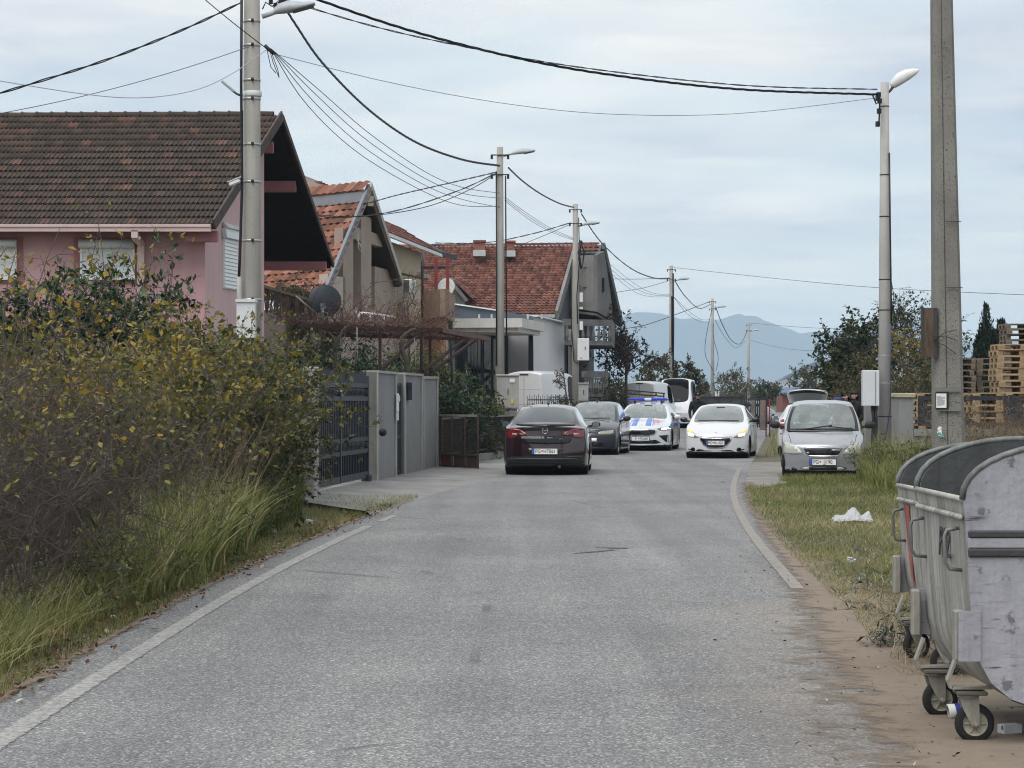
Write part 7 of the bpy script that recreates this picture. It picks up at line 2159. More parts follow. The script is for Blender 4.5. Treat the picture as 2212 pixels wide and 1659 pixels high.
for i in range(3):
 xa = a0 + .12 + i * 2.1; xb = xa + 1.98
 z0, z1 = 1.0, 1.66
 fr_ = MB().boxx(xa, xb, 50.1, 50.18, z1 - .10, z1).boxx(xa, xb, 50.1, 50.18, z0, z0 + .07).boxx(xa, xa + .09, 50.1, 50.18, z0 + .07, z1 - .1).boxx(xb - .09, xb, 50.1, 50.18, z0 + .07, z1 - .1)
 fo = fr_.build('panel_frame', FDK, yf)
 for poly in ([(xa + .09, z0 + .07), (xa + .30, z0 + .07), (xa + .17, z1 - .1), (xa + .09, z1 - .1)], [(xa + .30, z0 + .07), (xa + .34, z0 + .07), (xa + .60, z0 + .26), (xa + .44, z0 + .44), (xa + .25, z0 + .31)], [(xa + .19, z0 + .40), (xa + 1.0, z0 + .52), (xa + 1.0, z0 + .46), (xa + .30, z0 + .34)], [(xa + .17, z1 - .1), (xa + .185, z0 + .47), (xa + 1.2, z1 - .12), (xa + 1.2, z1 - .1)], [(xa + .62, z0 + .07), (xa + 1.3, z0 + .07), (xa + 1.05, z0 + .2), (xa + .65, z0 + .16)]):
  MB().prism(poly, 1, 50.125, 50.14).build('cut_sheet', FDK, fo)
 MB().boxx(xb, xb + .12, 50.09, 50.2, .93, 1.68).build('post', FDK, yf)
for z in (1.06, 1.2, 1.36, 1.5):
 MB().boxx(a0 - .02, a0 + .05, 50.16, 50.2, z, z + .06).build('pale_slat', M('slat_pale', (.62, .66, .64), .6), yf)
WOODN = M('pallet_wood', (.40, .285, .165), .85, .3, 4, bump=.4, bscale=30, obj=True, col2=(.24, .17, .105))
WOODO = M('pallet_wood_old', (.20, .155, .115), .9, .35, 4, bump=.4, bscale=30, obj=True, col2=(.11, .09, .07))
def pallet_parts():
 out = []
 for i, (y, w) in enumerate(((-.3275, .145), (-.17, .10), (0, .145), (.17, .10), (.3275, .145))):
  out.append(('deck_board', (0, y, .133), (1.2, w, .022)))
 for x in (-.5275, 0, .5275):
  out.append(('stringer_board', (x, 0, .111), (.145, .8, .022)))
  for y in (-.35, 0, .35):
   out.append(('block', (x, y, .061), (.145, .10 if y else .145, .078)))
 for y, w in ((-.35, .10), (0, .145), (.35, .10)):
  out.append(('base_board', (0, y, .011), (1.2, w, .022)))
 return out
PMESH = {}
for mt, key in ((WOODN, 'n'), (WOODO, 'o')):
 for nm, cpos, size in pallet_parts():
  kk = (key, nm, size)
  if kk not in PMESH:
   o = MB().box((0, 0, 0), size).build(nm, mt); PMESH[kk] = o.data; bpy.data.objects.remove(o)
 m = MB()
 for nm, cpos, size in pallet_parts():
  m.box(cpos, size)
 o = m.build('pallet', mt); PMESH[(key, 'all')] = o.data; bpy.data.objects.remove(o)
prg = random.Random(5)
def pallet_stack(xc, Y, n, rz, key, show, where, zbase=0.0):
 for i in range(n):
  z = zbase + i * .1445
  rr = rz + prg.uniform(-.03, .03)
  x, y = xc + prg.uniform(-.03, .03), Y + prg.uniform(-.03, .03)
  lab = 'pale pallet ' if key == 'n' else 'weathered pallet '
  k = n - 1 - i
  g = 'pallets ' + where
  lab += (['topmost', 'second from the top', 'third from the top', 'fourth from the top', 'fifth from the top', 'sixth from the top', 'seventh from the top', 'eighth from the top', 'ninth from the top'][k] if k < show else 'low down') + ' ' + where
  if i >= n - show:
   t = thing('pallet', lab, 'pallet', (x, y, z), rr, g, local=True)
   for nm, cpos, size in pallet_parts():
    o = link(nm, PMESH[(key, nm, size)], t); o.location = cpos
  else:
   o = link('pallet', PMESH[(key, 'all')]); o.location = (x, y, z); o.rotation_euler = (0, 0, rr)
   tag(o, lab, 'pallet', g)
pallet_stack(X_at(2203, 54), 54.2, 20, .06, 'n', 9, 'in the tall pale stack at the right edge')
pallet_stack(X_at(2162, 56.3), 56.6, 18, -.05, 'o', 6, 'in the darker stack behind the tall pale one')
pallet_stack(X_at(2064, 56.0), 56.2, 18, R(90), 'o', 6, 'in the stack just right of the massive pole')
pallet_stack(X_at(2150, 52.2), 52.4, 12, .10, 'n', 3, 'in the low pile before the tall stack')
pallet_stack(X_at(2236, 51.9), 52.3, 12, -.12, 'n', 3, 'in the low pile at the right edge')
pallet_stack(X_at(2018, 53.2), 53.4, 12, .35, 'n', 4, 'in the low pile left of the massive pole')
pallet_stack(X_at(2222, 61), 61.5, 25, .02, 'o', 8, 'in the tallest dark stack at the far right')
# ---- far fence and small things on the road side
pf_ = thing('post_fence', 'fence of thick weathered posts and dark pickets at the road bend', 'fence', (13, 118, 0))
for i, (px, w, Y) in enumerate(((1609, 9, 118), (1627, 8, 117), (1648, 12, 116))):
 a = P(px, 868, Y)
 MB().box((a.x, Y, .75), (w / F * Y, .25, 1.5), bev=.03).build('post', M('post_weathered', (.17, .155, .13), .95, .35, 3, bump=.5), pf_)
for i in range(14):
 px = 1604 + i * 4.0
 a = P(px, 868, 117.4)
 MB().boxx(a.x - .035, a.x + .03, 117.3, 117.36, .1, 1.62 + .05 * (i % 3)).build('picket', M('picket_dark', (.035, .035, .037), .8), pf_)
MB().boxx(P(1602, 0, 117.5).x, P(1658, 0, 117.5).x, 117.4, 117.46, 1.2, 1.32).build('rail', M('picket_dark', (.035, .035, .037), .8), pf_)
dpn = thing('sheet_barrier', 'low dark metal barrier behind the white hatchback', 'barrier', (12, 130, 0))
MB().boxx(P(1500, 0, 130).x, P(1606, 0, 130).x, 130, 130.06, .2, 1.66).build('sheet', M('panel_dark', (.055, .055, .062), .7, .2, 2), dpn)
MB().boxx(P(1498, 0, 130).x, P(1608, 0, 130).x, 129.95, 130.1, 1.66, 1.72).build('rail', FDK, dpn)
for i in range(5):
 xx = P(1500 + i * 26, 0, 130).x
 MB().boxx(xx - .05, xx + .05, 129.93, 129.99, 0, 1.7).build('post', FDK, dpn)
for i, px in enumerate((1655, 1663)):
 a = P(px, 875, 95)
 t = tag(MB().tube([(X_at(px, 95), 95, 0), (X_at(px - 2 + i, 95), 95, 1.5 + .1 * i)], .026, 8).build('red_marker_post', M('marker_red', (.22, .03, .028), .8, .3, 3)), ['shorter red marker post beside the silver compact mirror', 'taller red marker post beside the silver compact roof'][i], 'post', 'red marker posts')
fb = thing('blue_roof_shed', 'low shed with blue roof and brick wall far down the road', 'shed', P(1715, 861, 260))
MB().boxx(P(1690, 0, 260).x, P(1762, 0, 260).x, 260, 266, 0, 1.9).build('wall', M('shed_brick', (.22, .085, .06), .9, .2, 1), fb)
MB().slab([P(1686, 848, 259), P(1766, 848, 259), P(1762, 836, 266), P(1690, 836, 266)], .1).build('roof', M('shed_blue', (.10, .16, .26), .6, .15, 1), fb)
fpole = thing('wooden_pole', 'thin dark wooden pole standing above the far trees', 'pole', P(1761, 861, 280))
MB().tube([(X_at(1761, 280), 280, 0), (X_at(1763, 280), 280, P(0, 784, 280).z)], [.16, .10], 8).build('shaft', M('wood_pole_dark', (.05, .045, .04), .9), fpole)
MB().bar(P(1757, 794, 280), P(1768, 792, 280), .1, .12).build('cross_arm', M('wood_pole_dark', (.05, .045, .04), .9), fpole)
# ---- people
SKIN = flat('skin', (.42, .25, .18), .55)
HAIR = flat('dark_hair', (.018, .014, .012), .7)
def person(label, loc, yaw, J, jacket, trousers, shoes, hair=None, cap=None, collar=.0, group=None, hood=None, gaze=0.0):
 """J: joint positions; one continuous skinned body, coloured by garment."""
 t = thing('person', label, 'person', loc, yaw, group, local=True)
 names = list(J)
 rad = dict(pelvis=.155, waist=.145, chest=.165, neck=.058, head=.085, crown=.082, chin=.062, shl=.085, shr=.085, ell=.055, elr=.055, wrl=.040, wrr=.040, hal=.042, har=.042, hil=.095, hir=.095, knl=.068, knr=.068, anl=.050, anr=.050, tol=.045, tor=.045)
 edges = [('pelvis', 'waist'), ('waist', 'chest'), ('chest', 'neck'), ('neck', 'head'), ('head', 'crown'), ('head', 'chin'), ('chest', 'shl'), ('shl', 'ell'), ('ell', 'wrl'), ('wrl', 'hal'), ('chest', 'shr'), ('shr', 'elr'), ('elr', 'wrr'), ('wrr', 'har'), ('pelvis', 'hil'), ('hil', 'knl'), ('knl', 'anl'), ('anl', 'tol'), ('pelvis', 'hir'), ('hir', 'knr'), ('knr', 'anr'), ('anr', 'tor')]
 edges = [e for e in edges if e[0] in J and e[1] in J]
 V, E, Rr = [Vector(J[n]) for n in names], [(names.index(a), names.index(b)) for a, b in edges], [rad[n] for n in names]
 for side in 'lr':
  if 'ha' + side in J and 'wr' + side in J:
   h = Vector(J['ha' + side]); d = (h - Vector(J['wr' + side])).normalized()
   sd = d.cross(Vector((0, 1, 0)));
   sd = sd.normalized() if sd.length > .1 else Vector((1, 0, 0))
   for k in range(4):
    b = h + sd * (.018 * (k - 1.5))
    i0 = len(V); V.append(b + d * .05); V.append(b + d * (.085 + .012 * (1 if k in (1, 2) else 0)) + Vector((0, -.012, 0)))
    Rr += [.011, .009]; E += [(names.index('ha' + side), i0), (i0, i0 + 1)]
   i0 = len(V); V.append(h + sd * .045 + d * .01); V.append(h + sd * .06 + d * .045); Rr += [.012, .010]; E += [(names.index('ha' + side), i0), (i0, i0 + 1)]
 me = bpy.data.meshes.new('tmp'); me.from_pydata([tuple(v) for v in V], E, [])
 o = bpy.data.objects.new('tmp', me); COL.objects.link(o)
 o.modifiers.new('k', 'SKIN')
 for i, sv in enumerate(me.skin_vertices[0].data):
  r = Rr[i]
  n = names[i] if i < len(names) else ''
  sv.radius = (r * (1.18 if n in ('pelvis', 'waist', 'chest') else 1.0), r * (.78 if n in ('pelvis', 'waist', 'chest') else 1.0))
  sv.use_root = n == 'pelvis'
 sb_ = o.modifiers.new('s', 'SUBSURF'); sb_.levels = 2; sb_.render_levels = 2
 bpy.context.view_layer.update()
 bm2 = bpy.data.meshes.new_from_object(o.evaluated_get(bpy.context.evaluated_depsgraph_get()))
 bpy.data.objects.remove(o)
 bm2.name = 'body'
 bm2.materials.clear()
 for q in (jacket, trousers, SKIN, shoes):
  bm2.materials.append(q)
 hd, nk, pv = Vector(J['head']), Vector(J['neck']), Vector(J['pelvis'])
 hands = [Vector(J[k]) for k in ('hal', 'har') if k in J]
 mi = []
 for p in bm2.polygons:
  c = Vector(p.center)
  if (c - hd).length < .19 and (c - hd).dot((hd - nk).normalized()) > -.085:
   mi.append(2)
  elif any((c - h).length < .11 and (c - h).length < min((c - Vector(J[w])).length + .06 for w in ('wrl', 'wrr') if w in J) for h in hands):
   mi.append(2)
  elif c.z < .10:
   mi.append(3)
  elif (c - pv).dot((Vector(J['chest']) - pv).normalized()) < -.02:
   mi.append(1)
  else:
   mi.append(0)
 bm2.polygons.foreach_set('material_index', mi)
 bm2.polygons.foreach_set('use_smooth', [True] * len(bm2.polygons))
 body = link('body', bm2, t)
 up_ = (hd - nk).normalized()
 fw = Matrix.Rotation(gaze, 3, 'Z') @ Vector((0, -1, 0))
 rt = fw.cross(up_).normalized(); fw = up_.cross(rt).normalized()
 B = Matrix((rt, -fw, up_)).transposed().to_4x4()
 B.translation = hd
 MB().add([B @ Vector(q) for q in ((-.016, -.085, -.035), (.016, -.085, -.035), (0, -.118, -.03), (0, -.09, .02))], [(0, 1, 2), (0, 2, 3), (1, 3, 2)]).build('nose', SKIN, t)
 for sx in (-1, 1):
  MB().lathe([(0, -.010), (.010, -.006), (.012, 0), (.010, .006), (0, .010)], B @ Matrix.Translation((sx * .034, -.085, .018)), 8).build('eye', HAIR, t)
  MB().lathe([(0, -.012), (.03, -.008), (.034, 0), (.03, .008), (0, .012)], B @ Matrix.Translation((sx * .09, .0, -.01)) @ Matrix.Rotation(R(90), 4, 'Y'), 8).build('ear', SKIN, t)
 MB().box(B @ Vector((0, -.088, -.072)), (.05, .012, .010), B.to_3x3()).build('mouth', flat('lips', (.28, .12, .10), .5), t)
 hr = MB()
 rows = []
 for (z, r, yo) in ((-.05, .100, .03), (.02, .106, .022), (.07, .104, .012), (.115, .080, .008), (.14, .03, .005)):
  rows.append([B @ Vector((math.cos(a) * r * .93, math.sin(a) * r * (1.06 if math.sin(a) > -.15 else .92) + yo * (1 if math.sin(a) > -.15 else .2), z if math.sin(a) > -.15 else max(z, .068))) for a in np.linspace(0, 2 * math.pi, 15)[:-1]])
 hr.grid(rows, closed=True); hr.add(rows[-1], [tuple(range(14))])
 hr.build('hair', hair or HAIR, t)
 if cap:
  cp = MB(); rows = []
  for (z, r) in ((.045, .112), (.085, .114), (.125, .105), (.15, .07), (.158, .02)):
   rows.append([B @ Vector((math.cos(a) * r * .95, math.sin(a) * r * 1.05 + .006, z)) for a in np.linspace(0, 2 * math.pi, 17)[:-1]])
  cp.grid(rows, closed=True); cp.add(rows[-1], [tuple(range(16))])
  co = cp.build('cap', cap, t)
  MB().slab([B @ Vector(q) for q in ((-.075, -.09, .05), (-.06, -.16, .035), (0, -.185, .03), (.06, -.16, .035), (.075, -.09, .05))], .01).build('peak', cap, co)
  MB().box(B @ Vector((0, -.112, .095)), (.05, .01, .035), B.to_3x3()).build('badge', flat('badge_grey', (.3, .3, .3), .5), co)
 if collar:
  rows = []
  for (z, r) in ((-.19, .125), (-.15, .105), (-.118, .096), (-.12, .085), (-.16, .08)):
   rows.append([B @ Vector((math.cos(a) * r, math.sin(a) * r + .012, z)) for a in np.linspace(0, 2 * math.pi, 15)[:-1]])
  MB().grid(rows, closed=True).build('collar', jacket, t)
 if hood:
  rows = []
  for (z, r, yo) in ((-.19, .16, .03), (-.12, .15, .06), (-.02, .135, .075), (.07, .12, .07), (.12, .08, .06)):
   rows.append([B @ Vector((math.cos(a) * r, math.sin(a) * r + yo, z)) for a in np.linspace(-.5, math.pi + .5, 13)])
  MB().grid(rows).build('hood', hood, t)
 return t
NAVY = M('uniform_navy', (.010, .011, .016), .85, .2, 6, obj=True)
BLKJ = M('black_jacket', (.012, .011, .013), .85, .2, 6, obj=True)
BLUJ = M('blue_puffer', (.012, .018, .075), .6, .25, 9, obj=True)
JEAN = M('dark_jeans', (.02, .024, .035), .9, .2, 7, obj=True)
SHOE = M('dark_shoe', (.012, .012, .012), .6, .1, 5, obj=True)
STAND = dict(pelvis=(0, 0, .98), waist=(0, 0, 1.14), chest=(0, -.01, 1.36), neck=(0, 0, 1.53), head=(0, -.01, 1.68), crown=(0, .005, 1.745), chin=(0, -.045, 1.62), shl=(-.21, 0, 1.44), ell=(-.27, .03, 1.15), wrl=(-.26, -.08, .92), hal=(-.255, -.11, .85), shr=(.21, 0, 1.44), elr=(.28, .04, 1.16), wrr=(.22, -.10, .98), har=(.18, -.14, .93), hil=(-.10, 0, .90), knl=(-.11, -.02, .50), anl=(-.12, .02, .09), tol=(-.13, -.12, .05), hir=(.10, 0, .90), knr=(.11, -.02, .50), anr=(.12, .02, .09), tor=(.13, -.12, .05))
person('policeman in black uniform and cap standing behind the white hatchback', (X_at(1507, 75), 75, 0), .25, STAND, NAVY, NAVY, SHOE, cap=NAVY, collar=1, gaze=-.3)
person('smiling dark-haired man in black hooded jacket beside the silver compact', (X_at(1846, 60), 60, 0), -.9, STAND, BLKJ, JEAN, SHOE, hood=BLKJ, collar=1, gaze=.0)
BEND = dict(STAND)
BEND.update(pelvis=(0, .18, .98), waist=(-.0, .02, 1.16), chest=(.0, -.22, 1.40), neck=(.02, -.40, 1.46), head=(.03, -.52, 1.48), crown=(.04, -.585, 1.49), chin=(.03, -.53, 1.42), shl=(-.20, -.26, 1.45), ell=(-.24, -.42, 1.22), wrl=(-.20, -.62, 1.06), hal=(-.19, -.68, 1.02), shr=(.20, -.26, 1.45), elr=(.24, -.42, 1.22), wrr=(.20, -.62, 1.06), har=(.19, -.68, 1.02), hil=(-.1, .18, .90), hir=(.1, .18, .90), knl=(-.11, .10, .5), knr=(.11, .10, .5))
for k_ in ('shl', 'shr', 'chest', 'neck', 'head', 'crown', 'chin'):
 BEND[k_] = tuple(Vector(BEND[k_]) + Vector((0, 0, .12)))
person('man in blue puffer jacket bending at the raised tailgate', (X_at(1790, 62.5), 62.5, 0), R(105), BEND, BLUJ, JEAN, SHOE, gaze=0.0)
SIT = dict(pelvis=(0, 0, .0), waist=(0, .03, .16), chest=(0, .07, .38), neck=(0, .08, .54), head=(0, .06, .68), crown=(0, .07, .745), chin=(0, .02, .63), shl=(-.20, .07, .46), ell=(-.25, -.08, .22), wrl=(-.14, -.30, .28), hal=(-.10, -.36, .31), shr=(.20, .07, .46), elr=(.25, -.08, .22), wrr=(.14, -.30, .28), har=(.10, -.36, .31), hil=(-.1, -.05, -.02), knl=(-.13, -.46, .02), anl=(-.13, -.60, -.22), tol=(-.13, -.72, -.24), hir=(.1, -.05, -.02), knr=(.13, -.46, .02), anr=(.13, -.60, -.22), tor=(.13, -.72, -.24))
wc_ = bpy.data.objects['white_hatchback']
dpos = Matrix.Rotation(-.177, 4, 'Z') @ Vector((.36, .22, .50))
person('driver in dark clothes behind the wheel of the white hatchback', tuple(Vector(wc_.location) + dpos), -.177, SIT, BLKJ, JEAN, SHOE)
# ---- litter
bag = thing('plastic_bag', 'crumpled white plastic bag lying on the right verge', 'bag', P(1840, 1130, gY(1130)))
c = P(1840, 1128, gY(1130)); rg = random.Random(2)
rows = []
for i in range(25):
 row = []
 for j in range(17):
  u, v = i / 24 - .5, j / 16 - .5
  h = max(0, .17 * math.exp(-((u - .02) / .22) ** 2 - (v / .35) ** 2) + .12 * math.exp(-((u - .42) / .10) ** 2 - (v / .3) ** 2) + .07 * math.exp(-((u + .38) / .12) ** 2 - (v / .3) ** 2)) + rg.uniform(-.012, .018)
  row.append((c.x + u * .50 + rg.uniform(-.012, .012), c.y + v * .40 + rg.uniform(-.012, .012), .03 + max(h, .0) * (1 - abs(v) * .8)))
 rows.append(row)
MB().grid(rows, smooth=False).build('film', leaf_mat('bag_white', [(0, (.62, .64, .66)), (1, (.62, .64, .66))], .4, .35), bag)
can = thing('crushed_can', 'crushed red drink can in the grass by the left road edge', 'can', P(119, 1385, gY(1385)))
c = P(119, 1376, gY(1385)); rg = random.Random(4); rows = []
for i in range(8):
 t = i / 7
 rr = .034 * (1 - .45 * math.exp(-((t - .55) / .2) ** 2)) * (1 if 0 < i < 7 else .8)
 rows.append([(c.x + (t - .5) * .125, c.y + math.cos(a) * rr + rg.uniform(-.005, .005), .05 + math.sin(a) * rr * .8 + rg.uniform(-.005, .005) - .01 * t) for a in np.linspace(0, 2 * math.pi, 13)[:-1]])
m = MB(); m.grid(rows, smooth=False, closed=True); m.add(rows[0], [tuple(range(12))]); m.add(rows[-1], [tuple(range(12))])
cm = NT('can_red'); cv = cm.pos()
cm.set(Base_Color=cm.mix(cm.ramp(cm.noise(cv, 45, 3), [(.52, 0.0), (.58, 1.0)]), (.50, .05, .06), (.72, .60, .58)), Roughness=.35)
m.build('shell', cm.mat, can)
cup = thing('paper_cup', 'white paper cup lying behind the front castor', 'cup', P(2068, 1540, 11.4))
cc_ = P(2070, 1538, 11.3)
MB().lathe([(.036, 0), (.039, .0), (.030, .10), (.0, .10)], Matrix.Translation((cc_.x - .05, 11.3, .045)) @ Matrix.Rotation(R(80), 4, 'Y'), 18).build('cup_wall', M('cup_white', (.68, .68, .66), .6), cup)
MB().lathe([(.0362, .035), (.0345, .06)], Matrix.Translation((cc_.x - .05, 11.3, .0455)) @ Matrix.Rotation(R(80), 4, 'Y'), 18).build('blue_print', flat('cup_blue', (.03, .04, .25), .6), cup)
pkt = thing('cigarette_pack', 'empty white cigarette packet lying under the nearest container', 'packet', P(2178, 1590, gY(1590)))
c = P(2181, 1588, gY(1590))
MB().box((c.x, c.y, .035), (.10, .06, .045), .35, bev=.003).build('box', M('packet_white', (.60, .61, .62), .5, .2, 20), pkt)
MB().box((c.x - .03, c.y - .031, .045), (.035, .003, .02), .35).build('dark_print', M('packet_print', (.14, .14, .15), .6), pkt)
for i, (px, py, s_, col, lab) in enumerate(((245, 1346, .05, (.70, .70, .66), 'white plastic lid at the left road edge'), (668, 1137, .12, (.70, .71, .70), 'white scrap of paper on the left verge by the hedge end'), (592, 1156, .09, (.72, .73, .72), 'small white tissue in the grass before the hedge'), (460, 1222, .05, (.55, .08, .05), 'red bottle cap scrap in the left verge grass'), (1962, 1412, .07, (.80, .80, .78), 'white torn tissue beside the olive cuttings'), (1003, 0, 0, None, ''), (1662, 1092, .05, (.66, .66, .64), 'white wrapper near the right road edge'), (1840, 1222, .11, (.60, .62, .60), 'flattened pale bottle in the dry grass of the right verge'))):
 if not s_:
  continue
 Y = gY(py); c = P(px, py, Y)
 tag(crumple('paper_scrap', (c.x, c.y, .035 + s_ * .2), s_, .03, s_ * .5, M('scrap_%d' % i, col, .6, .1, 9), None, i + 20), lab, 'litter')
bt = tag(MB().tube([P(36, 1524, gY(1524)) + Vector((0, 0, .022)), P(40, 1520, gY(1520)) + Vector((.02, 0, .022))], .006, 7).build('cigarette_butt', M('butt', (.75, .72, .66), .8)), 'cigarette butt at the left edge of the asphalt', 'litter')
# ------------------------------------------------------------------ plants
rn = np.random.default_rng(21)
def unit(v):
 return v / np.maximum(np.linalg.norm(v, axis=-1, keepdims=True), 1e-9)
def grow(base, d, length, nseg, curl, lift):
 """Branches as polylines: (n, nseg+1, 3)."""
 n = len(base)
 pts = np.empty((n, nseg + 1, 3)); pts[:, 0] = base
 d = unit(d); step = (np.asarray(length) / nseg)[:, None]
 for i in range(nseg):
  d = unit(d + rn.normal(0, curl, (n, 3)) + np.array([0, 0, lift]))
  pts[:, i + 1] = pts[:, i] + d * step
 return pts
def spawn(par, k, t0, t1, spread, length, nseg, curl, lift, lvar=.4, taper=0.0):
 n, m, _ = par.shape
 idx = np.repeat(np.arange(n), k)
 t = rn.uniform(t0, t1, n * k) * (m - 1)
 i = np.minimum(t.astype(int), m - 2); f = (t - i)[:, None]
 p = par[idx, i] * (1 - f) + par[idx, i + 1] * f
 tg = unit(par[idx, i + 1] - par[idx, i])
 rd = unit(rn.normal(0, 1, (n * k, 3)))
 rd = unit(rd - tg * (rd * tg).sum(1, keepdims=True))
 ln = length * rn.uniform(1 - lvar, 1 + lvar, n * k) * (1 - taper * t / (m - 1))
 return grow(p, tg * (1 - spread) + rd * spread, ln, nseg, curl, lift)
def tubes(polys, radii, sides=3):
 """[(polylines, r0, r1)] -> verts, faces."""
 V, Fq, off = [], [], 0
 for (pl, r0, r1) in zip(polys, [r[0] for r in radii], [r[1] for r in radii]):
  n, m, _ = pl.shape
  tg = unit(np.gradient(pl, axis=1))
  a = np.tile(np.array([0.31, 0.52, 0.79]), (n, m, 1))
  u = unit(np.cross(tg, a)); w = np.cross(tg, u)
  rad = (r0 + (r1 - r0) * np.linspace(0, 1, m))[None, :, None]
  ring = [pl + (u * math.cos(2 * math.pi * k / sides) + w * math.sin(2 * math.pi * k / sides)) * rad for k in range(sides)]
  vv = np.stack(ring, axis=2)                       # n, m, sides, 3
  V.append(vv.reshape(-1, 3))
  ids = np.arange(n * m * sides).reshape(n, m, sides) + off
  for k in range(sides):
   k2 = (k + 1) % sides
   q = np.stack([ids[:, :-1, k], ids[:, :-1, k2], ids[:, 1:, k2], ids[:, 1:, k]], axis=-1)
   Fq.append(q.reshape(-1, 4))
  off += n * m * sides
 return np.concatenate(V), np.concatenate(Fq)
def leaf_pts(polys, per, t0=.2):
 n, m, _ = polys.shape
 idx = np.repeat(np.arange(n), per)
 t = rn.uniform(t0, 1.0, n * per) * (m - 1)
 i = np.minimum(t.astype(int), m - 2); f = (t - i)[:, None]
 p = polys[idx, i] * (1 - f) + polys[idx, i + 1] * f
 return p, unit(polys[idx, i + 1] - polys[idx, i])
def leaves(p, tg, ln, wd, droop=.3, out=.8):
 """Diamond-shaped folded leaves at points p."""
 n = len(p)
 d = unit(tg * .5 + rn.normal(0, 1, (n, 3)) * out + np.array([0, 0, -droop]))
 s = unit(np.cross(d, rn.normal(0, 1, (n, 3)) * .6 + np.array([0, 0, 1.0])))
 nm = np.cross(s, d)
 L_ = (ln * np.clip(rn.lognormal(-.1, .35, n), .4, 1.7))[:, None]; W_ = L_ * wd / ln
 v = np.stack([p, p + d * L_ * .45 + s * W_ * .5 + nm * L_ * .06, p + d * L_, p + d * L_ * .45 - s * W_ * .5 + nm * L_ * .06], axis=1).reshape(-1, 3)
 return v, np.arange(n * 4).reshape(n, 4)
BARK = M('twig_bark', (.105, .085, .074), .9, .3, 8)
BARKG = M('twig_bark_grey', (.065, .056, .05), .9, .3, 8)
def bush(name, label, cat, base, dirs, length, stops_mat, k1=12, l1=.55, k2=4, l2=.22, per=5, ln=.045, wd=.028, r=(.010, .003), tone=None, keep=None, lift=.05, spread=.65, group=None, loc=None, t1_=(.2, 1.0), curl=.16, bark=None, part='foliage', droop=.3, l0seg=7):
 loc = loc if loc is not None else tuple(np.mean(base, axis=0) * np.array([1, 1, 0]))
 t = thing(name, label, cat, loc, 0, group)
 A = grow(base, dirs, length, l0seg, curl, lift)
 B = spawn(A, k1, t1_[0], t1_[1], spread, l1, 4, curl * 1.3, lift * .6)
 C = spawn(B, k2, .25, 1.0, .7, l2, 2, curl * 1.4, .0)
 v, f = tubes([A, B, C], [r, (r[1] * 1.15, r[1] * .6), (r[1] * .7, r[1] * .35)])
 np_mesh('branches', v, f, bark or BARK, t, smooth=True)
 p, tg = leaf_pts(C, per)
 if keep is not None:
  m_ = rn.random(len(p)) < keep(p); p, tg = p[m_], tg[m_]
 v, f = leaves(p, tg, ln, wd, droop)
 tn = tone(p) if tone else rn.random(len(p))
 np_mesh(part, v, f, stops_mat, t, {'tone': np.clip(tn, 0, 1)})
 return t
HEDGE = leaf_mat('hedge_leaf', [(.0, (.022, .032, .010)), (.3, (.065, .078, .020)), (.5, (.135, .132, .028)), (.68, (.27, .205, .034)), (.85, (.37, .24, .032)), (.95, (.29, .14, .030)), (1.0, (.11, .055, .028))], .40, .3)
LAUREL = leaf_mat('laurel_leaf', [(.0, (.010, .022, .012)), (.5, (.025, .055, .022)), (.85, (.05, .10, .03)), (1.0, (.11, .19, .05))], .35, .15)
def clump(p):
 return .16 * np.sin(p[:, 0] * 5 + p[:, 1] * 3.1) * np.sin(p[:, 2] * 4.3 + p[:, 1] * 1.7) + .12 * np.sin(p[:, 1] * 7.9 + p[:, 2] * 6.1)
def hedge_piece(label, y0, y1, n, h0, h1, xf, xb, tone_f, keep, per, seed, k1=13, lean=.16, lnf=.046, base_in=.5):
 global rn
 rn = np.random.default_rng(seed)
 ys_ = rn.uniform(y0, y1, n)
 xs_ = rn.uniform(0, 1, n) ** 1.0 * (xf - xb) + xb
 base = np.stack([xs_ * 1.0, ys_, np.zeros(n)], 1)
 d = np.stack([rn.normal(lean, .22, n), rn.normal(0, .2, n), np.full(n, 1.0)], 1)
 ln_ = rn.uniform(h0, h1, n)
 return bush('hedge_bush', label, 'hedge', base, d, ln_, HEDGE, k1, .60, 4, .24, per, lnf, lnf * .62, (.011, .0035), tone_f, keep, .05, .68, 'hedge along the left verge')
hedge_piece('bare twiggy hedge bush with sparse yellow leaves at the left edge', 13.2, 18.5, 75, 1.35, 2.05, -3.25, -4.3, lambda p: .46 + .20 * (p[:, 2] - 1.0) / 1.3 + clump(p) + rn.normal(0, .13, len(p)), lambda p: np.clip(.05 + .65 * np.clip((p[:, 2] - 1.0) / .9, 0, 1), 0, 1), 4, 31, 16, .10, .046)
hedge_piece('yellowing hedge bush in the middle of the left hedge', 18, 27, 115, 1.5, 2.15, -3.15, -4.5, lambda p: .30 + .32 * (p[:, 2] - .9) / 1.3 + clump(p) + rn.normal(0, .14, len(p)), lambda p: np.clip(.12 + .80 * np.clip((p[:, 2] - .8) / 1.1, 0, 1), 0, 1), 7, 32, 12, .14, .060)
hedge_piece('dense green and yellow hedge bush ending at the gate pillar', 25.5, 34.3, 135, 1.65, 2.5, -3.2, -4.6, lambda p: .20 + .24 * (p[:, 2] - 1.0) / 1.6 + clump(p) + rn.normal(0, .13, len(p)), lambda p: np.full(len(p), .97), 7, 33, 14, .05, .062)
hedge_piece('low dark growth at the foot of the hedge', 25, 34, 75, .6, 1.3, -3.25, -3.9, lambda p: .10 + .20 * p[:, 2] + rn.normal(0, .16, len(p)), lambda p: np.full(len(p), .8), 6, 34, 9, .04, .05)
rn = np.random.default_rng(41)
n = 80
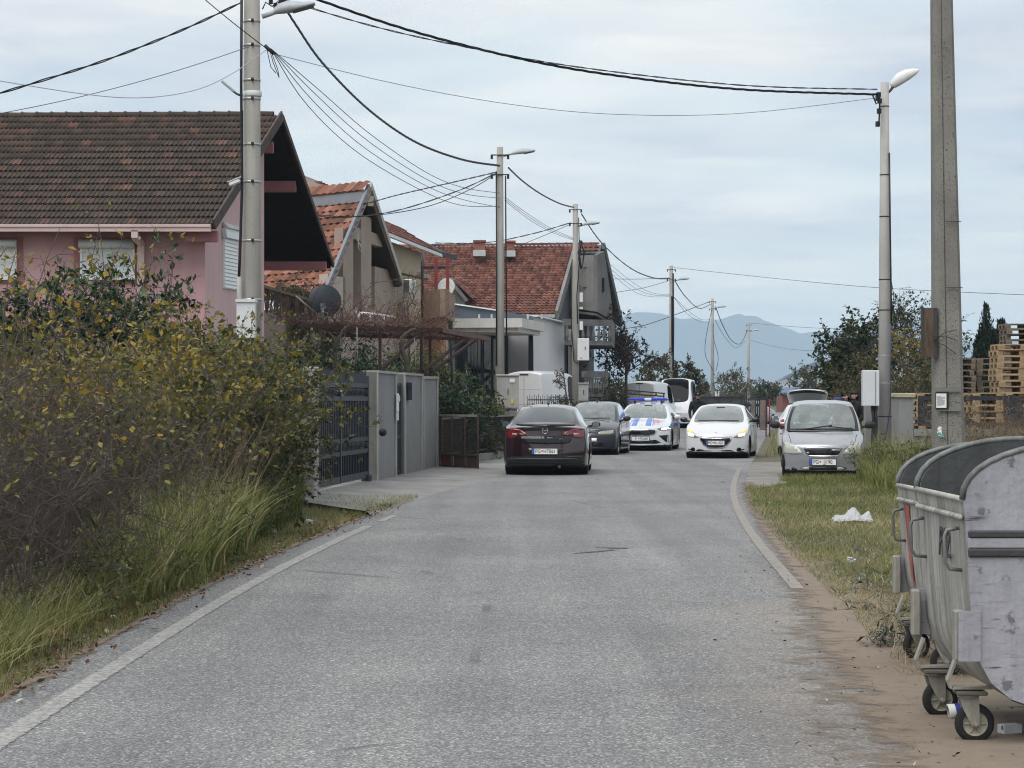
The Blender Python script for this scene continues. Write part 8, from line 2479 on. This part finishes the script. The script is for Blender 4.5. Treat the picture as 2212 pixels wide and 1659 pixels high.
base = np.stack([rn.uniform(-7.2, -5.0, n), rn.uniform(29, 32.5, n), np.zeros(n)], 1)
bush('laurel_shrub', 'dark glossy laurel shrub under the shuttered window', 'shrub', base, np.stack([rn.normal(0, .2, n), rn.normal(0, .2, n), np.ones(n)], 1), rn.uniform(2.5, 3.45, n), LAUREL, 12, .42, 4, .20, 7, .10, .042, (.014, .004), lambda p: .25 + .25 * (p[:, 2] - 2) + rn.normal(0, .22, len(p)), None, .08, .6, droop=-.25)
n = 13
base = np.stack([rn.uniform(-4.2, -3.3, n), rn.uniform(14.5, 19, n), np.full(n, 1.2)], 1)
bush('tall_shoots', 'arching bare shoots with yellow leaves before the pink wall', 'shrub', base, np.stack([rn.normal(.05, .25, n), rn.normal(0, .15, n), np.ones(n)], 1), rn.uniform(1.2, 1.9, n), HEDGE, 7, .40, 3, .16, 4, .05, .032, (.009, .003), lambda p: .66 + rn.normal(0, .12, len(p)), lambda p: np.clip((p[:, 2] - 1.8) / .8, .1, .9), .02, .6)
# ---- grass
def blades(name, label, base, h, wd, lean, stops_mat, tone, kind='stuff', nseg=3, bend=.6, ldir=None):
 n = len(base)
 a = rn.uniform(0, 2 * math.pi, n)
 ld = np.stack([np.cos(a), np.sin(a), np.zeros(n)], 1) if ldir is None else unit(np.stack([ldir[0] + rn.normal(0, .55, n), ldir[1] + rn.normal(0, .55, n), np.zeros(n)], 1))
 ld = ld * (lean * rn.uniform(.3, 1.6, n))[:, None]
 fa = rn.uniform(0, math.pi, n)
 sd = np.stack([np.cos(fa), np.sin(fa), np.zeros(n)], 1); wd = np.asarray(wd) * np.ones(n)
 V = []
 for k in range(nseg + 1):
  t = k / nseg
  p = base + np.array([0, 0, 1.0]) * (h * (t - bend * .35 * t * t * np.minimum(1, np.linalg.norm(ld, axis=1))))[:, None] + ld * (h * t ** 1.8)[:, None]
  w = (wd * (1 - t ** 1.5) + .0006)[:, None] if hasattr(wd, '__len__') else wd * (1 - t ** 1.5) + .0006
  V.append(np.stack([p - sd * w / 2, p + sd * w / 2], 1))
 V = np.stack(V, 1)                                    # n, nseg+1, 2, 3
 ids = np.arange(n * (nseg + 1) * 2).reshape(n, nseg + 1, 2)
 f = np.stack([ids[:, :-1, 0], ids[:, :-1, 1], ids[:, 1:, 1], ids[:, 1:, 0]], -1).reshape(-1, 4)
 o = np_mesh(name, V.reshape(-1, 3), f, stops_mat, None, {'tone': np.repeat(np.clip(tone, 0, 1), nseg)})
 return tag(o, label, 'grass', kind=kind)
GRASS = leaf_mat('grass_blade', [(.0, (.04, .066, .016)), (.35, (.12, .16, .036)), (.6, (.23, .24, .075)), (.8, (.36, .31, .14)), (1.0, (.50, .44, .26))], .40, .3)
DRY = leaf_mat('dry_blade', [(.0, (.10, .07, .045)), (.4, (.19, .14, .085)), (.75, (.30, .235, .145)), (1.0, (.42, .35, .23))], .7, .25)
le = np.vectorize(left_edge); re_ = np.vectorize(right_edge)
def patchy(x, y, s, ph):
 return .5 + .5 * np.sin(x * s * 1.3 + ph + 1.7 * np.sin(y * s * .7 + ph)) * np.cos(y * s + .6 * np.sin(x * s * 2 + ph))
rn = np.random.default_rng(51)
n = 26000
y = rn.uniform(9.3, 36.5, n); l_ = le(y)
x = l_ - .02 - rn.random(n) ** 1.5 * np.clip(l_ + 3.4, .3, 1.3)
keep = rn.random(n) < .35 + .65 * patchy(x, y, 1.6, 1)
x, y = x[keep], y[keep]
blades('verge_grass', 'short mixed grass along the left road edge', np.stack([x, y, np.zeros(len(x))], 1), rn.uniform(.03, .13, len(x)), .004, .5, GRASS, .25 + .45 * patchy(x, y, .9, 3) + rn.normal(0, .18, len(x)), nseg=2)
n = 6500
y = rn.uniform(17.2, 26.5, n); x = -3.42 + rn.random(n) * np.interp(y, [17, 20, 24, 26.5], [.55, .72, .70, .5])
hmax = np.interp(y, [17, 19, 22, 25, 26.5], [.65, .95, 1.12, .9, .5])
blades('tall_grass', 'tall green grass clump growing before the hedge', np.stack([x, y, np.zeros(n)], 1), hmax * rn.uniform(.35, 1.05, n), rn.uniform(.010, .026, n), .45, GRASS, .48 + rn.normal(0, .26, n) + .15 * patchy(x, y, 2.2, 5), nseg=4, bend=1.3)
n = 1500
y = rn.uniform(26.0, 30.5, n); x = -3.15 + rn.random(n) * .35
blades('reed_tuft', 'upright blue green reed tuft by the hedge end', np.stack([x, y, np.zeros(n)], 1), rn.uniform(.25, .75, n), .012, .25, GRASS, .22 + rn.normal(0, .12, n), nseg=3, ldir=(.4, 0))
n = 3000
y = rn.uniform(11.8, 17.8, n); x = -3.65 + rn.random(n) * .75
blades('bent_grass', 'dry bent grass at the lower left corner', np.stack([x, y, np.zeros(n)], 1), rn.uniform(.18, .60, n), .0065, .8, GRASS, .60 + rn.normal(0, .25, n), nseg=4, ldir=(.3, -.1), bend=1.2)
rn = np.random.default_rng(55)
n = 34
base = np.stack([rn.uniform(-3.25, -2.85, n), rn.uniform(15, 27, n), np.zeros(n)], 1)
bush('verge_weeds', 'leafy weeds mixed into the grass before the hedge', 'weed', base, np.stack([rn.normal(.1, .35, n), rn.normal(0, .35, n), np.ones(n)], 1), rn.uniform(.25, .75, n), leaf_mat('verge_weed_leaf', [(.0, (.03, .05, .014)), (.5, (.085, .11, .03)), (1.0, (.22, .20, .07))], .5, .25), 9, .22, 3, .10, 5, .055, .018, (.005, .002), None, None, .03, .6)
n = 46
rn = np.random.default_rng(57)
base = np.stack([rn.uniform(-3.3, -2.85, n), rn.uniform(18, 25.5, n), np.zeros(n)], 1)
t = thing('plume_grass', 'tall grass stems with brown feathery plumes before the hedge', 'grass', (-3.1, 22, 0))
A = grow(base, np.stack([rn.normal(.25, .18, n), rn.normal(0, .12, n), np.ones(n)], 1), rn.uniform(1.05, 1.6, n), 6, .05, -.03)
v, f = tubes([A], [(.004, .0015)]); np_mesh('stems', v, f, M('straw_stem', (.28, .23, .12), .8, .2, 5), t)
p, tg = leaf_pts(A, 70, .74); v, f = leaves(p, tg, .035, .006, -.1, .5)
np_mesh('plumes', v, f, DRY, t, {'tone': np.clip(.25 + rn.normal(0, .2, len(p)), 0, 1)})
rn = np.random.default_rng(61)
n = 110000
y = 12.5 + 33 * rn.random(n) ** .85
r_ = re_(y); xm = np.minimum(.235 * y + .3, np.interp(y, [12, 30, 38, 41, 43, 46], [9, 9, 9.5, 9.8, 9.8, 9.8]))
x = r_ + .03 + rn.random(n) ** .95 * (xm - r_)
keep = (rn.random(n) < .30 + .70 * patchy(x, y, 1.1, 2)) & ~((y > 41) & (x < r_ + .3 + 1.1 * (y - 40.5) / 4.9)) & ~((y < 15.2) & (x < r_ + .55) & (rn.random(n) < .85))
x, y = x[keep], y[keep]
blades('verge_lawn', 'short green and straw coloured grass on the right verge', np.stack([x, y, np.zeros(len(x))], 1), rn.uniform(.02, .085, len(x)) * np.interp(y, [12, 30, 45], [.9, 1.1, 1.7]), np.interp(y, [12, 45], [.0045, .010]), .8, GRASS, .30 + .50 * patchy(x, y, .75, 7) + rn.normal(0, .20, len(x)), nseg=2)
n = 9000
y = rn.uniform(13, 44, n); r_ = re_(y); x = r_ + rn.random(n) ** .8 * (.23 * y - r_)
keep = ~((y > 41) & (x < r_ + 1.4)); x, y = x[keep], y[keep]
blades('dead_straw', 'flattened dead straw scattered over the right verge', np.stack([x, y, np.full(len(x), .03)], 1), rn.uniform(.05, .16, len(x)), .005, 2.6, DRY, .55 + rn.normal(0, .25, len(x)), nseg=2, bend=1.6)
n = 15000
y = rn.uniform(36.5, 44.6, n); x = np.interp(y, [36, 40, 44.6], [6.7, 6.4, 6.75]) + rn.random(n) * np.interp(y, [36, 44], [1.9, 2.6])
hh = np.interp(y, [36, 40, 44], [.22, .55, 1.0]) * (0.6 + .5 * patchy(x, y, 1.9, 4))
blades('rank_grass', 'rank tall grass between the silver compact and the massive pole', np.stack([x, y, np.zeros(n)], 1), hh * rn.uniform(.5, 1.2, n), .010, .45, GRASS, .38 + .3 * patchy(x, y, 1.3, 6) + rn.normal(0, .2, n), nseg=3)
n = 2600
y = rn.uniform(43.6, 44.6, n); x = X_at(1690, 44) + rn.random(n) * 1.9
blades('tyre_grass', 'grass tufts in front of the silver compact bumper', np.stack([x, y, np.zeros(n)], 1), rn.uniform(.05, .20, n), .008, .5, GRASS, .5 + rn.normal(0, .2, n), nseg=2)
n = 9000
y = rn.uniform(38, 48.5, n); x = np.interp(y, [38, 48], [7.9, 9.1]) + rn.random(n) * 3.2
blades('dry_weeds', 'tall dry brown weeds behind the waste containers', np.stack([x, y, np.zeros(n)], 1), rn.uniform(.5, 1.35, n) * np.interp(x, [7.9, 9, 11], [.75, 1, 1.05]), .007, .35, DRY, .40 + rn.normal(0, .22, n), nseg=3)
rn = np.random.default_rng(66)
n = 60
base = np.stack([rn.uniform(8.4, 10.8, n), rn.uniform(40, 48, n), np.zeros(n)], 1)
WEED = leaf_mat('dry_weed_leaf', [(.0, (.07, .045, .03)), (.5, (.16, .11, .065)), (1.0, (.30, .22, .12))], .8, .2)
bush('dry_weed_bush', 'brown seeded weed stalks in front of the yard fence', 'weed', base, np.stack([rn.normal(0, .2, n), rn.normal(0, .2, n), np.ones(n)], 1), rn.uniform(.9, 1.75, n), WEED, 12, .35, 4, .12, 6, .022, .012, (.006, .0025), None, None, .06, .5, bark=M('weed_stem', (.17, .12, .08), .9, .3, 6))
rn = np.random.default_rng(67)
n = 40
base = np.stack([rn.uniform(6.75, 8.7, n), rn.uniform(38.5, 43.5, n), np.zeros(n)], 1)
WGR = leaf_mat('weed_leaf_green', [(.0, (.03, .05, .014)), (.5, (.075, .10, .026)), (.85, (.14, .15, .04)), (1.0, (.26, .22, .07))], .6, .25)
bush('green_weeds', 'low green leafy weeds beside the massive pole', 'weed', base, np.stack([rn.normal(0, .3, n), rn.normal(0, .3, n), np.ones(n)], 1), rn.uniform(.5, .95, n), WGR, 12, .28, 4, .12, 7, .045, .018, (.006, .0025), None, None, .03, .6)
n = 26000
y = 46 + 110 * rn.random(n) ** 1.3; side = rn.random(n) < .55
x = np.where(side, re_(y) + .3 + rn.random(n) * np.minimum(14, .24 * y), le(y) - .3 - rn.random(n) * 9)
keep = ~(side & (y < 62) & (x < re_(y) + 5.2)) & ~((~side) & (y < 64))
x, y = x[keep], y[keep]
blades('field_grass', 'rough grass of the field beyond the yard', np.stack([x, y, np.zeros(len(x))], 1), rn.uniform(.10, .5, len(x)), .022, .5, GRASS, .55 + rn.normal(0, .2, len(x)), nseg=2)
# ---- trees
def tree(name, label, base, H, spread, stops_mat, ln, wd, k=(7, 6, 5), per=8, trunk_r=.12, trunk_h=.35, tone=None, lift=.10, keep=None, group=None, seed=1, cat='tree', bark=None, droop=.2, flat_=1.0, limb=.5):
 global rn
 rn = np.random.default_rng(seed)
 base = np.array(base, dtype=float)
 t = thing(name, label, cat, tuple(base), 0, group)
 T = grow(base[None, :], np.array([[rn.normal(0, .06), rn.normal(0, .06), 1.0]]), np.array([H * .86]), 8, .05, .05)
 A = spawn(T, k[0], trunk_h, .98, .62, H * limb * spread, 6, .14, lift, .3, .55)
 B = spawn(A, k[1], .25, 1.0, .6, H * .22 * spread, 4, .18, lift * .6, .35)
 C = spawn(B, k[2], .2, 1.0, .65, H * .10 * spread, 3, .2, .0, .35)
 v, f = tubes([T], [(trunk_r, trunk_r * .25)], 7); np_mesh('trunk', v, f, bark or BARK, t, smooth=True)
 v, f = tubes([A, B, C], [(trunk_r * .42, trunk_r * .10), (trunk_r * .14, trunk_r * .05), (trunk_r * .06, trunk_r * .03)]); np_mesh('limbs', v, f, bark or BARK, t, smooth=True)
 if per:
  p, tg = leaf_pts(C, per, .1)
  if keep is not None:
   m_ = rn.random(len(p)) < keep(p); p, tg = p[m_], tg[m_]
  v, f = leaves(p, tg, ln, wd, droop)
  np_mesh('crown', v, f, stops_mat, t, {'tone': np.clip(tone(p) if tone else rn.random(len(p)), 0, 1)})
 return t
PURP = leaf_mat('purple_leaf', [(.0, (.018, .012, .011)), (.5, (.045, .028, .022)), (.85, (.085, .05, .032)), (1.0, (.13, .075, .04))], .6, .2)
OLIVE = leaf_mat('olive_leaf', [(.0, (.022, .028, .012)), (.4, (.05, .056, .022)), (.75, (.10, .09, .03)), (1.0, (.18, .13, .045))], .6, .25)
DKGRN = leaf_mat('dark_tree_leaf', [(.0, (.012, .022, .010)), (.5, (.030, .046, .018)), (.85, (.06, .075, .026)), (1.0, (.11, .11, .035))], .55, .2)
YELL = leaf_mat('yellow_leaf', [(.0, (.08, .07, .02)), (.4, (.17, .14, .03)), (.8, (.32, .23, .04)), (1.0, (.42, .30, .06))], .6, .3)
def gp_(px, Y):
 return (X_at(px, Y), Y, 0)
tree('plum_tree', 'dark purple leaved tree beside the grey house balcony', gp_(1352, 116), 5.6, .95, PURP, .16, .09, (9, 7, 6), 9, .13, .25, seed=71, limb=.42)
tree('fruit_tree', 'olive brown leaved tree behind the lettered van', gp_(1420, 134), 3.6, 1.05, OLIVE, .17, .10, (9, 7, 6), 9, .12, .2, seed=72)
tree('fruit_tree', 'rounded olive green tree behind the white minibus', gp_(1490, 140), 3.4, 1.1, OLIVE, .17, .10, (9, 7, 6), 10, .12, .2, seed=73, tone=lambda p: .45 + rn.normal(0, .22, len(p)))
tree('small_tree', 'thin brown tree in front of the farthest lamp posts', gp_(1590, 165), 3.3, 1.1, OLIVE, .15, .08, (8, 6, 5), 5, .10, .15, seed=74, tone=lambda p: .62 + rn.normal(0, .2, len(p)))
tree('small_tree', 'bare twiggy tree left of the farthest lamp post', gp_(1562, 172), 3.0, 1.1, OLIVE, .15, .08, (8, 6, 5), 4, .10, .15, seed=75, tone=lambda p: .6 + rn.normal(0, .2, len(p)))
tree('small_tree', 'low dark green tree just right of the farthest lamp post', gp_(1660, 185), 2.9, 1.2, DKGRN, .17, .09, (8, 6, 5), 7, .10, .12, seed=76)
tree('yard_tree', 'dark green leafy tree left of the pale lamp post', gp_(1850, 92), 4.9, 1.0, DKGRN, .15, .09, (13, 8, 7), 14, .13, .15, seed=77, limb=.40)
tree('yard_tree', 'second dark green tree at the left of the yard trees', gp_(1832, 100), 4.3, 1.0, DKGRN, .15, .09, (12, 8, 6), 14, .13, .12, seed=78, limb=.36)
tree('airy_tree', 'airy tree with sky gaps between the lamp post and the massive pole', gp_(1962, 94), 5.1, 1.15, DKGRN, .13, .07, (11, 7, 6), 7, .12, .25, seed=79, limb=.45)
tree('airy_tree', 'thin leaved tree behind the wooden board on the massive pole', gp_(2010, 98), 4.7, 1.1, DKGRN, .13, .07, (11, 7, 6), 8, .12, .2, seed=80)
tree('yellow_shrub', 'yellow autumn shrub right of the pale lamp post', gp_(1948, 84), 3.3, 1.2, YELL, .10, .055, (9, 7, 6), 8, .07, .08, seed=81, cat='shrub')
tree('rust_shrub', 'rusty brown shrub under the dark yard tree', gp_(1868, 82), 2.9, 1.3, OLIVE, .09, .05, (10, 7, 6), 10, .07, .05, seed=82, cat='shrub', tone=lambda p: .72 + rn.normal(0, .18, len(p)))
tree('rust_shrub', 'olive shrub spreading below the airy tree', gp_(1990, 80), 2.6, 1.4, OLIVE, .09, .05, (10, 7, 6), 9, .07, .05, seed=83, cat='shrub', tone=lambda p: .55 + rn.normal(0, .18, len(p)))
tree('far_tree', 'small pale green tree beside the thin wooden pole', gp_(1754, 262), 4.7, 1.0, OLIVE, .32, .18, (8, 6, 4), 7, .12, .2, seed=84)
tree('far_tree', 'small round tree left of the dark yard trees', gp_(1796, 250), 4.0, 1.0, OLIVE, .32, .18, (8, 6, 4), 6, .12, .2, seed=85)
tree('garden_tree', 'slender green tree at the foot of the third lamp post', gp_(1229, 91), 3.2, .42, OLIVE, .07, .035, (10, 6, 5), 5, .07, .15, seed=86)
tree('bare_tree', 'small bare tree in front of the beige house wall', gp_(868, 69), 5.3, .6, OLIVE, .05, .03, (10, 7, 6), 1, .09, .45, seed=87, limb=.34, tone=lambda p: .8 + rn.normal(0, .15, len(p)))
for i, (px, Y, H, s_) in enumerate(((1290, 108, 1.9, 1.3), (1325, 112, 2.1, 1.3))):
 tree('garden_shrub', ['green shrub under the lower balcony', 'olive shrub behind the steel rail frame'][i], gp_(px, Y), H, s_, OLIVE, .10, .06, (9, 7, 5), 8, .05, .05, seed=90 + i, cat='shrub', tone=lambda p: .35 + rn.normal(0, .2, len(p)))
def shrub_at(label, px0, px1, Y, H, mat, n, ln, wd, seed, tone=None, deep=1.6, per=8, name='garden_shrub', l1=.4, k1=13):
 global rn
 rn = np.random.default_rng(seed)
 base = np.stack([rn.uniform(X_at(px0, Y), X_at(px1, Y), n), rn.uniform(Y, Y + deep, n), np.zeros(n)], 1)
 return bush(name, label, 'shrub', base, np.stack([rn.normal(0, .16, n), rn.normal(0, .16, n), np.ones(n)], 1), rn.uniform(H * .6, H, n), mat, k1, l1, 4, .2, per, ln, wd, (.014, .004), tone, None, .06, .62)
shrub_at('dark green laurel bush behind the brown gate leaf', 958, 1005, 54.8, 2.05, LAUREL, 30, .10, .045, 101, lambda p: .35 + rn.normal(0, .22, len(p)))
shrub_at('yellow green bush beside the ribbed electricity cabinet', 1038, 1058, 63.0, 1.75, WGR, 18, .09, .04, 102, lambda p: .75 + rn.normal(0, .2, len(p)))
shrub_at('low dark bush behind the brown mesh fence', 1000, 1050, 60.5, 1.05, LAUREL, 20, .09, .04, 103, lambda p: .3 + rn.normal(0, .2, len(p)))
shrub_at('dark evergreen hedge under the left of the pergola', 690, 830, 66.5, 3.2, LAUREL, 60, .10, .05, 104, lambda p: .30 + .1 * p[:, 2] + rn.normal(0, .2, len(p)))
shrub_at('bright green bush under the right of the pergola', 835, 945, 67.5, 3.1, WGR, 52, .10, .045, 105, lambda p: .45 + rn.normal(0, .22, len(p)))
shrub_at('green shrub beside the dark satellite dish', 640, 690, 60, 3.9, LAUREL, 22, .10, .05, 106, lambda p: .75 + rn.normal(0, .2, len(p)))
shrub_at('few leafy stems in front of the tall white van', 1140, 1185, 84, 1.7, DKGRN, 4, .11, .06, 107, None, .6, 1, k1=3)
shrub_at('thin leafy stems before the lettered van', 1385, 1408, 112, 1.9, DKGRN, 3, .16, .08, 108, None, .6, 1, k1=6)
shrub_at('dry garden growth behind the wire mesh fence', 950, 1050, 57.5, .6, OLIVE, 24, .07, .035, 109, lambda p: .4 + rn.normal(0, .25, len(p)), 2.5)
rn = np.random.default_rng(111)
cx_, cY = X_at(2130, 86), 86.0
t = thing('cypress', 'dense dark conical cypress behind the pallet stacks', 'tree', (cx_, cY, 0))
v, f = tubes([np.array([[[cx_, cY, 0], [cx_, cY, 2.5], [cx_, cY, 4.9]]])], [(.14, .03)], 7); np_mesh('trunk', v, f, BARK, t)
P_, T_ = [], []
for i in range(13):
 a0 = rn.uniform(0, 2 * math.pi); r0 = .42 * rn.random() ** .5 if i else 0.0
 top = 5.1 - r0 * 2.6 - rn.uniform(0, .5) * (i > 0); n = 1500
 z = .4 + (top - .4) * rn.random(n) ** .8
 R_ = np.interp(z, [.3, 1.5, top - 1.4, top - .4, top], [.42, .44, .36, .18, .03])
 a_ = rn.uniform(0, 2 * math.pi, n); rr_ = R_ * rn.random(n) ** .4
 k0 = r0 * np.interp(z, [0, 2, top], [1.15, 1.1, .75])
 P_.append(np.stack([cx_ + math.cos(a0) * k0 + np.cos(a_) * rr_, cY + math.sin(a0) * k0 + np.sin(a_) * rr_, z], 1)); T_.append(unit(np.stack([np.cos(a_) * .5, np.sin(a_) * .5, np.ones(n)], 1)))
p, tg = np.concatenate(P_), np.concatenate(T_); n = len(p)
v, f = leaves(p, tg, .15, .05, -.8, .4)
CYP = leaf_mat('cypress_leaf', [(.0, (.008, .018, .014)), (.6, (.018, .034, .022)), (1.0, (.035, .055, .03))], .7, .1)
np_mesh('crown', v, f, CYP, t, {'tone': rn.random(n)})
n = 5000
z = .4 + 3.9 * rn.random(n); R_ = np.interp(z, [.3, 2, 3.6, 4.4], [.4, .5, .32, .05]); a_ = rn.uniform(0, 2 * math.pi, n); rr_ = R_ * rn.random(n) ** .4
c2 = X_at(2163, 88)
t = thing('cypress', 'slimmer cypress touching the conical one on its right', 'tree', (c2, 88, 0))
v, f = tubes([np.array([[[c2, 88, 0], [c2, 88, 2.0], [c2, 88, 4.0]]])], [(.10, .03)], 7); np_mesh('trunk', v, f, BARK, t)
v, f = leaves(np.stack([c2 + np.cos(a_) * rr_, 88 + np.sin(a_) * rr_, z + .25], 1), unit(np.stack([np.cos(a_) * .4, np.sin(a_) * .4, np.ones(n)], 1)), .17, .05, -.9, .35)
np_mesh('crown', v, f, CYP, t, {'tone': rn.random(n)})
rn = np.random.default_rng(121)
t = thing('grape_vine', 'leafless brown grape vine tangled over the pergola', 'vine', (X_at(870, 58), 58, 0))
def gnarl(pts, r0, r1, seed):
 rg = random.Random(seed); out, rs = [], []
 for i in range(len(pts) - 1):
  for k in range(4):
   t = k / 4
   out.append(pts[i].lerp(pts[i + 1], t) + Vector((rg.uniform(-.022, .022), rg.uniform(-.022, .022), rg.uniform(-.015, .015))))
 out.append(pts[-1])
 rs = [(r0 + (r1 - r0) * i / len(out)) * rg.uniform(.75, 1.2) for i in range(len(out))]
 return out, rs
MB().tube(*gnarl([P(884, 812, 57.2), P(876, 780, 57.2), P(868, 752, 57.2), P(866, 735, 57.2), P(874, 722, 57.3), P(888, 714, 57.5), P(897, 710, 57.8)], .062, .03, 1), 8).build('trunk', BARKG, t)
MB().tube(*gnarl([P(722, 800, 56.6), P(724, 765, 56.6), P(727, 740, 56.6), P(733, 725, 56.7), P(742, 712, 56.8), P(755, 704, 57)], .058, .028, 2), 8).build('trunk', BARKG, t)
MB().tube(*gnarl([P(728, 742, 56.6), P(718, 728, 56.6), P(707, 716, 56.6)], .042, .022, 3), 7).build('trunk', BARKG, t)
MB().tube([P(975, 860, 61), P(976, 800, 61), P(974, 750, 61), P(972, 735, 61)], [.03, .03, .025, .02], 7).build('trunk', M('dark_trunk', (.03, .027, .025), .9), t)
n = 150
tt = rn.uniform(-.08, 1, n); dpt = rn.random(n) * 5.5
bs = np.stack([q0.x + (q1.x - q0.x) * tt, q0.y + (q1.y - q0.y) * tt + dpt, np.full(n, zt) + rn.uniform(.02, .15, n)], 1)
A = grow(bs, np.stack([rn.normal(0, 1, n), rn.normal(0, .8, n), rn.normal(.15, .25, n)], 1), rn.uniform(.6, 1.6, n), 6, .28, .02)
B = spawn(A, 9, .1, 1, .75, .42, 4, .3, .04)
v, f = tubes([A, B], [(.014, .006), (.006, .003)]); np_mesh('canes', v, f, M('vine_cane', (.14, .075, .06), .9, .35, 7), t, smooth=True)
p, tg = leaf_pts(B, 1); k_ = rn.random(len(p)) < .12
v, f = leaves(p[k_], tg[k_], .08, .06, .4); np_mesh('leaves', v, f, HEDGE, t, {'tone': np.clip(.6 + rn.normal(0, .25, k_.sum()), 0, 1)})
for i, (x0, y0, x1, y1) in enumerate(((744, 705, 743, 735), (770, 705, 764, 800), (772, 708, 770, 800), (895, 730, 897, 800), (1008, 800, 1012, 880))):
 MB().tube([P(x0, y0, 57), P((x0 + x1) / 2 + 2, (y0 + y1) / 2, 57), P(x1, y1, 57)], .006, 4).build('string', WHC, t)
rn = np.random.default_rng(131)
t = thing('palm', 'shaggy palm with drooping dead fronds below the pink house gable', 'palm', (X_at(632, 64), 64, 0))
px_ = X_at(630, 64)
MB().tube([(px_, 64, 0), (px_, 64, 3), (px_ + .05, 64, 4.6)], [.2, .18, .16], 10).build('trunk', M('palm_trunk', (.05, .04, .033), .95, .4, 9, bump=.8), t)
n = 46
A = grow(np.tile(np.array([[px_ + .05, 64, 4.75]]), (n, 1)), np.stack([rn.normal(0, 1, n), rn.normal(0, .7, n), rn.uniform(-.6, .5, n)], 1), rn.uniform(.5, .95, n), 6, .05, -.30)
v, f = tubes([A], [(.012, .004)]); np_mesh('frond_ribs', v, f, M('palm_trunk', (.05, .04, .033)), t)
p, tg = leaf_pts(A, 40, .3); v, f = leaves(p, tg, .34, .022, .8, .5); np_mesh('fronds', v, f, leaf_mat('palm_frond', [(.0, (.03, .028, .02)), (.5, (.06, .055, .03)), (1.0, (.11, .095, .05))], .8, .15), t, {'tone': rn.random(len(p))})
rn = np.random.default_rng(141)
n = 30000
xa = rn.uniform(-120, 190, n); ya = 330 + 160 * rn.random(n)
hgt = 2.2 + 1.6 * np.abs(np.sin(xa * .11) + .5 * np.sin(xa * .31 + 1)) + .9 * np.sin(xa * .77)
keep = (np.abs(xa - np.interp(ya, [241, 330, 420, 500], [29, 45, 63, 80])) > 7)
xa, ya, hgt = xa[keep], ya[keep], hgt[keep]
za = rn.random(len(xa)) ** .7 * np.maximum(hgt, .8)
v, f = leaves(np.stack([xa, ya, za], 1), unit(rn.normal(0, 1, (len(xa), 3))), .9, .6, .1)
np_mesh('distant_woods', v, f, OLIVE, None, {'tone': np.clip(.35 + rn.normal(0, .22, len(xa)), 0, 1)})
tag(bpy.data.objects['distant_woods'], 'low line of distant trees across the plain', 'woods', kind='stuff')
rn = np.random.default_rng(151)
OLV = leaf_mat('olive_cutting_leaf', [(.0, (.03, .042, .03)), (.5, (.06, .078, .055)), (.8, (.11, .13, .10)), (1.0, (.30, .32, .27))], .45, .1)
for i, (px, py, nn, ln_) in enumerate(((1942, 1330, 5, .36), (1932, 1398, 8, .22), (1890, 1280, 4, .35))):
 Y = gY(py); c = P(px, py, Y)
 base = np.stack([c.x + rn.normal(.05, .10, nn), Y + rn.normal(0, .15, nn), np.full(nn, .03)], 1)
 bush('olive_cutting', ['cut olive branches with dark leaves lying by the container wheel', 'small heap of olive leaves beside the container castor', 'pale olive twigs in the dry grass by the road'][i], 'branch', base, np.stack([rn.normal(-.3, .9, nn), rn.normal(0, .8, nn), np.full(nn, .35)], 1), np.full(nn, ln_), OLV, 6, .14, 2, .05, 4, .06, .014, (.005, .002), (lambda p: .9 + rn.normal(0, .1, len(p))) if i == 2 else None, None, -.06, .6, group='dumped olive cuttings')
rn = np.random.default_rng(161)
n = 3200
y = 9.5 + 24 * rn.random(n) ** 1.3; x = le(y) - .16 + rn.normal(0, .13, n)
v, f = leaves(np.stack([x, y, np.full(n, .028)], 1), unit(np.stack([rn.normal(0, 1, n), rn.normal(0, 1, n), np.zeros(n)], 1)), .04, .022, -.05, .3)
np_mesh('fallen_leaves', v, f, leaf_mat('fallen_leaf', [(.0, (.05, .025, .016)), (.5, (.14, .07, .04)), (.85, (.22, .13, .07)), (1.0, (.40, .33, .22))], .8, .1), None, {'tone': rn.random(n)})
tag(bpy.data.objects['fallen_leaves'], 'brown fallen leaves along the left road edge', 'leaves', kind='stuff')
n = 420
y = 9.5 + 14 * rn.random(n); x = re_(y) + rn.normal(-.25, .38, n)
v, f = leaves(np.stack([x, y, np.full(n, .020)], 1), unit(np.stack([rn.normal(0, 1, n), rn.normal(0, 1, n), np.zeros(n)], 1)), .024, .008, -.05, .2)
np_mesh('road_debris', v, f, leaf_mat('debris_bit', [(.0, (.03, .025, .022)), (.6, (.10, .07, .05)), (.9, (.25, .20, .14)), (1.0, (.55, .50, .42))], .9, .05), None, {'tone': rn.random(n)})
tag(bpy.data.objects['road_debris'], 'twigs and crumbs of dirt on the right of the road', 'debris', kind='stuff')
